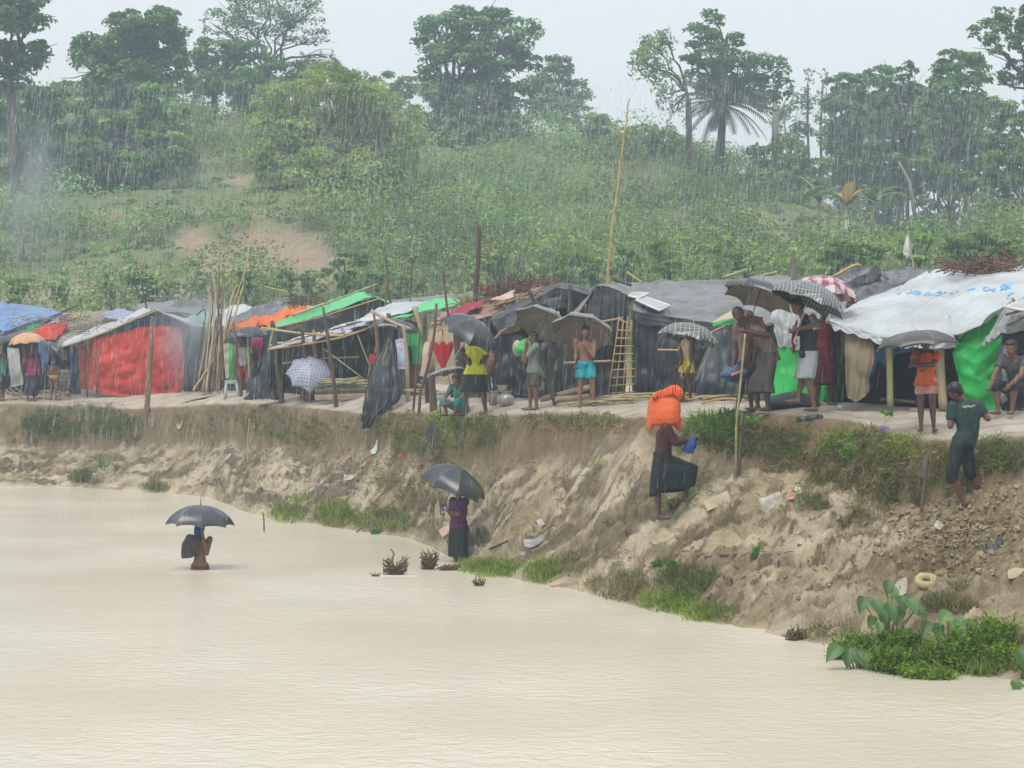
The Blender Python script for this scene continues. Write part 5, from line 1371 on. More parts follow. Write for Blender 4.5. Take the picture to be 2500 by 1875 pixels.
for k, (lab, a, b_) in enumerate((('thin diagonal stick crossing the open dark front', (788, 850, 50), (888, 925, 49.8)), ('diagonal thin stick right of the open dark front', (873, 818, 49.5), (903, 895, 49.4)), ('slanting prop by the green roof eave', (655, 860, 50.9), (667, 800, 51.2)), ('thin reddish stick hanging under the patched roof', (788, 832, 50), (792, 925, 49.9)), ('stub of a post hanging from the bamboo rail', (765, 806, 50.2), (773, 905, 50)))):
    pole('thin_stick', lab, [a, b_], .02 if k < 4 else .045, .016 if k < 4 else .05, GREENBAM if k < 3 else REDWOOD, 'stick', 'rails lashed between posts', 40 + k)

# the tall bundle of sticks stacked on end
rng = np.random.default_rng(55)
tops = [(622, 520), (598, 655), (590, 668), (512, 668), (520, 672), (505, 700), (498, 745), (530, 690), (540, 700), (516, 735), (545, 720), (552, 735), (535, 650), (480, 770), (560, 745), (575, 700), (500, 720), (548, 690)]
names_t = ['tallest yellow bamboo leaning out of the bundle', 'second tallest thin stick of the bundle']
for k, (tx, ty) in enumerate(tops):
    bx = 470 + 66 * ((k * 7) % 18) / 18 + rng.uniform(-4, 4); by = 958 - abs(bx - 500) * .12
    lab = ('tallest yellow bamboo leaning out of the stacked stick bundle' if k == 0 else 'stick leaning in the tall stacked bundle beside the red wall')
    pole('leaning_stick', lab, [(tx, ty, 61), ((tx + 530) / 2 + (bx - 500) * .1, 765 + rng.uniform(-8, 8), 60.4), (bx, by, 59.8 + rng.uniform(-.3, .3))], .014 if k else .022, .03, (BAMBOO, PALEWOOD, TWIG, WOOD, PALEWOOD)[k % 5] if k else BAMBOO, 'stick', 'sticks stacked on end beside the red wall', k, k == 0)
pole('leaning_stick', 'low stick leaning sideways out of the bundle foot', [(478, 900, 60), (452, 938, 60), (432, 958, 60)], .025, .03, WOOD, 'stick', 'sticks stacked on end beside the red wall', 77)

# bamboo lying on the ground
rng = np.random.default_rng(56)
for k in range(26):
    x0 = rng.uniform(1325, 1560); D0 = rng.uniform(37.0, 38.0); L = rng.uniform(90, 230)
    a = G(x0, D0, .02 + .02 * (k % 4)); b_ = G(x0 + L, D0 + rng.uniform(-.7, .4) - .9, .02 + .03 * (k % 3))
    pole('bamboo_cane', 'bamboo cane lying on the mud around the boy in turquoise shorts', [a, (a + b_) / 2 + Vector((0, 0, .04)), b_], .018, .014, (BAMBOO, GREENBAM, PALEWOOD)[k % 3], 'bamboo', 'bamboo canes lying on the mud', k, True)
for k in range(7):
    x0 = rng.uniform(1660, 1760); D0 = rng.uniform(34.0, 35.0); L = rng.uniform(50, 110)
    a = G(x0, D0, .03); b_ = G(x0 + L, D0 + rng.uniform(-.3, .3) - .3, .05)
    pole('wood_stick', 'stick lying on the ground behind the child in yellow shorts', [a, (a + b_) / 2 + Vector((0, 0, .05)), b_], .022, .016, (PALEWOOD, WOOD, BAMBOO)[k % 3], 'stick', 'sticks on the ground behind the child in yellow shorts', k)
for k in range(24):
    x0 = rng.uniform(775, 850); L = rng.uniform(50, 120); y = rng.uniform(925, 958)
    pole('cut_bamboo', 'cut bamboo length stacked under the patched roof', [(x0, y, 49.6), (x0 + L, y + rng.uniform(-9, 14), 49.2 + rng.uniform(-.3, .3))], .018, .016, (GREENBAM, GREENBAM, PALEWOOD)[k % 3], 'bamboo', 'cut bamboo stacked under the patched roof', k, True)
for k in range(8):
    x0 = rng.uniform(985, 1040); y = rng.uniform(930, 962)
    pole('cut_bamboo', 'cut bamboo length lying behind the pink sheet', [(x0, y, 45), (x0 + rng.uniform(40, 80), y + rng.uniform(-4, 8), 44.6)], .018, .016, GREENBAM, 'bamboo', 'cut bamboo behind the pink sheet', k, True)
for k, (y, c) in enumerate(((958, WOOD), (968, PALEWOOD))):
    b_ = MB(); a = np.array(P(770, y, 49.4)); e = np.array(P(898, y - 4, 48.9)); b_.tube([a, e], [(.06, .09), (.06, .09)], 4); tag(b_.build('plank', c, None, False), ('upper dark plank edging the bamboo stack', 'lower pale plank edging the bamboo stack')[k], 'plank')
pole('log', 'pale barked log lying behind the boy in turquoise shorts', [(1320, 976, 38.3), (1380, 960, 38.5), (1440, 946, 38.6)], .055, .06, PALEWOOD, 'log', None, 3)
pole('log', 'short grey log under the pale barked one', [(1355, 976, 38.1), (1440, 968, 38.1)], .06, .055, PALEWOOD, 'log', None, 5)
pole('log', 'dark branch lying at the foot of the leaning grey sheet', [(1690, 990, 34.8), (1740, 984, 34.6), (1772, 972, 34.6)], .05, .03, WOOD, 'log', None, 6)
for k in range(10):
    x0 = rng.uniform(10, 60); pole('firewood', 'split firewood stick lying left of the woman in magenta', [(x0, 950 + rng.uniform(-6, 12), 65), (x0 + rng.uniform(15, 35), 960 + rng.uniform(-6, 10), 64.6)], .03, .025, PALEWOOD, 'firewood', 'firewood left of the woman in magenta', k)
for k in range(9):
    x0 = rng.uniform(85, 120); pole('firewood', 'split firewood stick on the path behind the child with the bowl', [(x0, 955 + rng.uniform(-5, 8), 64.6), (x0 + rng.uniform(30, 60), 960 + rng.uniform(-4, 10), 64.2)], .025, .02, PALEWOOD, 'firewood', 'firewood behind the child with the bowl', k)
rag('pale palm bark sheet lying on the path right of the red wall', [[(440, 972, 59.6), (500, 962, 60), (530, 952, 60.2)], [(452, 975, 59.2), (505, 970, 59.4), (545, 960, 59.6)]], T_CREAM, 171, .03, .0, 'bark', 'bark_sheet')

# ------------------------------------------------------------------ hanging sheets and small belongings
def hang(name, label, ctrl, m, cat='sheet', seed=1, nu=26, nv=26, **k):
    return tag(sheet(name, ctrl, m, None, nu, nv, seed=seed, **k), label, cat)


hang('hanging_sheet', 'long black plastic sheet hanging from a post down over the bank crest', [[(948, 826, 45.6), (953, 824, 45.5), (958, 828, 45.4)], [(908, 900, 45.3), (940, 895, 45.1), (968, 890, 45.2)], [(888, 985, 45.0), (930, 985, 44.9), (982, 960, 45)], [(882, 1030, 45.0), (905, 1015, 44.9), (955, 990, 45)], [(886, 1046, 45.0), (892, 1046, 44.9), (900, 1040, 45)]], T_BLACK, seed=151, nu=34, nv=40, wr=.05, fold=.05, ff=6)
hang('hanging_sheet', 'black plastic sheet draped from the rail to the ground left of the checked umbrella', [[(660, 800, 52), (666, 796, 52), (672, 802, 52)], [(640, 880, 51.8), (660, 880, 51.6), (682, 880, 51.8)], [(628, 940, 51.8), (655, 945, 51.5), (690, 940, 51.8)], [(600, 975, 52.2), (650, 975, 51.4), (692, 976, 51.6)]], T_BLACK, seed=152, nu=30, nv=34, wr=.05, fold=.07, ff=7)
hang('hanging_sheet', 'black plastic sheet spilling over the bank edge below the stool', [[(618, 955, 54.5), (650, 950, 53.8), (685, 960, 53)], [(590, 975, 55), (630, 975, 54), (672, 978, 53)], [(580, 995, 55.2), (605, 990, 54.6), (640, 982, 54)], [(580, 1020, 55.2), (592, 1018, 54.9), (605, 1000, 54.6)]], T_BLACK, seed=153, wr=.07, fold=.05)
hang('plastic_sack', 'full black plastic sack standing under the umbrella beside the child in red', [[(605, 925, 55.6), (630, 918, 55.2), (650, 924, 55.4)], [(602, 945, 55.4), (630, 942, 54.6), (655, 945, 55.2)], [(604, 966, 55.6), (628, 966, 55), (655, 966, 55.4)]], T_BLACK, 'sack', 154, wr=.08)
hang('hanging_cloth', 'beige cloth hanging left of the child in red trousers', [[(541, 838, 58), (562, 836, 58)], [(544, 925, 58), (560, 922, 58)]], T_CREAM, 'cloth', 155, 12, 16, fold=.04, ff=2)
hang('hanging_cloth', 'narrow bright green cloth hanging beside the beige one', [[(558, 838, 57.8), (567, 838, 57.8)], [(558, 885, 57.7), (566, 880, 57.7)], [(559, 928, 57.8), (570, 926, 57.8)]], T_GREEN, 'cloth', 156, 8, 16, fold=.05, ff=2)
hang('hanging_cloth', 'dusty rose cloth hanging behind the child in red trousers', [[(567, 838, 58.2), (585, 838, 58.2)], [(570, 930, 58.2), (584, 925, 58.2)]], mat('dusty_rose', (.33, .22, .19), (.27, .17, .15)), 'cloth', 157, 10, 14, fold=.04, ff=2)
hang('hanging_sheet', 'pale pink sheet hanging on the posts left of the red umbrella', [[(1036, 836, 43.9), (1048, 834, 43.8), (1054, 845, 43.9)], [(1028, 880, 43.7), (1042, 880, 43.6), (1056, 880, 43.8)], [(1025, 918, 43.7), (1040, 922, 43.6), (1058, 915, 43.8)]], T_PINK, seed=158, nu=16, nv=20, wr=.03, fold=.05, ff=3)


def floral():
    m = bpy.data.materials.new('floral_cloth'); m.use_nodes = True
    n, l = m.node_tree.nodes, m.node_tree.links; b = n['Principled BSDF']; b.inputs['Roughness'].default_value = .8
    tc = n.new('ShaderNodeTexCoord'); v = n.new('ShaderNodeTexVoronoi'); v.inputs['Scale'].default_value = 9; l.new(tc.outputs['Object'], v.inputs[0])
    r = n.new('ShaderNodeValToRGB'); e = r.color_ramp.elements
    e[0].position = 0; e[0].color = (.62, .10, .28, 1); e[1].position = 1; e[1].color = (.42, .58, .72, 1)
    x = r.color_ramp.elements.new(.30); x.color = (.70, .22, .40, 1); x = r.color_ramp.elements.new(.36); x.color = (.40, .55, .74, 1)
    l.new(v.outputs['Distance'], r.inputs[0]); l.new(r.outputs[0], b.inputs['Base Color'])
    return m


hang('hanging_cloth', 'pink and blue floral cloth hanging under the black umbrella', [[(967, 830, 45.6), (980, 827, 45.6), (988, 830, 45.6)], [(968, 865, 45.5), (980, 865, 45.5), (994, 864, 45.5)], [(971, 903, 45.5), (982, 903, 45.5), (995, 899, 45.5)]], floral(), 'cloth', 159, 14, 20, fold=.03, ff=3)
# plastic stool
st = thing('stool', (566, 985, 56.6), 'pale grey plastic stool under the left black umbrella', 'stool')
PLAST = mat('pale_plastic_stool', (.50, .56, .55), (.44, .50, .49), .4, .4)
sx, sD0 = 566, 56.6
base_ = G(sx, sD0)
sb = MB(); sb.box(base_ + Vector((0, 0, .46)), (.36, .3, .035)); sb.build('seat', PLAST, st, False)
for dx in (-1, 1):
    for dy in (-1, 1):
        MB().tube([base_ + Vector((dx * .14, dy * .11, .45)), base_ + Vector((dx * .19, dy * .15, -.05))], .028, 5).build('leg', PLAST, st)
ap = MB()
for dy in (-1, 1):
    ap.tube([base_ + Vector((-.15, dy * .12, .41)), base_ + Vector((.15, dy * .12, .41))], .025, 4)
ap.build('apron', PLAST, st)


def lathe(mb, c, prof, seg=18):
    rings = []
    for r, z in prof:
        a = np.linspace(0, 2 * np.pi, seg, endpoint=False); rings.append(np.stack([c[0] + np.cos(a) * r, c[1] + np.sin(a) * r, np.full(seg, c[2] + z)], 1))
    v = np.concatenate(rings)
    f = [(i * seg + j, i * seg + (j + 1) % seg, (i + 1) * seg + (j + 1) % seg, (i + 1) * seg + j) for i in range(len(prof) - 1) for j in range(seg)]
    return mb.add(v, f)


ALU = mat('aluminium', (.50, .49, .45), (.38, .37, .33), .38, .5, 5, metallic=.35)
c_ = G(1234, 39.6)
tag(lathe(MB(), c_, [(.0, 0), (.09, .0), (.15, .05), (.18, .12), (.16, .19), (.10, .225), (.075, .24), (.085, .26), (.11, .27), (.105, .275), (.07, .25), (.06, .2)]).build('water_pot', ALU), 'round dented aluminium water pot on the mud', 'pot')
tag(lathe(MB(), c_ + Vector((-.06, -.02, .275)), [(.0, .0), (.06, .005), (.085, .05), (.09, .10), (.12, .12), (.118, .125), (.082, .10), (.07, .03), (.0, .02)]).build('metal_bowl', ALU), 'flared metal bowl standing on the water pot', 'bowl')
c_ = G(1207, 40.2)
tag(lathe(MB(), c_ + Vector((0, 0, .0)), [(.0, 0), (.10, .0), (.12, .1), (.11, .2), (.08, .24), (.10, .27), (.095, .275), (.06, .22)]).build('cooking_pot', mat('dark_pot', (.16, .15, .13), (.24, .22, .2), .5, .5)), 'dark cooking pot behind the yellow shirted man', 'pot')

# flags
f = thing('flag', (350, 760, 70), 'red and white striped flag on a thin leaning pole', 'flag')
pole('pole', None, [(330, 640, 70), (345, 690, 70), (362, 770, 70)], .02, .03, WOOD, parent=f)
STR = bpy.data.materials.new('striped_flag'); STR.use_nodes = True
n_, l_ = STR.node_tree.nodes, STR.node_tree.links
u_ = n_.new('ShaderNodeTexCoord'); w_ = n_.new('ShaderNodeTexWave'); w_.bands_direction = 'Y'; w_.inputs['Scale'].default_value = .75; l_.new(u_.outputs['UV'], w_.inputs[0])
r_ = n_.new('ShaderNodeValToRGB'); r_.color_ramp.interpolation = 'CONSTANT'; r_.color_ramp.elements[0].color = (.5, .05, .07, 1); r_.color_ramp.elements[1].position = .5; r_.color_ramp.elements[1].color = (.75, .7, .7, 1)
l_.new(w_.outputs[0], r_.inputs[0]); l_.new(r_.outputs[0], n_['Principled BSDF'].inputs['Base Color'])
sheet('cloth', [[(329, 642, 70), (334, 646, 70)], [(332, 658, 70), (340, 660, 70)], [(338, 668, 70), (345, 674, 70)]], STR, f, 8, 14, wr=.02, fold=.04, ff=2, seed=161)
FLAGW = tarp_mat('flag_white', (.78, .78, .76), (.70, .70, .69), .7, .2, .2)
f = thing('flag', (2225, 668, 60), 'large limp white flag above the white roof', 'flag', 'white flags')
pole('pole', None, [(2216, 570, 60), (2224, 610, 60), (2234, 680, 60), (2236, 780, 60)], .02, .03, PALEWOOD, parent=f)
sheet('cloth', [[(2214, 574, 60), (2219, 576, 60)], [(2206, 604, 59.9), (2223, 606, 60)], [(2208, 622, 59.9), (2220, 616, 60)], [(2213, 632, 60), (2217, 626, 60)]], FLAGW, f, 14, 22, wr=.03, fold=.06, ff=3, seed=162)
f = thing('flag', (2072, 600, 84), 'small white flag beside the yellow banana leaves', 'flag', 'white flags')
pole('pole', None, [(2066, 522, 84), (2072, 570, 84), (2078, 660, 84)], .02, .03, PALEWOOD, parent=f)
sheet('cloth', [[(2066, 527, 84), (2070, 530, 84)], [(2061, 548, 84), (2071, 548, 84)], [(2061, 560, 84), (2068, 558, 84)]], FLAGW, f, 10, 14, wr=.03, fold=.05, ff=2, seed=163)

# banana plants at the grove's edge
def blade(mb_list, o, d, L, w, bend, col, seg=8):
    """One long leaf: a folded strip curving down."""
    V, Q = [], []
    p = np.array(o, float); d = np.array(d, float); d /= np.linalg.norm(d)
    side = np.cross(d, (0, 0, 1)); side /= np.linalg.norm(side) + 1e-6
    for i in range(seg + 1):
        t = i / seg
        ww = w * math.sin(math.pi * min(1, (t * .93 + .07))) ** .6
        up = np.cross(side, d)
        V += [p - side * ww + up * ww * .25, p, p + side * ww + up * ww * .25]
        p = p + d * L / seg; d = d + np.array([0, 0, -bend / seg]); d /= np.linalg.norm(d)
        if i: b = len(V) - 6; Q += [(b, b + 1, b + 4, b + 3), (b + 1, b + 2, b + 5, b + 4)]
    return np.array(V), np.array(Q)


def banana(label, px, py, D, n, L, cols, seed):
    rng = np.random.default_rng(seed); ft = P(px, py, D); o = thing('banana_plant', ft, label, 'banana plant', 'banana plants at the grove')
    MB().tube([np.array(ft) - np.array([0, 0, .3]), np.array(ft) + np.array([0, 0, 1.3])], [.12, .08], 7).build('stem', mat('banana_stem', (.22, .24, .12), (.3, .28, .16)), o)
    for k in range(n):
        a = 2 * math.pi * k / n + rng.uniform(-.3, .3); el = rng.uniform(.5, 1.2)
        c = np.array(cols[k % len(cols)])
        v, q = blade(None, np.array(ft) + np.array([0, 0, 1.25]), (math.cos(a) * math.cos(el), math.sin(a) * math.cos(el), math.sin(el)), L * rng.uniform(.8, 1.1), .22, 1.5, None)
        mesh_np('leaf', v, q, GLOSSLEAF, o, True, color=np.tile(c, (len(v), 1)))


YL = (.55, .34, .07); GL = (.12, .22, .07); PL = (.25, .34, .18)
banana('banana plant with two yellowed leaves beside the small white flag', 2065, 575, 88, 7, 1.9, (YL, GL, YL, PL, GL), 41)
banana('banana plant with broad pale leaves right of the yellowed one', 2130, 570, 90, 7, 1.8, (PL, GL, GL), 42)
banana('banana plant with blue green leaves left of the yellowed one', 2000, 560, 92, 7, 1.8, (PL, GL, GL), 43)

# ------------------------------------------------------------------ umbrellas
def fabric_mat(name, base, line1=None, line2=None, n=7.0, w=.16, rough=.38, spec=.5, trans=.12):
    """Umbrella cloth; with line colours it becomes a woven check."""
    if name in _M: return _M[name]
    m = bpy.data.materials.new(name); m.use_nodes = True
    nd, l = m.node_tree.nodes, m.node_tree.links; b = nd['Principled BSDF']
    b.inputs['Roughness'].default_value = rough; b.inputs['Specular IOR Level'].default_value = spec
    tc = nd.new('ShaderNodeTexCoord')
    col = None
    no = nd.new('ShaderNodeTexNoise'); no.inputs['Scale'].default_value = 5; l.new(tc.outputs['UV'], no.inputs[0])
    mx = nd.new('ShaderNodeMix'); mx.data_type = 'RGBA'; mx.inputs[6].default_value = (*base, 1); mx.inputs[7].default_value = (*[c * 1.35 + .004 for c in base], 1)
    l.new(no.outputs[0], mx.inputs[0]); col = mx.outputs[2]
    if line1:
        sp = nd.new('ShaderNodeSeparateXYZ'); l.new(tc.outputs['UV'], sp.inputs[0])

        def lines(src, freq, width, off):
            a = nd.new('ShaderNodeMath'); a.operation = 'MULTIPLY_ADD'; a.inputs[1].default_value = freq; a.inputs[2].default_value = off + 50; l.new(src, a.inputs[0])
            f = nd.new('ShaderNodeMath'); f.operation = 'FRACT'; l.new(a.outputs[0], f.inputs[0])
            c = nd.new('ShaderNodeMath'); c.operation = 'LESS_THAN'; c.inputs[1].default_value = width; l.new(f.outputs[0], c.inputs[0]); return c.outputs[0]
        for lc, fr, ww, off, st in ((line1, n, w, 0, .85), (line2 or line1, n, w * .5, .5, .5)):
            for s_ in (0, 1):
                x = nd.new('ShaderNodeMix'); x.data_type = 'RGBA'
                k = nd.new('ShaderNodeMath'); k.operation = 'MULTIPLY'; k.inputs[1].default_value = st; l.new(lines(sp.outputs[s_], fr, ww, off), k.inputs[0])
                l.new(k.outputs[0], x.inputs[0]); l.new(col, x.inputs[6]); x.inputs[7].default_value = (*lc, 1); col = x.outputs[2]
    l.new(col, b.inputs['Base Color'])
    t = nd.new('ShaderNodeBsdfTranslucent'); l.new(col, t.inputs[0])
    ms = nd.new('ShaderNodeMixShader'); ms.inputs[0].default_value = trans
    l.new(b.outputs[0], ms.inputs[1]); l.new(t.outputs[0], ms.inputs[2]); l.new(ms.outputs[0], nd['Material Output'].inputs[0])
    _M[name] = m
    return m


U_BLACK = fabric_mat('umbrella_black', (.026, .029, .036), rough=.33, spec=.8, trans=.0)
U_INNER = fabric_mat('umbrella_underside_lit', (.17, .145, .11), rough=.7, spec=.2, trans=0)  # brown undersides: light from the ground painted into the colour
U_SILV = fabric_mat('umbrella_grey', (.15, .155, .16), rough=.3, spec=.7, trans=.0)
STEEL = mat('steel', (.55, .55, .55), (.45, .45, .45), .3, .5, metallic=.6)
BLACKP = mat('black_plastic', (.02, .02, .02), (.03, .03, .03), .4, .5)


def umbrella(label, apex, tilt, az, Rm, outer, inner=None, hand=None, depth=.36, ribm=None, shaftm=None, spin=0.2, tip=.07, hook=True, droop=None):
    """apex: (px,py,D) of the canopy top. tilt degrees from upright, az: direction the top leans to (0 = image right, 90 = away).
    hand: where the shaft is held (Vector) - the shaft runs from the apex along the axis."""
    a = PP(apex); inner = inner or U_INNER; shaftm = shaftm or BLACKP
    ax = np.array([math.sin(R(tilt)) * math.cos(R(az)), math.sin(R(tilt)) * math.sin(R(az)), math.cos(R(tilt))])
    e1 = np.cross((0, 1, 0.01), ax); e1 /= np.linalg.norm(e1); e2 = np.cross(ax, e1)
    o = thing('umbrella', a, label, 'umbrella', 'open umbrellas')
    A = np.array(a); nr, nt, ns = 8, 10, 6
    hgt = Rm * depth * 1.25

    def pt(th, t, off=0.0):
        """t 0..1 from the apex to the hem, th in ribs."""
        k0 = math.floor(th); fr = th - k0
        pr = []
        for k in (k0, k0 + 1):
            ang = 2 * math.pi * (k / nr) + spin
            ca = math.sin(t * 1.30) / math.sin(1.30) * Rm
            z = -(1 - math.cos(t * 1.30)) / (1 - math.cos(1.30)) * hgt
            if droop and k % nr in droop: z -= .12 * t ** 3 * Rm; ca *= 1 - .10 * t ** 3
            pr.append(np.array([math.cos(ang) * ca, math.sin(ang) * ca, z]))
        p = pr[0] * (1 - fr) + pr[1] * fr
        bow = 4 * fr * (1 - fr)
        p[:2] *= 1 - bow * (.015 + .075 * t ** 6)     # panels belly out, the hem scallops in
        p[2] += bow * (-.015 * math.sin(math.pi * t) + .06 * t ** 6) * Rm
        p[2] += off
        return p
    V, UV, f = [], [], []
    for k in range(nr):
        b0 = len(V)
        for i in range(nt + 1):
            for j in range(ns + 1):
                p = pt(k + min(j / ns, .9999), max(i / nt, .02)); V.append(p); UV.append((p[0], p[1]))
        f += [(b0 + i * (ns + 1) + j, b0 + i * (ns + 1) + j + 1, b0 + (i + 1) * (ns + 1) + j + 1, b0 + (i + 1) * (ns + 1) + j) for i in range(nt) for j in range(ns)]
    V = np.array(V); UV = np.array(UV)
    V[:, 2] += fbm(V[:, 0] * 5, V[:, 1] * 5, 2, int(apex[0])) * .012       # wind and wear
    W = A + V[:, :1] * e1 + V[:, 1:2] * e2 + V[:, 2:3] * ax
    can = mesh_np('canopy', W, np.array(f), outer, o, True, uv=UV)
    Wi = A + (V[:, :1] * .992) * e1 + (V[:, 1:2] * .992) * e2 + (V[:, 2:3] - .007) * ax
    mesh_np('underside', Wi, np.array(f)[:, ::-1], inner, o, True, uv=UV)
    ribm = ribm or STEEL
    for k in range(nr):
        pts = [A + q[0] * e1 + q[1] * e2 + (q[2] - .016) * ax for q in (pt(k, t) for t in np.linspace(.05, 1.01, 7))]
        MB().tube(pts, .004, 4).build('rib', ribm, can)
    sp = MB(); sp.tube([A + ax * tip, A - ax * .01], [.004, .008], 6); sp.build('ferrule', shaftm, can)
    L = .62 if hand is None else max(.35, float(np.dot(A - np.array(hand), ax)))
    end = A - ax * (L + .06)
    shf = MB().tube([A, end], .0075, 6).build('shaft', shaftm, o)
    if hook:
        hp = [end + ax * .03]
        for q in range(8):
            an = q / 7 * math.pi * 1.1
            hp.append(end - ax * .08 + e1 * .035 * (1 - math.cos(an)) - ax * .035 * math.sin(an))
        MB().tube(hp, .011, 6).build('handle', shaftm, shf)
    else:
        MB().tube([end + ax * .03, end - ax * .09], [.012, .016], 7).build('handle', shaftm, shf)
    return o, A - ax * L


# ------------------------------------------------------------------ people
SKIN = mat('skin_brown', (.175, .090, .058), (.145, .072, .046), .5, .35, 9)
SKIN2 = mat('skin_dark', (.095, .050, .036), (.075, .040, .030), .45, .4, 9)
SKIN3 = mat('skin_light_brown', (.25, .135, .090), (.20, .105, .070), .5, .35, 9)
HAIRM = mat('black_hair', (.012, .011, .011), (.02, .018, .017), .45, .4, 30)
EYEM = mat('eye', (.35, .33, .3), (.3, .28, .26), .3, .5)
LIPM = mat('lips', (.16, .06, .05), (.13, .05, .045), .5, .3)


def remeshed(mb, name, m, parent, voxel, smooth=4, wr=0.0, wf=14.0, seed=1, stretch=1.0, fac=.5):
    """Fuse overlapping shapes into one continuous skin."""
    v = np.concatenate(mb.v); fl = []
    if mb.f4: fl.append(np.concatenate(mb.f4))
    if mb.f3: fl.append(np.concatenate(mb.f3))
    t = mesh_np('tmp', v, fl, None)
    md = t.modifiers.new('r', 'REMESH'); md.mode = 'VOXEL'; md.voxel_size = voxel; md.use_smooth_shade = True
    if smooth:
        ms = t.modifiers.new('s', 'SMOOTH'); ms.iterations = smooth; ms.factor = fac
    dg = bpy.context.evaluated_depsgraph_get()
    me = bpy.data.meshes.new_from_object(t.evaluated_get(dg))
    old = t.data
    bpy.data.objects.remove(t); bpy.data.meshes.remove(old)
    me.name = name
    if wr:
        n = len(me.vertices); co = np.empty(n * 3, np.float32); me.vertices.foreach_get('co', co); co = co.reshape(-1, 3)
        no = np.empty(n * 3, np.float32); me.vertices.foreach_get('normal', no); no = no.reshape(-1, 3)
        d = fbm(co[:, 0] * wf + co[:, 1] * wf * .7, co[:, 2] * wf * stretch + co[:, 1] * wf * .4, 3, seed)
        me.vertices.foreach_set('co', (co + no * (d * wr)[:, None]).ravel())
    me.polygons.foreach_set('use_smooth', np.ones(len(me.polygons), bool))
    me.materials.clear(); me.materials.append(m); me.update()
    o = bpy.data.objects.new(name, me); COL.objects.link(o)
    if parent is not None: attach(o, parent)
    return o


JD = dict(head=(0, .012, .925), neck=(0, -.006, .84), chest=(0, 0, .745), waist=(0, 0, .63), pelvis=(0, 0, .535),
          shL=(.112, -.005, .808), shR=(-.112, -.005, .808), elL=(.145, -.02, .64), elR=(-.145, -.02, .64), haL=(.15, .03, .49), haR=(-.15, .03, .49),
          hiL=(.052, 0, .525), hiR=(-.052, 0, .525), knL=(.060, .012, .285), knR=(-.060, .012, .285), anL=(.062, -.012, .045), anR=(-.062, -.012, .045))


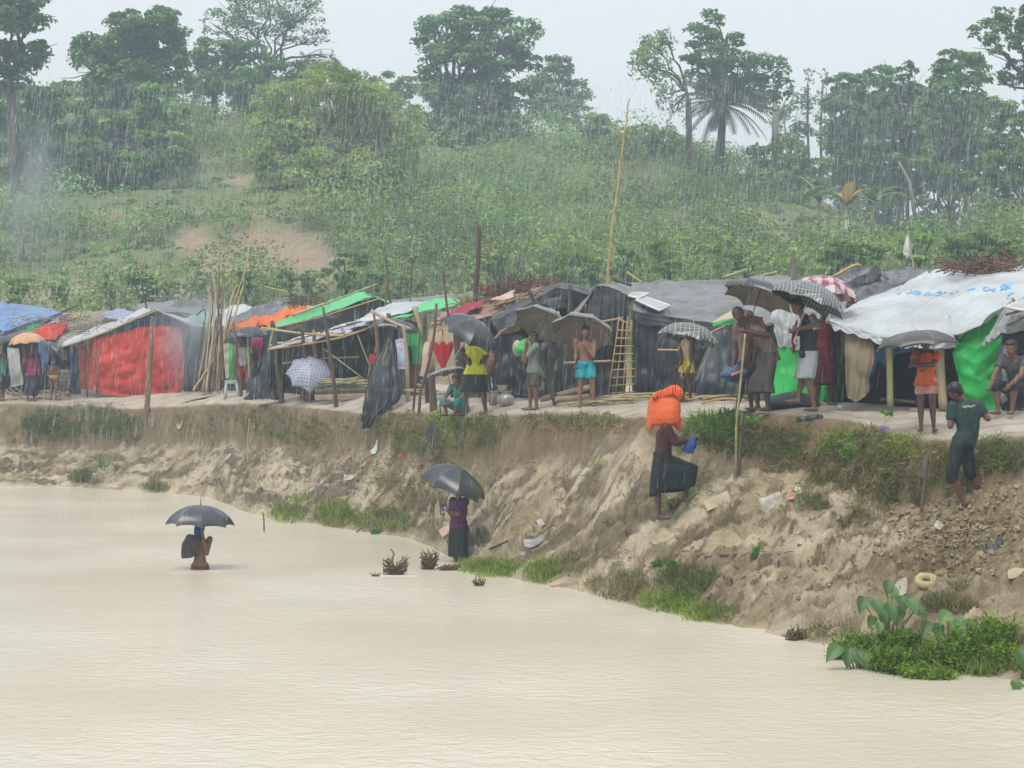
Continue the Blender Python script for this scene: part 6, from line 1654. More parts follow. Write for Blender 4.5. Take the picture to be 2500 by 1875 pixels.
class Person:
    def __init__(self, label, px, D, h, yaw, pose=None, skin=None, z=None, girth=1.0, hair=True, bald=False, facing=None, hands=True, look=None, lower=True, group='people on the bank'):
        self.h = h; self.g = girth
        base = G(px, D) if z is None else Vector(((px - CX) * D / F, D, z))
        self.root = thing('person', base, label, 'person', group)
        y = R(yaw)
        self.f = np.array([math.sin(y), -math.cos(y), 0.0]); self.r = np.array([math.cos(y), math.sin(y), 0.0]); self.b = np.array(base)
        J = {k: np.array(v, float) for k, v in JD.items()}
        for k, v in (pose or {}).items():
            J[k] = np.array(v, float)
        self.J = {k: self.w(v) for k, v in J.items()}
        self.skin = skin or SKIN
        self.look = look
        self.body(hands, lower)
        self.headgear(hair, bald)

    def w(self, v):
        return self.b + self.h * (v[0] * self.r + v[1] * self.f + np.array([0, 0, v[2]]))

    def torso(self, mb, k=1.0, lo=None, add=0.0):
        J, h, g = self.J, self.h, self.g
        pts = [J['pelvis'] + (J['pelvis'] - J['waist']) * .35, J['pelvis'], J['waist'], J['chest'], (J['shL'] + J['shR']) / 2 - (J['neck'] - J['chest']) * .05]
        rr = [(.075, .058), (.088, .062), (.072, .052), (.092, .060), (.085, .045)]
        side = J['shL'] - J['shR']
        mb.tube(pts, [((a * g * k) * h + add, (b * g * k) * h + add) for a, b in rr], 14, up=-np.cross(side / np.linalg.norm(side), (J['neck'] - J['pelvis']) / np.linalg.norm(J['neck'] - J['pelvis'])))
        return mb

    def body(self, hands, lower):
        J, h, g = self.J, self.h, self.g
        b = MB(); self.torso(b)
        for s in 'LR':
            b.ball(J['sh' + s], .040 * h * g)
            b.tube([J['sh' + s], J['el' + s]], [.036 * h * g, .027 * h * g], 9)
            d = J['ha' + s] - J['el' + s]; b.ball(J['el' + s], .0265 * h * g)
            wr_ = J['el' + s] + d * .93
            b.tube([J['el' + s], J['el' + s] + d * .35, wr_], [.026 * h * g, .026 * h * g, .0165 * h], 9)
            dn = d / np.linalg.norm(d)
            pc = np.cross(dn, self.r if abs(np.dot(dn, self.r)) < .8 else self.f); pc /= np.linalg.norm(pc)      # across the palm
            nn = np.cross(dn, pc)
            b.tube([wr_, wr_ + dn * .03 * h, wr_ + dn * .052 * h], [(.014 * h, .017 * h), (.013 * h, .025 * h), (.012 * h, .025 * h)], 8, up=pc)
            if hands:
                kn = wr_ + dn * .05 * h
                for q, (o_, L) in enumerate(((-.0195, .038), (-.0065, .046), (.0065, .043), (.0195, .034))):
                    p0 = kn + pc * o_ * h
                    p1 = p0 + dn * L * .5 * h + nn * .004 * h
                    p2 = p1 + dn * L * .30 * h + nn * .016 * h
                    p3 = p2 + dn * L * .05 * h + nn * .016 * h
                    b.tube([p0 - dn * .012 * h, p1, p2, p3], [.0066 * h, .006 * h, .0055 * h, .0045 * h], 6)
                p0 = wr_ + dn * .015 * h + pc * .018 * h
                b.tube([p0, p0 + pc * .016 * h + dn * .016 * h + nn * .006 * h, p0 + pc * .018 * h + dn * .034 * h + nn * .014 * h], [.0085 * h, .0068 * h, .0055 * h], 6)
            if lower:
                b.ball(J['hi' + s], .056 * h * g)
                b.tube([J['hi' + s], (J['hi' + s] + J['kn' + s]) / 2, J['kn' + s]], [.058 * h * g, .050 * h * g, .036 * h * g], 10)
                b.ball(J['kn' + s], .035 * h * g)
                c = J['an' + s] - J['kn' + s]
                cn = c / np.linalg.norm(c)
                b.tube([J['kn' + s], J['kn' + s] + c * .3 - self.f * .008 * h, J['kn' + s] + c * .75, J['an' + s]], [.034 * h * g, .037 * h * g, .024 * h, .021 * h], 9)
                fd = self.foot_dir(s)
                a = J['an' + s] + cn * .028 * h
                b.tube([a - fd * .028 * h, a + fd * .03 * h, a + fd * .085 * h, a + fd * .115 * h], [(.020 * h, .021 * h), (.025 * h, .021 * h), (.031 * h, .015 * h), (.026 * h, .010 * h)], 9, up=-cn)
                for q in range(5):
                    t0 = a + fd * (.108 - .004 * abs(q - 1)) * h + np.cross(fd, cn) * (.011 * (q - 2)) * h
                    b.tube([t0 - fd * .012 * h, t0 + fd * .016 * h], [.0078 * h, .006 * h], 5)
        # neck and head
        hd = J['head']; nk = J['neck']
        self.hf = self.f if self.look is None else np.array([math.sin(R(self.look)), -math.cos(R(self.look)), 0.0])
        up = hd - nk; up /= np.linalg.norm(up)
        ff = self.hf - up * np.dot(self.hf, up); ff /= np.linalg.norm(ff); rr = np.cross(ff, up)
        self.hx = np.stack([rr, ff, up], 1)
        b.tube([nk - up * .03 * h, hd - up * .02 * h], [.033 * h, .031 * h], 9)
        b.ball(hd + up * .014 * h - ff * .006 * h, (.047 * h, .058 * h, .056 * h), 16, 12, self.hx)
        b.ball(hd - up * .028 * h + ff * .018 * h, (.036 * h, .040 * h, .044 * h), 14, 10, self.hx)       # jaw
        b.ball(hd + ff * .055 * h - up * .016 * h, (.0095 * h, .014 * h, .014 * h), 8, 6, self.hx)           # nose
        b.tube([hd + ff * .051 * h + up * .006 * h, hd + ff * .058 * h - up * .014 * h], [.005 * h, .009 * h], 6)
        for s in (-1, 1):
            b.ball(hd + rr * s * .047 * h - up * .008 * h - ff * .004 * h, (.007 * h, .014 * h, .020 * h), 8, 6, self.hx)
            b.ball(hd + rr * s * .020 * h + ff * .046 * h + up * .012 * h, (.016 * h, .008 * h, .006 * h), 8, 5, self.hx)   # brow
        bod = remeshed(b, 'body', self.skin, self.root, .0092 * h + .0006, 2, 0, fac=.35)
        for s in (-1, 1):
            MB().ball(hd + rr * s * .0195 * h + ff * .0485 * h + up * .0005 * h, (.0085 * h, .005 * h, .0055 * h), 8, 6, self.hx).build('eye', EYEM, bod)
        MB().ball(hd + ff * .0525 * h - up * .042 * h, (.016 * h, .007 * h, .006 * h), 8, 6, self.hx).build('mouth', LIPM, bod)

    def foot_dir(self, s):
        v = self.J.get('toe' + s)
        if v is not None:
            d = v - self.J['an' + s]; return d / np.linalg.norm(d)
        side = self.r * (.22 if s == 'L' else -.22)
        d = self.f + side; return d / np.linalg.norm(d)

    def headgear(self, hair, bald):
        h = self.h; hd = self.J['head']; rr, ff, up = self.hx[:, 0], self.hx[:, 1], self.hx[:, 2]
        if not hair: return
        b = MB()
        if bald:
            b.ball(hd - ff * .022 * h - up * .004 * h, (.0475 * h, .043 * h, .040 * h), 14, 10, self.hx)
            remeshed(b, 'hair', mat('grey_hair', (.06, .055, .05), (.09, .085, .08), .8, .1, 30), self.root, .009 * h, 2, .002 * h, 40)
            return
        b.ball(hd + up * .022 * h - ff * .014 * h, (.052 * h, .058 * h, .055 * h), 16, 12, self.hx)
        b.ball(hd - ff * .028 * h - up * .008 * h, (.048 * h, .038 * h, .046 * h), 14, 10, self.hx)
        b.ball(hd + up * .050 * h + ff * .022 * h, (.040 * h, .030 * h, .018 * h), 12, 8, self.hx)
        o = remeshed(b, 'hair', HAIRM, self.root, .009 * h, 2, .006 * h, 45 / h, seed=int(abs(hd[0]) * 100))

    # clothing -------------------------------------------------------------
    def shirt(self, m, sleeve=.5, hem=.0, k=1.13, name='shirt', wr=.012, flare=1.0, loose=0.0, chest_only=False):
        J, h, g = self.J, self.h, self.g
        b = MB()
        side = J['shL'] - J['shR']; ax = J['neck'] - J['pelvis']
        up = -np.cross(side / np.linalg.norm(side), ax / np.linalg.norm(ax))
        low = J['pelvis'] + (J['pelvis'] - J['waist']) * (.2 + hem)
        pts = [low, J['pelvis'], J['waist'], J['chest'], (J['shL'] + J['shR']) / 2, J['neck'] - (J['neck'] - J['chest']) * .12]
        l_ = loose * h
        rr = [(.094 * flare, .070 * flare), (.094 * (flare + 1) / 2, .068 * (flare + 1) / 2), (.082, .060), (.098, .066), (.088, .050), (.045, .042)]
        b.tube(pts, [((a * g * k) * h + l_, (c * g * k) * h + l_) for a, c in rr], 16, up=up)
        for s in 'LR':
            if sleeve > 0:
                b.ball(J['sh' + s], .047 * h * g * k / 1.1)
                e = J['el' + s]; d = e - J['sh' + s]
                if sleeve <= 1:
                    b.tube([J['sh' + s] - d * .05, J['sh' + s] + d * sleeve], [.047 * h * g, (.042 + loose) * h * g], 10)
                else:
                    w_ = e + (J['ha' + s] - e) * .85 * (sleeve - 1)
                    b.tube([J['sh' + s], e], [.046 * h * g, .036 * h * g], 10); b.ball(e, .036 * h * g); b.tube([e, w_], [.036 * h * g, .029 * h * g], 10)
        return remeshed(b, name, m, self.root, .0128 * h, 3, wr * h, 13 / h, seed=int(abs(self.b[0]) * 50) + 3, stretch=.7)

    def shorts(self, m, length=.6, k=1.22, name='shorts', wr=.010, waist=.25):
        J, h, g = self.J, self.h, self.g
        b = MB()
        top = J['pelvis'] + (J['waist'] - J['pelvis']) * waist
        side = J['hiL'] - J['hiR']
        b.tube([top, J['pelvis'], J['pelvis'] + (J['pelvis'] - J['waist']) * .3], [(.086 * g * h, .066 * g * h), (.100 * g * h, .075 * g * h), (.090 * g * h, .070 * g * h)], 14, up=-self.f)
        for s in 'LR':
            d = J['kn' + s] - J['hi' + s]
            b.ball(J['hi' + s], .064 * h * g)
            if length <= 1:
                b.tube([J['hi' + s], J['hi' + s] + d * length], [.064 * h * g, .058 * k * h * g], 12)
            else:
                c = J['an' + s] - J['kn' + s]
                b.tube([J['hi' + s], J['kn' + s]], [.064 * h * g, .050 * h * g], 12); b.ball(J['kn' + s], .048 * h * g)
                b.tube([J['kn' + s], J['kn' + s] + c * (length - 1)], [.048 * h * g, .046 * h * g], 12)
        return remeshed(b, name, m, self.root, .0105 * h, 3, wr * h, 14 / h, seed=int(abs(self.b[1]) * 40), stretch=.6)

    def skirt(self, m, hem=.12, name='skirt', flare=1.0, fold=.010, tuck=0.0, tilt=0.0):
        """A wrapped cloth from the waist to hem (fraction of height), round both legs."""
        J, h, g = self.J, self.h, self.g
        n, seg = 16, 40
        top = J['pelvis'] + (J['waist'] - J['pelvis']) * .45
        rows = []
        rng = np.random.default_rng(int(abs(self.b[0]) * 100))
        zt, zb = top[2], self.b[2] + hem * h
        for i in range(n):
            t = i / (n - 1); z = zt + (zb - zt) * t
            P2 = []
            for s in 'LR':
                chain = [J['hi' + s], J['kn' + s], J['an' + s]]
                if z >= chain[0][2]: q = chain[0]; rad = .060
                elif z >= chain[1][2]:
                    u = (chain[0][2] - z) / max(chain[0][2] - chain[1][2], 1e-3); q = chain[0] * (1 - u) + chain[1] * u; rad = .060 + .002 * min(u * 3, 1) - .006 * u
                else:
                    u = min(1, (chain[1][2] - z) / max(chain[1][2] - chain[2][2], 1e-3)); q = chain[1] * (1 - u) + chain[2] * u; rad = .056 + .004 * u
                P2.append((q[:2], rad * h * g * (1 + (flare - 1) * t)))
            cc = (P2[0][0] + P2[1][0]) / 2
            if i < 3:
                k = i / 3; cc = top[:2] * (1 - k) + cc * k
            ang = np.linspace(0, 2 * np.pi, seg, endpoint=False)
            dirs = np.stack([np.cos(ang), np.sin(ang)], 1)
            # support of two discs: hull around both legs
            sup = np.maximum((dirs @ (P2[0][0] - cc)) + P2[0][1], (dirs @ (P2[1][0] - cc)) + P2[1][1])
            if i < 3: sup = np.maximum(sup, .068 * h * g)
            # polygon of the hull from the support function
            ds = np.gradient(np.concatenate([sup[-1:], sup, sup[:1]]))[1:-1] / (2 * np.pi / seg)
            x = dirs * sup[:, None] + np.stack([-np.sin(ang), np.cos(ang)], 1) * ds[:, None]
            fo = fold * h * (.25 + .75 * t) * (fbm(np.cos(ang) * 4 + 9, np.sin(ang) * 4 + t * .5, 3, int(abs(self.b[0] * 10))) + .2 * rng.normal(size=seg) * .3)
            rad_ = np.linalg.norm(x, axis=1, keepdims=True); x = x * (1 + fo[:, None] / np.maximum(rad_, 1e-3) * 1.6)
            rows.append(np.concatenate([cc + x, np.full((seg, 1), z) + (tilt * h * t * np.cos(ang))[:, None]], 1))
        v = np.concatenate(rows)
        # turned-in hem closes the cloth below
        inner = rows[-1].copy(); c = inner.mean(0); inner = c + (inner - c) * .86; inner[:, 2] += .02
        v = np.concatenate([v, inner])
        f = [(i * seg + j, i * seg + (j + 1) % seg, (i + 1) * seg + (j + 1) % seg, (i + 1) * seg + j) for i in range(n) for j in range(seg)]
        return mesh_np(name, v, np.array(f), m, self.root, True)

    def drape(self, name, m, ctrl, seed=1, **k):
        """A sheet fixed to the body: control rows in body fractions."""
        return sheet(name, [[Vector(self.w(np.array(q))) for q in row] for row in ctrl], m, self.root, 18, 18, seed=seed, **k)


def cloth(name, c, c2=None, rough=.75):
    return mat(name, c, c2 or tuple(x * .6 for x in c), .55, .3, 9, .8, 16, stretch=(1.6, 1.6, .5))


def px_local(p, px, py, dd=0.0):
    """Body-fraction coordinates of a photo pixel at the person's distance + dd."""
    q = np.array(P(px, py, p['D'] + dd)) - np.array(p['b'])
    y = R(p['yaw']); f = np.array([math.sin(y), -math.cos(y), 0.0]); r = np.array([math.cos(y), math.sin(y), 0.0])
    return (float(q @ r) / p['h'], float(q @ f) / p['h'], float(q[2]) / p['h'])


def human(label, px, D, h, yaw, pix=None, pose=None, z=None, **k):
    """pix: joints given as photo pixels (px, py, metres nearer(-)/farther(+))."""
    base = G(px, D) if z is None else Vector(((px - CX) * D / F, D, z))
    info = dict(D=D, h=h, yaw=yaw, b=base)
    ps = dict(pose or {})
    for j, q in (pix or {}).items():
        ps[j] = px_local(info, *q)
    p = Person(label, px, D, h, yaw, ps, z=z, **k)
    p.info = info
    return p


# --- 1 left edge
p = human('person in turquoise cut by the left edge under a black umbrella', 6, 64.5, 1.5, 80, pix={'haL': (10, 868, -.15), 'elL': (12, 884, -.15)})
p.shirt(cloth('turquoise', (.05, .36, .33)), .6); p.skirt(cloth('dark_skirt', (.035, .03, .03)), .25)
umbrella('black umbrella cut by the left edge of the photo', (2, 820, 64.2), 8, 180, .52, U_BLACK, hand=P(8, 868, 64.3))
# --- 2 woman in magenta
p = human('woman in a magenta shawl and long black skirt under the peach umbrella', 76, 64.2, 1.62, 15, pose={'anL': (.05, .10, .05), 'knL': (.05, .09, .29), 'anR': (-.05, -.10, .07), 'knR': (-.05, -.0, .28)}, pix={'haR': (62, 862, -.25), 'elR': (60, 885, -.2), 'haL': (92, 890, -.1)})
p.shirt(cloth('magenta', (.40, .03, .15)), 1.6, hem=.3, flare=1.15); p.skirt(cloth('black_skirt', (.018, .017, .018)), .10, flare=1.25, fold=.014)
p.drape('shawl', cloth('magenta', (.40, .03, .15)), [[(-.06, .06, .95), (0, -.075, 1.0), (.06, .06, .95)], [(-.13, .07, .80), (0, -.10, .85), (.13, .07, .80)], [(-.16, .05, .60), (0, -.11, .58), (.17, .05, .48)]], seed=3, wr=.01, fold=.03)
umbrella('faded peach umbrella held over the woman in magenta', (63, 812, 64.0), 6, 200, .57, fabric_mat('umbrella_peach', (.62, .36, .20), trans=.25), fabric_mat('umbrella_peach_in', (.50, .30, .17), trans=.2), hand=P(62, 862, 63.9), depth=.48)
# --- 3 child with the yellow bowl
p = human('child in brown holding a yellow bowl under a dark umbrella at left', 131, 64.3, 1.28, -10, pix={'haL': (137, 920, -.25), 'haR': (124, 920, -.25), 'elL': (145, 916, -.05), 'elR': (117, 916, -.05)}, skin=SKIN3)
p.shirt(cloth('brown_cotton', (.22, .11, .06)), .9); p.shorts(cloth('brown_short', (.20, .12, .07)), .35)
tag(lathe(MB(), np.array(P(130, 922, 63.95)), [(.0, -.03), (.08, -.03), (.13, .04), (.14, .07), (.135, .07), (.11, .02), (.0, -.01)]).build('yellow_bowl', mat('yellow_plastic', (.62, .42, .03), (.55, .36, .03), .4, .4)), 'yellow plastic bowl carried by the child in brown', 'bowl')
umbrella('tilted dark umbrella right of the peach one', (147, 845, 64.0), 38, 20, .50, U_BLACK, hand=P(134, 900, 64.0), depth=.4)
# --- 4, 5 pair under the left black umbrella
p = human('child in a pale green shirt and red trousers under the left black umbrella', 597, 57, 1.55, 165, skin=SKIN)
p.shirt(cloth('pale_green', (.36, .42, .33)), .55, hem=.3); p.shorts(cloth('red_cotton', (.30, .015, .025)), 1.2, name='trousers')
p = human('woman in dark clothes with a magenta scarf beside the pale green shirt', 634, 57.4, 1.62, -30, pix={'haR': (612, 850, -.2), 'elR': (622, 880, -.2)})
p.shirt(cloth('plum', (.03, .015, .02)), 1.5, hem=.5); p.skirt(cloth('black_skirt', (.018, .017, .018)), .06, flare=1.2)
p.drape('scarf', cloth('hot_magenta', (.45, .02, .17)), [[(-.05, .07, .98), (.02, .09, .96), (.08, .03, .95)], [(-.09, .10, .84), (.02, .12, .82), (.12, .06, .80)], [(-.02, .12, .66), (.06, .12, .60), (.11, .09, .64)]], seed=5, fold=.03)
umbrella('wet black umbrella over the pair at the bamboo rail', (604, 797, 56.6), 5, 180, .60, U_BLACK, U_BLACK, hand=P(610, 850, 56.9), depth=.42)
# --- 6 crouching under checked umbrella
SQ = {'pelvis': (0, -.05, .17), 'hiL': (.055, -.04, .17), 'hiR': (-.055, -.04, .17), 'waist': (0, -.02, .27), 'chest': (0, .05, .37), 'neck': (0, .11, .45), 'head': (0, .14, .53),
      'shL': (.11, .08, .43), 'shR': (-.11, .08, .43), 'knL': (.09, .17, .29), 'knR': (-.09, .17, .29), 'anL': (.075, .03, .045), 'anR': (-.075, .03, .045), 'elL': (.13, .16, .33), 'elR': (-.13, .16, .33), 'haL': (.06, .28, .33), 'haR': (-.06, .28, .33)}
p = human('crouching person in a brown wrap under the pale checked umbrella', 752, 50.6, 1.5, 170, pose=SQ)
p.shirt(cloth('rust_cotton', (.12, .055, .045)), .8); p.skirt(cloth('rust_wrap', (.13, .06, .05)), .03, flare=1.5)
umbrella('pale blue and white checked umbrella leaning towards the river', (758, 893, 49.7), 48, -80, .60, fabric_mat('umbrella_pale_check', (.36, .38, .46), (.22, .24, .36), (.52, .53, .58), 14, .3, trans=.2), U_SILV, depth=.42, tip=.05)
# --- 7, 8 behind the hanging sheet
p = human('child in a red top behind the hanging black sheet', 921, 46.8, 1.32, -25, skin=SKIN3)
p.shirt(cloth('bright_red', (.40, .02, .025)), .6); p.shorts(cloth('dark_skirt', (.035, .03, .03)), .8)
p = human('person in brown standing behind the floral cloth', 1003, 46.9, 1.36, 40, skin=SKIN)
p.shirt(cloth('rust_cotton', (.12, .055, .045)), 1.3, hem=.4); p.skirt(cloth('tan_wrap', (.17, .085, .05)), .12)
umbrella('wide black umbrella above the hanging black sheet', (963, 777, 46.3), 6, 20, .56, U_BLACK, U_INNER, hand=P(960, 840, 46.5), depth=.34)
# --- 9 seated in teal
ST = dict(SQ); ST.update({'pelvis': (0, -.06, .10), 'hiL': (.055, -.05, .10), 'hiR': (-.055, -.05, .10), 'waist': (0, -.05, .20), 'chest': (0, -.01, .31), 'neck': (0, .05, .40), 'head': (0, .08, .48), 'shL': (.11, .02, .38), 'shR': (-.11, .02, .38), 'knL': (.12, .20, .20), 'knR': (-.12, .20, .20), 'anL': (.07, .20, .045), 'anR': (-.07, .20, .045), 'elL': (.15, .12, .25), 'elR': (-.15, .12, .25), 'haL': (.05, .25, .18), 'haR': (-.05, .25, .18)})
p = human('person in teal sitting on the ground under the flat grey umbrella', 1122, 40.4, 1.5, -35, pose=ST, skin=SKIN)
p.shirt(cloth('teal_dark', (.04, .20, .19)), .5); p.shorts(cloth('teal', (.02, .27, .28)), 1.4, name='trousers')
umbrella('flat grey umbrella over the person sitting in teal', (1090, 898, 40.6), 14, 150, .40, U_SILV, U_INNER, hand=P(1108, 945, 40.4), depth=.22, tip=.04)
# --- 10 yellow shirt
p = human('man in a bright yellow shirt and black wrap with his head under a dark umbrella', 1160, 39.4, 1.70, -50, skin=SKIN2, pose={'anL': (.06, -.11, .05), 'knL': (.06, -.05, .29), 'anR': (-.06, .11, .045), 'knR': (-.055, .085, .285)}, pix={'haR': (1136, 872, -.1), 'elR': (1146, 888, -.12), 'haL': (1180, 880, -.1), 'elL': (1190, 870, 0)})
p.shirt(cloth('acid_yellow', (.62, .66, .015)), .75, hem=.45, k=1.15, flare=1.5, wr=.010); p.skirt(cloth('black_wrap', (.022, .026, .025)), .27, flare=1.25, fold=.013)
umbrella('large dark umbrella tipped over the head of the yellow shirted man', (1166, 782, 38.8), 36, -30, .62, U_BLACK, U_INNER, hand=P(1137, 870, 39.1), depth=.44, shaftm=STEEL)
# --- 11 bent bare backed man
p = human('bare backed man bending down behind the yellow shirted man', 1185, 41.6, 1.66, -95, skin=SKIN3, pose={'pelvis': (0, -.10, .50), 'hiL': (.055, -.10, .49), 'hiR': (-.055, -.10, .49), 'waist': (0, -.03, .585), 'chest': (0, .10, .655), 'neck': (0, .22, .68), 'head': (0, .30, .66), 'shL': (.12, .15, .66), 'shR': (-.12, .15, .66), 'elL': (.13, .18, .47), 'elR': (-.13, .18, .47), 'haL': (.11, .24, .30), 'haR': (-.11, .24, .30), 'knL': (.07, .02, .275), 'knR': (-.07, .02, .275), 'anL': (.075, -.06, .045), 'anR': (-.075, -.06, .045)})
p.shorts(cloth('faded_red_wrap', (.16, .07, .06)), .75)
# --- 12 boy in grey-green
p = human('boy in a grey green shirt and brown shorts with a hand at his mouth', 1303, 38, 1.46, -80, skin=SKIN, look=-75, pix={'haL': (1285, 842, -.22), 'elL': (1276, 880, -.20), 'haR': (1284, 848, .05), 'elR': (1284, 884, .05)}, pose={'anL': (.085, -.02, .045), 'anR': (-.085, .03, .045), 'knL': (.075, 0, .285), 'knR': (-.075, .03, .285)})
p.shirt(cloth('grey_green', (.20, .235, .205)), .75, hem=.5, k=1.2, flare=1.1); p.shorts(cloth('olive_brown', (.10, .085, .06)), .9)
umbrella('grey umbrella tipped back over the boy in the grey green shirt', (1337, 768, 38.2), 38, 55, .60, U_SILV, U_INNER, hand=P(1308, 842, 38), depth=.38, tip=.03)
# --- 13 boy in turquoise shorts
p = human('shirtless boy in turquoise shorts with a hand at his mouth', 1429, 37, 1.46, 5, skin=SKIN3, pix={'haL': (1430, 846, -.14), 'elL': (1449, 870, -.12), 'haR': (1406, 884, -.08), 'elR': (1407, 866, 0)}, pose={'anL': (.095, .02, .045), 'knL': (.085, .02, .285), 'anR': (-.07, 0, .045)})
p.shorts(cloth('turquoise_shorts', (.012, .34, .40)), .72, k=1.3)
umbrella('grey umbrella tipped back behind the shirtless boy', (1428, 782, 37.3), 34, 70, .60, U_SILV, U_INNER, hand=P(1408, 885, 36.9), depth=.40, tip=.03)
# --- 14 child in yellow shorts
p = human('dark skinned child in a cream vest and yellow shorts under a checked umbrella', 1677, 34.8, 1.30, -55, skin=SKIN2, pix={'haR': (1657, 893, -.12), 'elR': (1663, 886, -.10), 'haL': (1672, 922, -.2), 'elL': (1686, 890, -.1)}, pose={'anL': (.045, -.02, .045), 'anR': (-.045, .03, .045), 'knL': (.05, .0, .285), 'knR': (-.05, .02, .285)})
p.shirt(cloth('cream_vest', (.55, .45, .28)), 0, hem=.2, k=1.06); p.shorts(cloth('yellow_shorts', (.70, .52, .012)), .62, k=1.3)
umbrella('black and white checked umbrella over the child in yellow shorts', (1692, 790, 34.8), 14, 20, .57, fabric_mat('umbrella_check', (.05, .055, .055), (.38, .40, .38), (.20, .23, .20), 13, .2, trans=.12), fabric_mat('umbrella_check', (0, 0, 0)), hand=P(1659, 893, 34.7), depth=.44, shaftm=STEEL)
# --- 15 old man, 16 companion
p = human('bent old bald man with a brown scarf leaning under a black umbrella', 1868, 30.8, 1.66, -75, skin=SKIN2, bald=True, look=-60,
          pix={'head': (1802, 766, -.1), 'neck': (1820, 785, -.05), 'shL': (1840, 800, -.18), 'shR': (1830, 795, .15), 'chest': (1852, 812, 0), 'waist': (1878, 845, 0), 'pelvis': (1884, 872, 0), 'hiL': (1880, 876, -.09), 'hiR': (1880, 876, .09), 'haL': (1818, 808, -.3), 'elL': (1876, 818, -.28), 'haR': (1815, 800, .0), 'elR': (1850, 830, .2), 'knL': (1870, 935, -.12), 'knR': (1845, 930, .12), 'anL': (1874, 992, -.10), 'anR': (1850, 990, .12)})
p.shirt(cloth('tan_shirt', (.20, .155, .11)), .8, hem=.2, k=1.1); p.skirt(cloth('grey_brown_wrap', (.075, .066, .058)), .19, flare=1.2, fold=.016)
p.drape('scarf', cloth('brick_scarf', (.16, .05, .035)), [[(-.11, .02, .88), (-.02, .16, .90), (.10, .08, .86)], [(-.10, -.02, .82), (0, .17, .80), (.12, .05, .78)], [(-.04, .14, .70), (.03, .19, .68), (.11, .12, .69)]], seed=7, fold=.02)
umbrella('black umbrella tilted back over the bent old man', (1862, 688, 30.7), 22, 35, .56, U_BLACK, U_INNER, hand=P(1828, 795, 30.6), depth=.40)
p = human('person in brown carrying a blue bag behind the old man', 1822, 31.4, 1.58, -60, skin=SKIN2, pix={'haR': (1790, 900, -.1), 'elR': (1797, 855, .0), 'neck': (1812, 782, 0), 'head': (1822, 770, .2), 'shR': (1800, 800, -.05), 'shL': (1835, 800, .2)}, pose={'anL': (.05, -.03, .05), 'anR': (-.06, .07, .05)})
p.shirt(cloth('dull_pink', (.22, .13, .11)), .6, hem=.3); p.skirt(cloth('dark_lungi', (.05, .035, .03)), .3)
bg = thing('cloth_bag', P(1790, 915, 31.1), 'blue cloth bag with an orange stripe hanging from the companion\'s hand', 'bag')
sheet('bag_body', [[(1775, 905, 31.2), (1800, 898, 31.2), (1818, 900, 31.25)], [(1758, 915, 31.0), (1788, 914, 30.95), (1822, 912, 31.1)], [(1766, 928, 31.15), (1790, 932, 31.1), (1818, 922, 31.2)]], T_NAVY, bg, 18, 12, wr=.05, seed=181, fr=6)
sheet('stripe', [[(1784, 914, 30.9), (1800, 908, 30.9), (1812, 903, 30.95)], [(1785, 920, 30.88), (1801, 914, 30.88), (1814, 908, 30.93)]], T_ORANGE, bg, 10, 5, wr=.02, seed=182)
# --- 17 younger man
p = human('younger man in a dark vest and pale rolled wrap under a fine checked umbrella', 1974, 30.5, 1.66, -72, skin=SKIN, look=-80,
          pix={'head': (1946, 748, 0), 'neck': (1958, 768, 0), 'haL': (1946, 803, -.28), 'elL': (1998, 793, -.24), 'shL': (1984, 776, -.15), 'haR': (1943, 812, 0), 'elR': (1952, 815, .1), 'anL': (1988, 992, -.08), 'knL': (1972, 925, -.1), 'anR': (1948, 972, .12), 'knR': (1958, 922, .12)})
p.shirt(cloth('charcoal_vest', (.022, .024, .03)), .0, hem=.1, k=1.12); p.skirt(cloth('pale_lungi', (.36, .38, .39), (.27, .31, .36)), .33, flare=1.1, fold=.02)
p.drape('towel', cloth('maroon_towel', (.22, .02, .035)), [[(.09, -.04, .84), (.10, .03, .86)], [(.10, -.10, .70), (.13, -.06, .72)], [(.09, -.12, .47), (.13, -.09, .48)]], seed=8, fold=.02)
p.drape('towel', cloth('maroon_towel', (.22, .02, .035)), [[(-.04, .10, .86), (.02, .11, .86)], [(-.05, .13, .70), (.02, .14, .70)], [(-.04, .12, .56), (.01, .13, .57)]], seed=9, fold=.02)
p.drape('sleeve', cloth('white_sleeve', (.55, .50, .52)), [[(.07, -.04, .85), (.12, .0, .86), (.15, .04, .83)], [(.13, -.06, .77), (.17, -.01, .77), (.18, .04, .76)]], seed=10, wr=.01)
umbrella('fine black and white checked umbrella over the younger man', (1988, 692, 30.3), 20, 10, .60, fabric_mat('umbrella_fine_check', (.05, .055, .06), (.33, .34, .34), (.16, .17, .17), 20, .3, trans=.1), fabric_mat('umbrella_fine_check', (0, 0, 0)), hand=P(1944, 808, 30.2), depth=.44, shaftm=STEEL, tip=.09)
# --- 18 hidden behind
p = human('person in maroon mostly hidden behind the younger man', 2012, 31.8, 1.58, 10, skin=SKIN2)
p.shirt(cloth('maroon_dress', (.17, .02, .035)), 1.2, hem=.6); p.skirt(cloth('maroon_skirt', (.10, .018, .03)), .2)
umbrella('red and white tartan umbrella behind the fine checked one', (2016, 674, 31.9), 10, 30, .57, fabric_mat('umbrella_tartan', (.40, .06, .09), (.60, .52, .54), (.07, .05, .12), 5.5, .42, trans=.2), fabric_mat('umbrella_tartan', (0, 0, 0)), hand=P(2008, 790, 31.8), depth=.46, shaftm=STEEL, tip=.08)
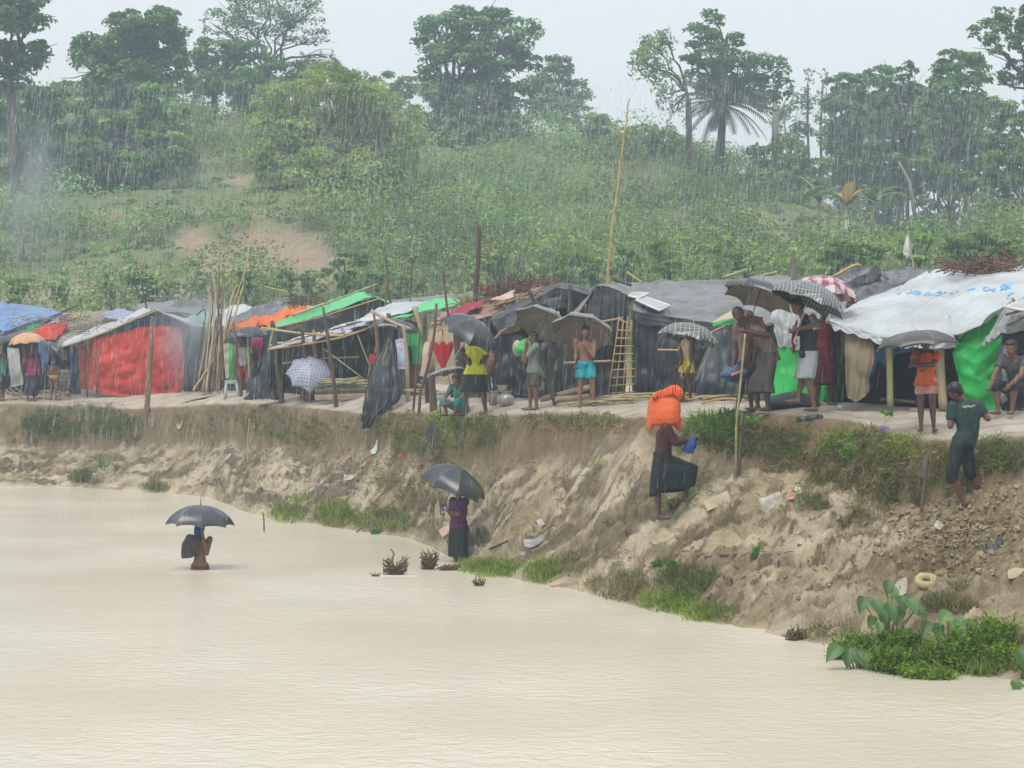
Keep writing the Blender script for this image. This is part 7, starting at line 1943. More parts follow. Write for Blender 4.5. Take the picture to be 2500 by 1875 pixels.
# --- 19 girl in orange
p = human('girl in an orange top and pink shorts hunched under a wide dark umbrella', 2262, 28.6, 1.33, -12, skin=SKIN2, pix={'haR': (2236, 880, -.16), 'elR': (2226, 892, -.06), 'haL': (2236, 892, -.18), 'elL': (2278, 890, -.1)}, pose={'anL': (.075, .02, .045), 'anR': (-.055, .05, .045), 'head': (-.01, .03, .92)})
p.shirt(cloth('orange_top', (.62, .10, .012)), .55, hem=.35, k=1.08, flare=1.35); p.shorts(cloth('pink_shorts', (.55, .27, .22)), .55, k=1.15)
umbrella('wide dark umbrella hiding the girl in orange', (2237, 806, 28.4), 5, 170, .60, fabric_mat('umbrella_brownblack', (.055, .048, .048), rough=.35, trans=.0), U_BLACK, hand=P(2237, 876, 28.45), depth=.30, tip=.02)
# --- 20 boy on the slope at right
p = human('boy in a dark green printed shirt and soaked trousers climbing down the bank', 2362, 26.5, 1.62, -150, skin=SKIN, look=-105, z=P(2362, 1236, 26.5).z,
          pix={'anR': (2352, 1222, -.02), 'knR': (2322, 1160, -.08), 'anL': (2398, 1206, .16), 'knL': (2368, 1155, .06), 'hiL': (2358, 1082, .07), 'hiR': (2342, 1082, -.07), 'pelvis': (2352, 1080, 0), 'waist': (2362, 1055, 0), 'chest': (2362, 1015, 0), 'neck': (2350, 978, .02), 'head': (2332, 955, -.02), 'shL': (2388, 990, .02), 'shR': (2326, 992, -.04), 'elL': (2412, 1022, .0), 'haL': (2394, 1006, .25), 'elR': (2320, 1040, -.06), 'haR': (2330, 1018, .25)})
p.shirt(cloth('bottle_green', (.018, .050, .045)), .7, hem=.0, k=1.12, wr=.012); p.shorts(cloth('soaked_trousers', (.014, .022, .024)), 1.25, name='trousers', k=1.1)
lb = MB()
for k in range(7):        # worn white lettering across the shoulders
    x = 2352 + k * 4.3
    for (dx0, dy0, dx1, dy1) in (((0, 0, 0, 5), (0, 0, 2.6, 0), (0, 2.6, 2.4, 2.6)), ((0, 1, 0, 5), (2.4, 1, 2.4, 5), (0, 5, 2.4, 5)), ((0, 0, 2.4, 0), (0, 2.5, 2.4, 2.5), (0, 0, 0, 4)))[k % 3]:
        a = np.array(P(x + dx0, 991 - k * .35 + dy0, 26.28)); b_ = np.array(P(x + dx1, 991 - k * .35 + dy1, 26.28)); lb.tube([a, b_], .0045, 4)
lb.build('back_print', mat('white_print', (.6, .6, .6), (.5, .5, .5)), p.root)
# --- 21 man with the sack
D21 = 29.8
p = human('man in a maroon jersey climbing the mud with a sack on his head', 1622, D21, 1.66, 65, skin=SKIN2, z=P(1622, 1272, D21).z,
          pix={'anR': (1608, 1256, -.05), 'knR': (1606, 1185, -.08), 'hiR': (1612, 1118, -.09), 'hiL': (1620, 1118, .09), 'anL': (1673, 1212, .1), 'knL': (1688, 1142, .1), 'pelvis': (1618, 1112, 0), 'waist': (1620, 1090, 0), 'chest': (1622, 1058, 0), 'neck': (1622, 1036, 0), 'head': (1624, 1018, 0), 'shL': (1628, 1046, .18), 'shR': (1624, 1046, -.18), 'elR': (1648, 1080, -.16), 'haR': (1688, 1070, -.05), 'elL': (1650, 1082, .16), 'haL': (1688, 1072, .04), 'toeL': (1700, 1216, .1)})
p.shirt(cloth('maroon_jersey', (.075, .020, .024)), 1.75, hem=.55, k=1.14); p.skirt(cloth('forest_wrap', (.016, .024, .024)), .26, flare=1.1, fold=.022, tilt=.045)
sk = thing('sack', P(1622, 1040, D21), 'bulging bright orange plastic sack carried on a man\'s head', 'sack')
b_ = MB()
SACKM = tarp_mat('orange_sack', (.85, .16, .035), (.74, .12, .03), .4, .4, .2)
cS = lambda x, y, d=0: np.array(P(x, y, D21 + d))
b_.tube([cS(1624, 958), cS(1623, 966), cS(1622, 980), cS(1621, 1000), cS(1620, 1020), cS(1621, 1034), cS(1621, 1040)], [(.12, .09), (.19, .15), (.23, .18), (.25, .20), (.258, .20), (.24, .17), (.15, .10)], 20)
b_.tube([cS(1592, 1022), cS(1587, 1040), cS(1585, 1052)], [.09, .055, .015], 9); b_.tube([cS(1650, 1022), cS(1655, 1040), cS(1658, 1051)], [.09, .055, .015], 9)
remeshed(b_, 'bag', SACKM, sk, .014, 5, .010, 7, 4, stretch=1.0)
sheet('frill', [[(1596, 966, D21 - .05), (1612, 950, D21), (1632, 950, D21 + .03), (1650, 944, D21), (1664, 950, D21 - .05)], [(1594, 972, D21 - .12), (1612, 960, D21 - .1), (1632, 962, D21 - .1), (1650, 958, D21 - .1), (1668, 962, D21 - .08)], [(1600, 972, D21 - .1), (1614, 970, D21 - .14), (1632, 970, D21 - .14), (1646, 968, D21 - .12), (1660, 972, D21 - .06)]], SACKM, sk, 60, 16, wr=.06, fold=.09, ff=13, seed=192, fr=9, edge=.07)
tag(sheet('blue_cloth', [[(1680, 1072, D21 - .1), (1692, 1064, D21 - .1), (1702, 1066, D21 - .05)], [(1672, 1090, D21 - .12), (1690, 1084, D21 - .14), (1700, 1080, D21 - .05)], [(1666, 1102, D21 - .1), (1684, 1104, D21 - .12), (1692, 1104, D21 - .05)]], T_NAVY if False else mat('royal_cloth', (.02, .07, .24), (.015, .05, .17)), None, 16, 14, wr=.03, fold=.04, ff=3, seed=191, fr=6), 'crumpled royal blue cloth in the climbing man\'s hands', 'cloth')
# --- 22 woman at the water
p = human('woman in a purple top and wet black skirt standing at the water\'s edge', 1120, 35.5, 1.48, -48, girth=1.15, skin=SKIN, z=-.14, pix={'haR': (1090, 1243, -.05), 'elR': (1104, 1258, 0), 'haL': (1092, 1246, -.2), 'elL': (1118, 1256, -.2)})
p.shirt(cloth('purple_top', (.10, .018, .10)), .8, hem=.2, flare=1.05); p.skirt(cloth('wet_black_skirt', (.016, .018, .02)), .16, flare=1.25, fold=.014)
tag(MB().tube([P(1086, 1236, 35.2), P(1090, 1246, 35.2)], [.02, .025], 7).build('small_bottle', mat('white_blue_plastic', (.55, .58, .7), (.12, .15, .5), .4, .4, 20)), 'small white and blue packet in the woman\'s hand at the water', 'packet')
umbrella('dark umbrella with a bent rib over the woman at the water', (1124, 1145, 35.4), 26, -20, .62, U_BLACK, U_BLACK, hand=P(1094, 1245, 35.3), depth=.44, tip=.05, droop=(4, 5))
# --- 23 man in the river
p = human('man wading waist deep in the river with a blue cloth on his head', 488, 34.2, 1.62, 165, girth=.86, skin=SKIN, z=-.80, pix={'haR': (493, 1297, -.16), 'elR': (505, 1352, -.14), 'haL': (462, 1338, .1), 'elL': (464, 1350, .05)})
p.g = .76; p.shorts(cloth('river_wrap', (.13, .05, .04)), .6, waist=.05)
p.drape('shoulder_cloth', cloth('grey_towel', (.075, .06, .062)), [[(-.05, -.06, .85), (.05, -.07, .86), (.13, -.03, .84), (.15, .04, .80)], [(-.03, -.085, .74), (.07, -.10, .74), (.17, -.05, .72), (.18, .04, .70)], [(-.02, -.075, .68), (.06, -.09, .62), (.15, -.06, .60), (.17, .03, .62)]], seed=12, fold=.025, wr=.03)
p.drape('head_cloth', cloth('royal_cloth2', (.015, .085, .33)), [[(-.03, -.055, .985), (.02, -.055, .985)], [(-.055, -.08, .91), (.03, -.085, .92)], [(-.04, -.09, .84), (.02, -.09, .82)]], seed=13, fold=.02)
umbrella('black umbrella with a long tip over the man wading in the river', (490, 1233, 34.2), 2, 0, .575, U_BLACK, U_INNER, hand=P(492, 1296, 34.2), depth=.46, tip=.14)
# --- 24 right edge
SIT = dict(ST); SIT.update({'pelvis': (0, -.06, .22), 'hiL': (.055, -.05, .22), 'hiR': (-.055, -.05, .22), 'waist': (0, -.05, .32), 'chest': (0, 0, .43), 'neck': (0, .05, .52), 'head': (0, .08, .60), 'shL': (.11, .02, .50), 'shR': (-.11, .02, .50), 'knL': (.09, .20, .27), 'knR': (-.09, .20, .27), 'anL': (.07, .20, .045), 'anR': (-.07, .20, .045), 'elL': (.13, .14, .36), 'elR': (-.13, .14, .36), 'haL': (.09, .28, .26), 'haR': (-.09, .28, .26)})
p = human('person sitting in the shade of the black shelter at the right edge', 2478, 29.6, 1.6, -40, pose=SIT, skin=SKIN)
p.shirt(cloth('grey_shirt', (.075, .08, .085)), .6); p.shorts(cloth('indigo_wrap', (.03, .025, .045)), 1.25, name='trousers')

# the red umbrella hanging closed by its hook
o_ = thing('hanging_umbrella', P(1081, 805, 43.2), 'half closed red umbrella hanging upside down by its hooked handle', 'umbrella')
c_ = np.array(P(1081, 902, 43.2)); V = []; seg = 32; rows = 9
for i in range(rows):
    t = i / (rows - 1)
    for j in range(seg):
        a = 2 * math.pi * j / seg; rib = abs(math.cos(a * 4))
        r = (.02 + .25 * t ** .9) * (.72 + .28 * rib)
        V.append((c_[0] + math.cos(a) * r * (1.0), c_[1] + math.sin(a) * r * .6, c_[2] + t * .56 + (rib * .09 - .05) * t ** 4))
mesh_np('canopy', V, np.array([(i * seg + j, i * seg + (j + 1) % seg, (i + 1) * seg + (j + 1) % seg, (i + 1) * seg + j) for i in range(rows - 1) for j in range(seg)]), fabric_mat('umbrella_red', (.45, .012, .022), rough=.4, trans=.15), o_)
MB().tube([c_ + np.array([0, 0, -.06]), c_ + np.array([0, 0, .72])], .009, 6).build('shaft', mat('red_plastic', (.4, .03, .03), (.3, .02, .02), .4, .4), o_)
hp = [c_ + np.array([0, 0, .70])] + [c_ + np.array([-.05 + .05 * math.cos(q / 8 * math.pi * 1.15), 0, .80 + .05 * math.sin(q / 8 * math.pi * 1.15)]) for q in range(9)]
MB().tube(hp, .013, 7).build('handle', mat('red_plastic', (0, 0, 0)), o_)
# sandals left by the younger man's feet
for k, (x, D_, lab) in enumerate(((1966, 30.2, 'left black sandal on the mud by the younger man'), (1990, 30.15, 'right black sandal under the younger man\'s foot'))):
    g_ = G(x, D_, .02); s_ = thing('sandal', g_, lab, 'sandal', 'sandals by the younger man')
    MB().tube([g_ + Vector((-.13, 0, 0)), g_ + Vector((0, .0, .0)), g_ + Vector((.12, 0, 0))], [(.012, .035), (.014, .045), (.012, .04)], 8).build('sole', BLACKP, s_)
    MB().tube([g_ + Vector((.02, -.04, .01)), g_ + Vector((.05, 0, .05)), g_ + Vector((.02, .04, .01))], .01, 5).build('strap', BLACKP, s_)

# ------------------------------------------------------------------ grass and plants on the bank
def blades(bases, height, lean, width, col, rng, droop=.35, seg=2):
    """Thin curved grass blades: bases (n,3), lean (n,3) growth directions."""
    n = len(bases)
    h = height * rng.uniform(.55, 1.25, n)
    d = lean / (np.linalg.norm(lean, axis=1, keepdims=True) + 1e-9)
    side = np.cross(d, rng.normal(size=(n, 3))); side /= np.linalg.norm(side, axis=1, keepdims=True) + 1e-9
    V = np.empty((n, (seg + 1) * 2, 3))
    p = np.array(bases, float); dd = d.copy()
    for i in range(seg + 1):
        w = width * (1 - i / seg) ** .7 * .5 + .0006
        V[:, i * 2] = p - side * w; V[:, i * 2 + 1] = p + side * w
        p = p + dd * (h / seg)[:, None]
        dd = dd + np.array([0, 0, -1.0]) * droop * (1.6 / seg); dd /= np.linalg.norm(dd, axis=1, keepdims=True)
    k = (seg + 1) * 2
    f = np.array([(i * 2, i * 2 + 1, i * 2 + 3, i * 2 + 2) for i in range(seg)])
    Fa = (np.arange(n)[:, None, None] * k + f[None]).reshape(-1, 4)
    return V.reshape(-1, 3), Fa, np.repeat(col, k, 0)


GREEN_A = np.array((.165, .215, .065)); GREEN_B = np.array((.215, .215, .095)); GREEN_C = np.array((.29, .40, .075)); DRY = np.array((.33, .27, .15)); DARKG = np.array((.125, .150, .060))


def scatter(px, py, rx, ry, n, rng, crest=False):
    pts = []
    for _ in range(n):
        a = rng.uniform(0, 2 * math.pi); r = math.sqrt(rng.random())
        x = px + math.cos(a) * r * rx; y = py + math.sin(a) * r * ry
        D = gD(x, y)
        z = gz(x, D)
        if z < .02: continue
        pts.append(((x - CX) * D / F, D, z - .01))
    return np.array(pts).reshape(-1, 3)


rng = np.random.default_rng(301)
V, Fc, C = [], [], []
kk = 0
# (px, py, rx, ry, tufts, height, palette, droop)
SC = [(190, 1030, 125, 40, 620, .34, (GREEN_A, DARKG, GREEN_A), .55), (120, 1050, 70, 30, 160, .30, (DARKG, GREEN_B), .6), (300, 1045, 60, 35, 150, .3, (GREEN_A, GREEN_B), .6), (60, 1075, 60, 22, 60, .2, (GREEN_B, DRY), .6), (250, 995, 50, 14, 70, .2, (GREEN_B, GREEN_A), .5),
      (480, 1030, 50, 30, 110, .22, (GREEN_B, DRY), .6), (560, 1015, 40, 20, 80, .2, (GREEN_B, DARKG), .6), (650, 1035, 60, 45, 240, .26, (GREEN_B, GREEN_A, DARKG), .6), (745, 1055, 55, 40, 200, .26, (GREEN_B, GREEN_A), .6), (840, 1030, 45, 22, 60, .2, (DRY, GREEN_B), .6), (520, 1060, 30, 18, 40, .2, (GREEN_B,), .6),
      (925, 1030, 40, 40, 200, .24, (GREEN_A, GREEN_B), .7), (1000, 1040, 50, 40, 220, .24, (GREEN_B, DRY, GREEN_A), .7), (1000, 1085, 40, 45, 160, .24, (GREEN_A, DARKG), .7), (1080, 1040, 35, 35, 190, .26, (GREEN_A, GREEN_C), .7), (1150, 1060, 60, 40, 240, .26, (GREEN_A, DARKG), .7), (1205, 1035, 40, 26, 150, .22, (GREEN_A, GREEN_B), .6), (1090, 1110, 40, 40, 120, .22, (GREEN_B, DARKG), .7), (1050, 1140, 25, 25, 50, .2, (GREEN_B, DRY), .7),
      (1330, 1025, 60, 13, 190, .20, (GREEN_B, DRY, DARKG), .8), (1440, 1022, 65, 14, 210, .20, (GREEN_A, GREEN_B, DRY), .8), (1510, 1035, 30, 12, 60, .18, (DRY, GREEN_B), .7), (1400, 1042, 90, 12, 120, .16, (DRY, DARKG), .9),
      (1720, 1045, 45, 30, 220, .26, (GREEN_A, GREEN_C, DARKG), .6), (1770, 1050, 40, 40, 220, .28, (GREEN_A, DARKG), .6), (1830, 1050, 40, 45, 160, .26, (GREEN_B, DRY, DARKG), .7), (1790, 1090, 50, 25, 100, .22, (DARKG, GREEN_B), .8), (1870, 1075, 50, 40, 170, .24, (DARKG, GREEN_B), .7), (1940, 1080, 50, 45, 150, .24, (GREEN_B, DARKG, GREEN_A), .7), (1680, 1085, 40, 20, 60, .2, (DARKG, GREEN_B), .7),
      (2060, 1085, 45, 35, 240, .26, (GREEN_A, GREEN_C, GREEN_B), .6), (2130, 1090, 50, 45, 240, .28, (DRY, GREEN_B, GREEN_A), .8), (2210, 1095, 45, 30, 220, .24, (GREEN_A, GREEN_C, DRY), .7), (2120, 1160, 90, 45, 300, .24, (GREEN_B, DARKG, DRY), .8), (2200, 1190, 60, 50, 220, .24, (DARKG, GREEN_B), .8), (2010, 1140, 40, 40, 110, .2, (GREEN_B, DRY), .8), (2290, 1110, 40, 25, 150, .22, (DRY, GREEN_B), .8), (2420, 1110, 50, 40, 190, .24, (GREEN_A, GREEN_B, DARKG), .7), (2480, 1120, 40, 40, 110, .22, (GREEN_B, DARKG), .7), (2330, 1170, 50, 40, 120, .22, (DARKG, GREEN_B), .8), (2120, 1230, 50, 25, 60, .2, (DARKG, GREEN_B), .8), (1910, 1130, 50, 30, 80, .2, (GREEN_B, DRY), .8),
      (1990, 1210, 40, 40, 110, .22, (GREEN_A, GREEN_B), .6), (1640, 1235, 60, 30, 70, .12, (GREEN_C, GREEN_A), .5), (1700, 1195, 30, 22, 40, .12, (GREEN_C,), .5), (1575, 1230, 16, 18, 26, .14, (GREEN_A, DRY), .5), (960, 1210, 60, 50, 120, .18, (GREEN_A, GREEN_B), .6), (1050, 1200, 70, 40, 120, .18, (GREEN_B, GREEN_A), .6), (940, 1145, 50, 40, 60, .14, (DRY, GREEN_B), .6), (640, 1120, 40, 20, 24, .12, (GREEN_A,), .5), (740, 1115, 30, 20, 24, .14, (DRY,), .5), (60, 1135, 50, 20, 30, .12, (GREEN_B,), .5), (220, 1160, 40, 25, 40, .12, (GREEN_A,), .5), (330, 1100, 60, 30, 40, .1, (GREEN_B, DRY), .6), (1460, 1130, 20, 10, 14, .12, (GREEN_C,), .5), (1250, 1150, 60, 20, 24, .1, (DRY, GREEN_B), .6), (1880, 1260, 60, 30, 36, .12, (GREEN_A, DRY), .5), (2330, 1430, 30, 20, 34, .14, (GREEN_B, DRY), .5), (1520, 1360, 60, 16, 40, .1, (DRY, DARKG), .5)]
for (px, py, rx, ry, n, hh, pal, dr) in SC:
    pts = scatter(px, py, rx * 1.1, ry, int(n * (.42 if px > 400 else .55)), rng)
    if not len(pts): continue
    m = 11
    b0 = np.repeat(pts, m, 0) + rng.normal(size=(len(pts) * m, 3)) * np.array([.05, .04, .015])
    ln = rng.normal(size=(len(b0), 3)) * .5 + np.array([-.15, -.75, .45])
    pc = np.array([pal[i % len(pal)] for i in rng.integers(0, 99, len(pts))]) * rng.uniform(.8, 1.6, (len(pts), 1))
    cc = np.repeat(pc, m, 0) * rng.uniform(.75, 1.25, (len(b0), 1))
    v, f, c = blades(b0, hh * .85, ln, .011, cc, rng, dr)
    V.append(v); Fc.append(f + kk); C.append(c); kk += len(v)
g_ = mesh_np('bank_grass', np.concatenate(V), np.concatenate(Fc), GRASSM, None, False, np.clip(np.concatenate(C), .01, 1))
g_['kind'] = 'stuff'

# single tufts of grass that stand out along the water
TUFT = [('broad bright grass tuft on the mud spit below the woman at the water', 1185, 1392, 80, 20, 1500, .24, (GREEN_C, GREEN_C, GREEN_A)),
        ('small bright grass tuft beside the dead stump near the woman', 1085, 1372, 18, 8, 90, .14, (GREEN_C, GREEN_A)),
        ('upright grass tuft right of the spit', 1328, 1398, 34, 22, 560, .24, (GREEN_C, GREEN_A)),
        ('olive grass patch on the mud above the floating bottle', 1400, 1375, 45, 22, 220, .16, (GREEN_B, DRY, GREEN_A)),
        ('brownish drowned grass tuft right of the floating bottle', 1465, 1425, 22, 20, 170, .2, (DRY, DRY, GREEN_B)),
        ('mixed green and brown tuft at the water in the middle', 1545, 1425, 45, 28, 340, .22, (GREEN_A, DRY, GREEN_B)),
        ('drowned reddish sprouts standing in the shallow water', 1520, 1455, 35, 10, 120, .16, (DRY, DARKG)),
        ('large dark green grass bank right of the middle', 1680, 1415, 70, 28, 620, .24, (GREEN_A, GREEN_B, DARKG)),
        ('long bright grass strip running down to the water', 1640, 1470, 65, 22, 620, .24, (GREEN_C, GREEN_A, GREEN_C)),
        ('fresh grass tuft standing in the water at the end of the strip', 1712, 1504, 40, 14, 420, .26, (GREEN_C, GREEN_C, GREEN_A)),
        ('thin grass tuft right of the fresh tuft in the water', 1768, 1500, 26, 14, 150, .2, (GREEN_A, GREEN_B)),
        ('bright grass hummock at the water left of the woman', 705, 1258, 38, 22, 520, .30, (GREEN_C, GREEN_A)),
        ('round grass hummock beside the leftmost bright hummock', 815, 1255, 46, 32, 620, .34, (GREEN_A, GREEN_B, GREEN_C)),
        ('small bright grass bush above the leftmost bright hummock', 738, 1218, 14, 13, 120, .28, (GREEN_C,)),
        ('long low grass hummock nearest the woman at the water', 945, 1275, 75, 26, 700, .28, (GREEN_A, GREEN_B, GREEN_C)),
        ('isolated grass hummock at the far water edge left', 200, 1165, 30, 14, 300, .34, (GREEN_A, DARKG)),
        ('small grass hummock at the far water edge below the red wall', 385, 1190, 32, 11, 260, .30, (GREEN_A, GREEN_B)),
        ('thin green tuft behind the far left hummock', 255, 1135, 24, 12, 100, .26, (GREEN_C, GREEN_A)),
        ('grey green grass mound above the leafy bush at lower right', 2300, 1475, 30, 16, 340, .18, (GREEN_B, DARKG)),
        ('brownish grass mound right of the grey green mound', 2350, 1480, 22, 13, 220, .15, (GREEN_B, DRY)),
        ('ragged bright grass fringe at the water in front of the leafy bush', 2290, 1612, 110, 18, 1300, .22, (GREEN_C, GREEN_A, GREEN_B)),
        ('ragged grass fringe below the right end of the leafy bush', 2420, 1632, 50, 14, 700, .2, (GREEN_A, GREEN_C)),
        ('thin reeds left of the leafy bush at the water', 2015, 1545, 30, 20, 120, .2, (GREEN_B, GREEN_A))]
for k, (lab, px, py, rx, ry, n, hh, pal) in enumerate(TUFT):
    rng = np.random.default_rng(400 + k)
    pts = []
    for _ in range(max(16, n // 4)):
        a = rng.uniform(0, 2 * math.pi); r = math.sqrt(rng.random()); x = px + math.cos(a) * r * rx; y = py + math.sin(a) * r * ry
        D = gD(x, y); pts.append(((x - CX) * D / F, D, max(gz(x, D), -.06) - .02))
    pts = np.array(pts); m = 11
    b0 = np.repeat(pts, m, 0) + rng.normal(size=(len(pts) * m, 3)) * np.array([.09, .08, .012])
    ln = rng.normal(size=(len(b0), 3)) * .45 + np.array([0, -.2, .9])
    pc = np.array([pal[i % len(pal)] for i in rng.integers(0, 99, len(pts))]) * rng.uniform(.75, 1.25, (len(pts), 1))
    v, f, c = blades(b0, hh * .72 * np.repeat(rng.uniform(.5, 1.3, len(pts)), m), ln, .011, np.repeat(pc, m, 0) * rng.uniform(.8, 1.2, (len(b0), 1)), rng, .5)
    o = mesh_np('grass_tuft', v, f, GRASSM, None, False, np.clip(c, .01, 1)); tag(o, lab, 'grass', 'grass tufts along the water')


# leafy bushes at the lower right
def leafbush(label, lobes, D, leaf, n, cols, seed, name='leafy_bush', cat='bush'):
    rng = np.random.default_rng(seed); V, Fc, C = [], [], []; kk = 0
    root = thing(name, G(lobes[0][0], D or gD(lobes[0][0], lobes[0][1])), label, cat)
    st = MB()
    for (px, py, rx, ry) in lobes:
        k_ = rng.uniform(.45, 1.05) if n > 1000 else 1; py = py + ry * (1 - k_) * .8; ry = ry * k_
        d0 = gD(px, py + ry * .6) if D is None else D + rng.uniform(-.5, .35)
        r = np.array([rx, rx * .7, ry]) * d0 / F
        c = np.array(P(px, py, d0))
        if n > 600: c[2] = min(c[2], max(gz(px, d0), -.02) + r[2] * .75)
        p, d = clump_points(c, r, n, rng, .25, .5)
        col = np.array([cols[i % len(cols)] for i in rng.integers(0, 99, n)]) * rng.uniform(.5, 1.4, (n, 1)) * rng.uniform(.7, 1.2)
        p = p + rng.normal(size=(n, 3)) * r * .36
        v, f, cc = leaves(p, d * .3 + np.array([0, -.1, .5]) + rng.normal(size=(n, 3)) * .7, leaf, col, .32, rng)
        V.append(v); Fc.append(f + kk); C.append(cc); kk += len(v)
        for q in range(14 if n > 200 else 1):          # sprigs standing out of the mass
            a0 = c + rng.normal(size=3) * r * np.array([.7, .6, .2]) + np.array([0, 0, r[2] * .55]); up_ = np.array([rng.normal() * .35, rng.normal() * .3 - .1, 1.0]); Ls = min(rng.uniform(.08, .2), r[2] * .9)
            tq = rng.uniform(.1, 1, 16)[:, None]; pq = a0 + up_ * Ls * tq
            v, f, cc = leaves(pq, rng.normal(size=(16, 3)) + np.array([0, 0, .4]), leaf, np.array(cols[q % len(cols)]) * rng.uniform(.8, 1.3, (16, 1)), .3, rng)
            V.append(v); Fc.append(f + kk); C.append(cc); kk += len(v)
        for q in range(14):
            e = c + rng.normal(size=3) * r * .6; g0 = np.array([e[0], e[1], max(-.05, c[2] - r[2])]); st.tube([g0, e], [.006, .003], 4)
    so = st.build('stems', mat('green_stem', (.10, .12, .05), (.14, .10, .06)), root); so['kind'] = 'stuff'
    mesh_np('foliage', np.concatenate(V), np.concatenate(Fc), LEAF, root, False, np.clip(np.concatenate(C), .01, 1))
    return root


BG = (np.array((.16, .23, .04)), np.array((.23, .31, .055)), np.array((.09, .13, .03)), np.array((.26, .27, .07)))
leafbush('large dense small leaved bush growing in the water at lower right', [(2165, 1575, 34, 26), (2200, 1560, 36, 34), (2240, 1550, 34, 40), (2250, 1590, 40, 26), (2290, 1570, 42, 46), (2330, 1590, 46, 40), (2350, 1560, 34, 40), (2385, 1580, 46, 46), (2425, 1560, 38, 44), (2440, 1600, 40, 30), (2400, 1625, 46, 24), (2340, 1622, 40, 22), (2290, 1612, 36, 20), (2460, 1560, 26, 34)], 22.45, .052, 1400, BG, 501)
leafbush('smaller leaved bush left of the big taro leaves', [(2060, 1520, 28, 26), (2095, 1530, 32, 32), (2085, 1500, 26, 24), (2110, 1500, 22, 24), (2055, 1545, 24, 18)], 23.8, .05, 800, BG, 502)
leafbush('dark leaved undergrowth beneath the taro plant', [(2170, 1510, 30, 30), (2200, 1530, 34, 26), (2230, 1500, 26, 28)], 23.6, .05, 700, BG[:3], 503)
leafbush('broad leaved weeds on the bank below the old man', [(1745, 1050, 30, 26), (1780, 1030, 28, 22), (1725, 1070, 18, 14)], 30.5, .065, 260, (np.array((.12, .19, .05)), np.array((.085, .14, .04))), 504, 'broadleaf_weeds', 'weeds')
leafbush('pale green weed hanging on the bank under the younger man', [(1985, 1065, 16, 12), (1945, 1090, 16, 14), (1840, 1025, 16, 10)], 29.7, .07, 60, (np.array((.13, .23, .06)), np.array((.16, .25, .08))), 505, 'broadleaf_weeds', 'weeds')
leafbush('light green weed on the bank above the leaning stake', [(2080, 1098, 14, 12), (2075, 1110, 10, 10)], 28.2, .07, 50, (np.array((.16, .28, .05)),), 506, 'broadleaf_weeds', 'weeds')
leafbush('trailing green weed on the mud below the climbing man', [(1615, 1375, 14, 6), (1640, 1377, 14, 6), (1600, 1380, 10, 5)], None, .08, 40, (np.array((.12, .24, .05)),), 507, 'broadleaf_weeds', 'weeds')
leafbush('tiny sprout on the mud right of the trailing weed', [(1842, 1360, 8, 12), (1848, 1342, 8, 5)], None, .09, 26, (np.array((.12, .24, .06)),), 508, 'broadleaf_weeds', 'weeds')
leafbush('single leafed sprig at the top of the bank by the girl in orange', [(2172, 1010, 10, 6)], 28.9, .08, 30, (np.array((.16, .28, .06)),), 509, 'broadleaf_weeds', 'weeds')


def taro(label, px, D, specs, seed, wat=False):
    """specs: (px, py, size m, lean deg) of each big leaf; stems rise from one root."""
    rng = np.random.default_rng(seed)
    g0 = G(px, D); g0.z = max(g0.z, -.05) - .03
    root = thing('taro_plant', g0, label, 'taro', 'broad leaved taro plants')
    for (lx, ly, sz, ln) in specs:
        sz *= 1.4
        tip = np.array(P(lx, ly, D + rng.uniform(-.15, .15)))
        mid = (np.array(g0) + tip) / 2 + np.array([0, 0, .08])
        st = MB().tube([np.array(g0) + rng.normal(size=3) * .02, mid, tip], [.012, .010, .007], 5)
        a = R(ln); dn = np.array([math.sin(a), -.55, -math.cos(a) * .85]); dn /= np.linalg.norm(dn)
        sd = np.cross(dn, (0, -.8, .6)); sd /= np.linalg.norm(sd); nn = np.cross(sd, dn)
        # heart outline: rows along the midrib
        prof = [(-.28, .10), (-.20, .30), (-.05, .40), (.15, .42), (.4, .36), (.65, .23), (.85, .10), (1.0, .005)]
        V = []
        for u, w in prof:
            c = tip + dn * u * sz - nn * (u * u * .16 * sz)
            for s in (-1, -.5, 0, .5, 1):
                V.append(c + sd * w * s * sz + nn * (abs(s) * w * .28 * sz + rng.normal() * .01 * sz))
        Q = [(i * 5 + j, i * 5 + j + 1, (i + 1) * 5 + j + 1, (i + 1) * 5 + j) for i in range(len(prof) - 1) for j in range(4)]
        c = np.array((.085, .19, .045)) * rng.uniform(.55, 1.25)
        lf = mesh_np('leaf', np.array(V), np.array(Q), GLOSSLEAF, root, True, color=np.tile(c, (len(V), 1)))
        st.build('stalk', mat('taro_stalk', (.15, .22, .06), (.10, .16, .05)), root)
    return root


taro('tall taro plant with big heart leaves behind the leafy bush', 2165, 23.5, [(2168, 1425, .11, -10), (2108, 1465, .13, -20), (2138, 1472, .13, 20), (2172, 1480, .13, 5), (2158, 1490, .14, -5), (2202, 1462, .12, 10), (2222, 1470, .13, 25), (2195, 1490, .14, -15), (2238, 1485, .12, 40), (2130, 1510, .10, -25), (2146, 1525, .09, 0), (2180, 1440, .10, 20)], 601)
taro('taro plant with drooping leaves rising out of the leafy bush', 2320, 22.7, [(2265, 1525, .12, -30), (2290, 1530, .12, -5), (2310, 1498, .12, -35), (2340, 1518, .13, 10), (2360, 1522, .12, 35), (2345, 1535, .12, -5)], 602)
taro('half drowned taro leaves floating left of the leafy bush', 2085, 22.7, [(2042, 1583, .15, -40), (2072, 1592, .14, -10), (2095, 1600, .16, 20), (2108, 1608, .15, 35), (2138, 1612, .10, 50)], 603)
taro('single taro leaf standing in the water near the right corner', 2478, 21.3, [(2478, 1668, .10, 15), (2486, 1672, .08, 45)], 604)
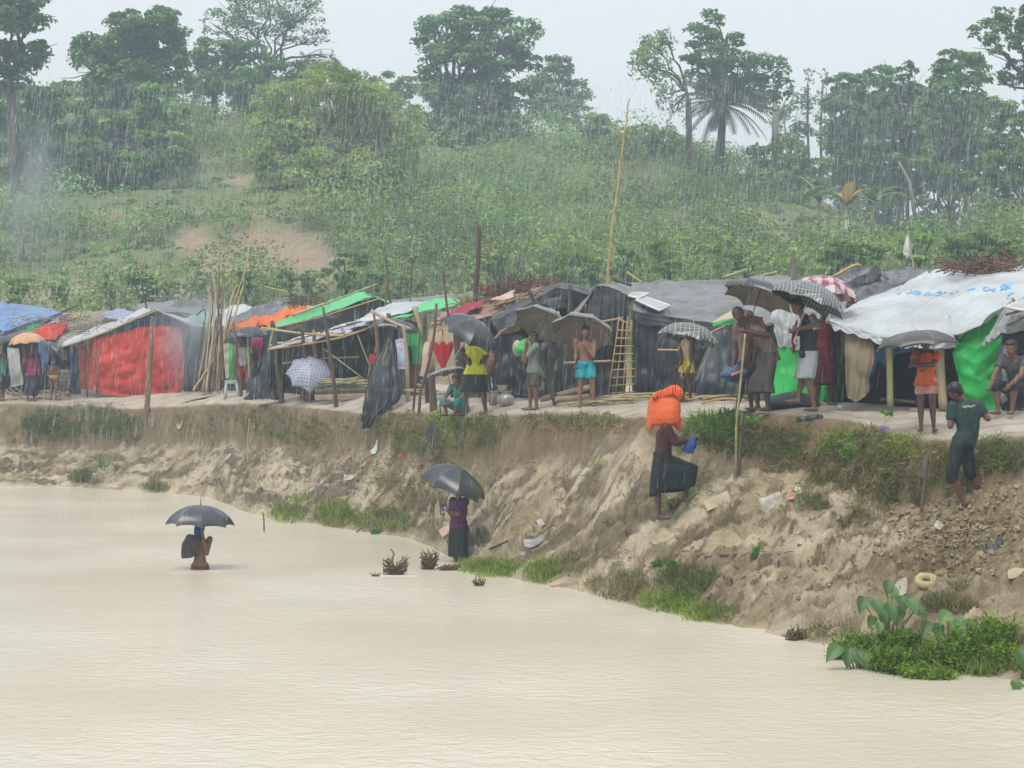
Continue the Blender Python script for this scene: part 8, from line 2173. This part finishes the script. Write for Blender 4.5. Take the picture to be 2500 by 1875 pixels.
taro('bright taro leaves at the right edge above the drifting bottle', 2500, 21.9, [(2492, 1600, .14, 10), (2505, 1590, .15, -10), (2498, 1625, .12, 20), (2515, 1615, .14, 5)], 605)


# dead plants stranded in the shallows
def deadplant(label, px, py, w, h, n, seed):
    rng = np.random.default_rng(seed); D = H * F / (py - HY); b = MB()
    for k in range(n):
        o = np.array(P(px + rng.uniform(-w, w) * .5, py, D)); o[2] = -.02
        t = np.array(P(px + rng.uniform(-w, w), py - h * rng.uniform(.2, 1), D + rng.uniform(-.1, .1)))
        m = (o + t) / 2 + rng.normal(size=3) * .04
        b.tube([o, m, t, t + rng.normal(size=3) * .04], [.012, .010, .008, .004], 4)
    return tag(b.build('dead_plant', mat('drowned_stem', (.16, .115, .06), (.10, .075, .04), .8, .2, 12)), label, 'dead plant', 'dead plants stranded in the shallows')


deadplant('drowned dead plant with a tall bent stalk standing in the water', 965, 1403, 32, 42, 60, 701)
deadplant('stubby clump of dead stalks beside the mud spit', 1048, 1390, 22, 45, 70, 702)
deadplant('low dead twigs linking the stubby clump to the spit', 1095, 1392, 28, 14, 30, 703)
deadplant('tiny dead leaf heap floating left of the drowned plant', 915, 1407, 8, 6, 14, 704)
deadplant('dark root clump at the water edge left of the reeds', 1945, 1562, 26, 26, 60, 705)
deadplant('small green and brown stalks standing in front of the spit', 1170, 1430, 16, 22, 18, 706)
pole('bent_stalk', 'tall bent stalk with a curled top on the drowned plant', [(953, 1340, 33.6), (962, 1352, 33.6), (958, 1368, 33.6), (966, 1402, 33.6)], .012, .02, mat('olive_stem', (.20, .20, .08), (.14, .13, .06)), 'stalk')

# ------------------------------------------------------------------ clods of earth and litter on the bank
CLOD = mat('wet_clod', (.20, .15, .085), (.33, .265, .17), .7, .3, 8, .6, 30)
rng = np.random.default_rng(801)
cl = MB()
for k in range(1500):
    x, y = (2330 + rng.normal() * 95, 1290 + rng.normal() * 52) if k < 1150 else (1800 + rng.normal() * 250, 1400 + rng.normal() * 50)
    i = int(np.interp(x, cpx, np.arange(NC)))
    if y < np.interp(x, _c, _ey) + 15 or y > np.interp(x, _c, _wy) - 6: continue
    D = gD(x, y); r = (.010 + .045 * rng.random() ** 3) * (1 if k < 1150 else .7)
    a = rng.normal(size=(3, 3)); q, _ = np.linalg.qr(a)
    cl.ball((*((x - CX) * D / F, D), gz(x, D) + r * .2), (r, r * rng.uniform(.5, 1), r * rng.uniform(.4, .8)), 5, 4, q)
    cl.v[-1] = cl.v[-1] + rng.normal(size=cl.v[-1].shape) * r * .22
c_o = cl.build('clods', CLOD, None, False); c_o['kind'] = 'stuff'
# straw, bark and stalks scattered over the slope
st = MB(); rng = np.random.default_rng(802)
for k in range(900):
    if k < 330: x, y = 905 + rng.normal() * 75, 1160 + rng.normal() * 45
    elif k < 480: x, y = rng.uniform(1280, 2400), rng.uniform(1100, 1450)
    elif k < 640: x, y = 2110 + rng.normal() * 60, 1130 + rng.normal() * 40
    else: x, y = rng.uniform(0, 1250), rng.uniform(1060, 1250)
    if y < np.interp(x, _c, _ey) + 5 or y > np.interp(x, _c, _wy) - 4: continue
    D = gD(x, y); p = np.array((((x - CX) * D / F), D, gz(x, D) + .012)); d = rng.normal(size=3) * np.array([1, .6, .35]); d /= np.linalg.norm(d)
    L = rng.uniform(.06, .28); st.tube([p - d * L / 2, p + rng.normal(size=3) * .012, p + d * L / 2], [.006, .007, .004], 4, cap=False)
s_o = st.build('straw_litter', mat('old_straw', (.36, .27, .14), (.17, .12, .065), .9, .1, 3, contrast=(.45, .55)), None); s_o['kind'] = 'stuff'


def litter(name, label, px, py, w, h, m, seed, cat, puff=.05, ang=0):
    """A crumpled piece lying on the mud, w by h photo pixels."""
    D = gD(px, py + h * .4); ca, sa = math.cos(R(ang)), math.sin(R(ang))
    rows = []
    for v in (-.5, 0, .5):
        row = []
        for u in (-.5, 0, .5):
            x = px + (u * w * ca - v * h * sa); y = py + (u * w * sa + v * h * ca)
            q = P(x, y, D + (-v) * .10 + .02 * math.sin(u * 9)); g0 = gz(x, q.y) + .012
            q.z = max(q.z, g0) + (puff if u == 0 and v == 0 else 0); row.append(q)
        rows.append(row)
    return tag(sheet(name, rows, m, None, 12, 12, wr=.02, seed=seed, fr=8), label, cat, 'litter on the bank')


WPL = tarp_mat('white_litter', (.55, .54, .50), (.36, .31, .23), .5, .3, .2, 9.0)
litter('plastic_bag', 'large crumpled white plastic bag on the slope right of the climbing man', 1885, 1224, 56, 36, WPL, 1, 'plastic bag', .06, -20)
litter('rag', 'long cream rag trailing on the slope near the climbing man\'s raised foot', 1752, 1222, 66, 30, T_CREAM, 2, 'cloth', .03, -25)
litter('wrapper', 'blue and yellow wrapper right of the white plastic bag', 1951, 1203, 14, 12, mat('blue_wrap', (.08, .32, .55), (.6, .5, .05), .4, .4, 12), 3, 'wrapper', .02)
litter('wrapper', 'pinkish wrapper beside the blue and yellow one', 1932, 1214, 18, 12, mat('pink_wrap', (.5, .33, .28), (.35, .1, .08), .5, .3, 12), 4, 'wrapper', .02)
litter('wrapper', 'purple wrapper at the bank crest under the girl in orange', 2160, 1050, 24, 10, mat('purple_wrap', (.13, .08, .42), (.35, .3, .6), .4, .4, 10), 5, 'wrapper', .03)
litter('wrapper', 'small yellow wrapper left of the purple one', 2122, 1056, 10, 8, mat('yellow_wrap', (.6, .5, .05), (.5, .4, .05), .4, .4, 10), 6, 'wrapper', .02)
litter('plastic_scrap', 'white oval plastic piece on the dug clods', 2288, 1285, 17, 15, WPL, 7, 'plastic', .03, 30)
litter('foil', 'shiny white foil scrap by the undercut block of mud', 1318, 1275, 16, 18, WPL, 8, 'foil', .02, -30)
litter('paper', 'torn white paper behind the tall taro plant', 2200, 1440, 30, 26, WPL, 9, 'paper', .05)
litter('rag', 'black wet rag on the slope at the right edge', 2430, 1332, 40, 18, T_BLACK, 10, 'cloth', .05)
litter('net', 'tangled dark green net at the water below the grass hummock', 922, 1296, 30, 14, mat('green_net', (.02, .08, .065), (.03, .05, .045)), 11, 'net', .06)
litter('plastic_sheet', 'grey muddy plastic at the foot of the undercut block', 1310, 1325, 60, 18, T_SILVER, 12, 'plastic', .06)
litter('rag', 'red and white rag trailing in the mud beside the woman at the water', 1093, 1295, 40, 20, T_PINK, 13, 'cloth', .02, -30)
litter('rag', 'pale scraps of cloth at the right edge of the mud', 2480, 1400, 40, 24, T_CREAM, 14, 'cloth', .04)
litter('paper', 'white paper scrap on the path by the girl in orange', 2232, 1000, 30, 8, WPL, 15, 'paper', .01)
litter('wrapper', 'small pale blue wrapper on the ground by the green wall', 2050, 997, 9, 11, mat('pale_blue_wrap', (.25, .5, .62), (.5, .6, .65), .4, .4), 16, 'wrapper', .02)
litter('paper', 'tiny white scrap on the slope below the stool', 556, 1118, 14, 10, WPL, 17, 'paper', .03)
litter('paper', 'pale scraps caught in the grass left of the hanging sheet', 440, 1042, 14, 12, mat('pale_wrap', (.55, .48, .33), (.5, .2, .12)), 18, 'paper', .03)
litter('wrapper', 'white wrapper in the straw on the slope left of the woman', 888, 1137, 12, 6, WPL, 19, 'wrapper', .02)
litter('wrapper', 'green tinted plastic scrap on the slope under the hanging sheet', 915, 1106, 16, 8, tarp_mat('mint_scrap', (.40, .52, .45), (.5, .55, .5)), 20, 'wrapper', .02)
litter('wrapper', 'small red wrapper in the grass under the bank crest', 977, 1112, 10, 8, mat('red_wrap', (.5, .05, .05), (.4, .04, .04)), 21, 'wrapper', .02)
litter('plastic_bag', 'flat dirty white bag in the straw left of the woman', 855, 1165, 32, 12, WPL, 22, 'plastic bag', .03)
hang('root_rag', 'black torn plastic caught on roots under the bank crest', [[(1056, 1030, 41.3), (1066, 1028, 41.3)], [(1040, 1060, 40.9), (1058, 1062, 40.8)], [(1046, 1080, 40.6), (1054, 1084, 40.6)]], T_BLACK, 'plastic', 165, 10, 16, wr=.05)


def bottle(label, px, py, D, ang, L=.24, r=.035, z=.03, pitch=0, band=True):
    c = np.array(P(px, py, D)); c[2] = z
    a = R(ang); d = np.array([math.cos(a), math.sin(a), math.sin(R(pitch))]); d /= np.linalg.norm(d)
    o = thing('plastic_bottle', Vector(c), label, 'bottle', 'plastic bottles')
    pts = [c + d * t * L for t in (0, .02, .5, .72, .86, .88, .94)]
    MB().tube(pts, [r * .7, r, r, r, r * .45, r * .4, r * .4], 12).build('body', mat('bottle_plastic', (.66, .72, .76), (.58, .66, .71), .2, .6, 4, translucent=.3), o)
    MB().tube([c + d * .93 * L, c + d * 1.02 * L], r * .45, 10).build('cap', mat('blue_cap', (.03, .10, .55), (.03, .08, .45), .4, .4), o)
    if band:
        MB().tube([c + d * .42 * L, c + d * .58 * L], r * 1.04, 12, cap=False).build('label', mat('blue_band', (.03, .22, .55), (.05, .30, .62), .4, .4), o)


bottle('clear plastic bottle with a blue band drifting at the right edge', 2485, 1634, 22.35, 182, .30, .042, .025)
bottle('small upright clear bottle floating off the mud spit', 1427, 1432, 31.4, 90, .16, .045, .02, 220, False)
# beige knotted roll on the mud behind the taro
c_ = G(2262, gD(2262, 1440)); b_ = MB()
for k in range(24):
    a = 2 * math.pi * k / 24; a2 = 2 * math.pi * (k + 1) / 24
    b_.tube([np.array(c_) + np.array([math.cos(a) * .10, math.sin(a) * .06, .09 + math.sin(a) * .05]), np.array(c_) + np.array([math.cos(a2) * .10, math.sin(a2) * .06, .09 + math.sin(a2) * .05])], .05, 8)
b_.tube([np.array(c_) + np.array([.10, 0, .10]), np.array(c_) + np.array([.14, -.03, .03])], [.045, .02], 8)
o_ = remeshed(b_, 'cloth_roll', mat('beige_cloth', (.47, .39, .22), (.36, .29, .16), .85, .1, 9), None, .012, 3, .008, 20, 3); tag(o_, 'beige coiled cloth roll on the mud behind the taro plant', 'cloth')
pole('root', 'dark rope like root curving over the mud at right', [(2275, 1390, gD(2275, 1390) - .05), (2300, 1395, gD(2300, 1395) - .05), (2330, 1382, gD(2330, 1382) - .05), (2370, 1368, gD(2370, 1368) - .05)], .02, .012, WOOD, 'root')
for k, (x0, y0, x1, y1, lab) in enumerate(((770, 1228, 800, 1192, 'brown stick lying on the slope above the grass hummock'), (1345, 1432, 1410, 1418, 'thin pale stick at the water beside the floating bottle'), (870, 1300, 965, 1222, 'long reddish stalk lying on the slope left of the woman'), (838, 1144, 895, 1139, 'pale straight stick lying in the straw'), (1720, 1360, 1780, 1354, 'brown stick on the pale mud below the climbing man'), (1195, 1340, 1240, 1320, 'dark stick jutting from the undercut block'), (752, 1085, 785, 1072, 'bent yellow reed on the slope'))):
    a, b_ = P(x0, y0, gD(x0, y0) - .04), P(x1, y1, gD(x1, y1) - .04)
    pole('fallen_stick', lab, [a, b_], .016, .012, (WOOD, PALEWOOD, REDWOOD, PALEWOOD, WOOD, WOOD, BAMBOO)[k], 'stick', 'sticks lying on the slope', k)
for k, x in enumerate((1213, 1218)):
    pole('stake', ('left', 'right')[k] + ' thin yellow stake in the water beside the undercut block', [(x, 1304, 36), (x + 3, 1330, 36), (x + 3, 1342, 36)], .01, .01, BAMBOO, 'stake', 'yellow stakes in the water', k)
pole('stake', 'short dark stake standing in the river left of the hummocks', [(641, 1250, 42.5), (644, 1264, 42.5), (645, 1300, 42.5)], .014, .016, WOOD, 'stake')

# ------------------------------------------------------------------ rain-filled air and cooking smoke
def volume_mat(name, col, dens, noise=None):
    m = bpy.data.materials.new(name); m.use_nodes = True
    n, l = m.node_tree.nodes, m.node_tree.links
    n.remove(n['Principled BSDF'])
    v = n.new('ShaderNodeVolumePrincipled')
    v.inputs['Color'].default_value = (*col, 1)
    v.inputs['Density'].default_value = dens
    v.inputs['Anisotropy'].default_value = 0.0
    if noise:
        c0, r0 = noise
        tc = n.new('ShaderNodeTexCoord'); mp = n.new('ShaderNodeMapping')
        mp.inputs['Location'].default_value = tuple(-c / r for c, r in zip(c0, r0)); mp.inputs['Scale'].default_value = tuple(1 / r for r in r0)
        l.new(tc.outputs['Object'], mp.inputs[0])
        g = n.new('ShaderNodeTexGradient'); g.gradient_type = 'QUADRATIC_SPHERE'; l.new(mp.outputs[0], g.inputs[0])
        no = n.new('ShaderNodeTexNoise'); no.inputs['Scale'].default_value = 2.2; no.inputs['Detail'].default_value = 3; l.new(mp.outputs[0], no.inputs[0])
        r = n.new('ShaderNodeMapRange'); r.inputs[1].default_value = .38; r.inputs[2].default_value = .7; r.inputs[3].default_value = 0; r.inputs[4].default_value = dens; l.new(no.outputs[0], r.inputs[0])
        k = n.new('ShaderNodeMath'); k.operation = 'MULTIPLY'; l.new(g.outputs[1], k.inputs[0]); l.new(r.outputs[0], k.inputs[1]); l.new(k.outputs[0], v.inputs['Density'])
    l.new(v.outputs[0], n['Material Output'].inputs['Volume'])
    return m


o_ = MB().box((0, 160, 15), (420, 380, 36)).build('haze', volume_mat('rain_haze', (0.74, 0.90, 1.0), 0.0022), None, False); o_['kind'] = 'stuff'
for (px, py, D, rx, ry, rz, dens, col) in ((470, 815, 61.6, 1.5, 1.0, 2.0, 5.5, (.82, .88, .96)), (75, 480, 96, 2.6, 2.0, 6.2, 1.0, (.80, .87, .96))):
    c = P(px, py, D)
    o_ = MB().ball(c, (rx, ry, rz), 16, 12).build('smoke', volume_mat('smoke', col, dens, (c, (rx, ry, rz))), None, False); o_['kind'] = 'stuff'

# falling rain: long drops through the whole depth of the place
rng = np.random.default_rng(901)
N = 42000
D = 26 + 98 * rng.random(N) ** .8
X = rng.uniform(-.31, .31, N) * D
Z = 3.27 + rng.uniform(-.065, .145, N) * D
keep = Z > .3
D, X, Z = D[keep], X[keep], Z[keep]; N = len(D)
L = rng.uniform(.12, .34, N) * (1 + D / 150); w = rng.uniform(.0016, .0033, N) * (D / 44) ** 1.05
dr = np.stack([.10 + rng.normal(size=N) * .025, np.zeros(N), np.ones(N)], 1)
top = np.stack([X, D, Z], 1); bot = top - dr * L[:, None]
V = np.empty((N, 4, 3))
for i, a in enumerate((math.pi / 2, math.pi * 7 / 6, math.pi * 11 / 6)):
    V[:, i] = bot + np.stack([np.cos(a) * w, np.sin(a) * w, np.zeros(N)], 1)
V[:, 3] = top
t3 = np.array([(3, 1, 0), (3, 2, 1), (3, 0, 2), (0, 1, 2)])
b0 = (np.arange(N) * 4)[:, None, None]
RAINM = bpy.data.materials.new('raindrop'); RAINM.use_nodes = True
n_, l_ = RAINM.node_tree.nodes, RAINM.node_tree.links
n_.remove(n_['Principled BSDF'])
d_ = n_.new('ShaderNodeBsdfDiffuse'); d_.inputs[0].default_value = (.85, .88, .9, 1); t_ = n_.new('ShaderNodeBsdfTranslucent'); t_.inputs[0].default_value = (.85, .88, .9, 1); tp = n_.new('ShaderNodeBsdfTransparent')
m1 = n_.new('ShaderNodeMixShader'); l_.new(d_.outputs[0], m1.inputs[1]); l_.new(t_.outputs[0], m1.inputs[2])
m2 = n_.new('ShaderNodeMixShader'); m2.inputs[0].default_value = .42; l_.new(m1.outputs[0], m2.inputs[1]); l_.new(tp.outputs[0], m2.inputs[2]); l_.new(m2.outputs[0], n_['Material Output'].inputs[0])
rn = mesh_np('rain', V.reshape(-1, 3), (b0 + t3[None]).reshape(-1, 3), RAINM, None, True); rn['kind'] = 'stuff'
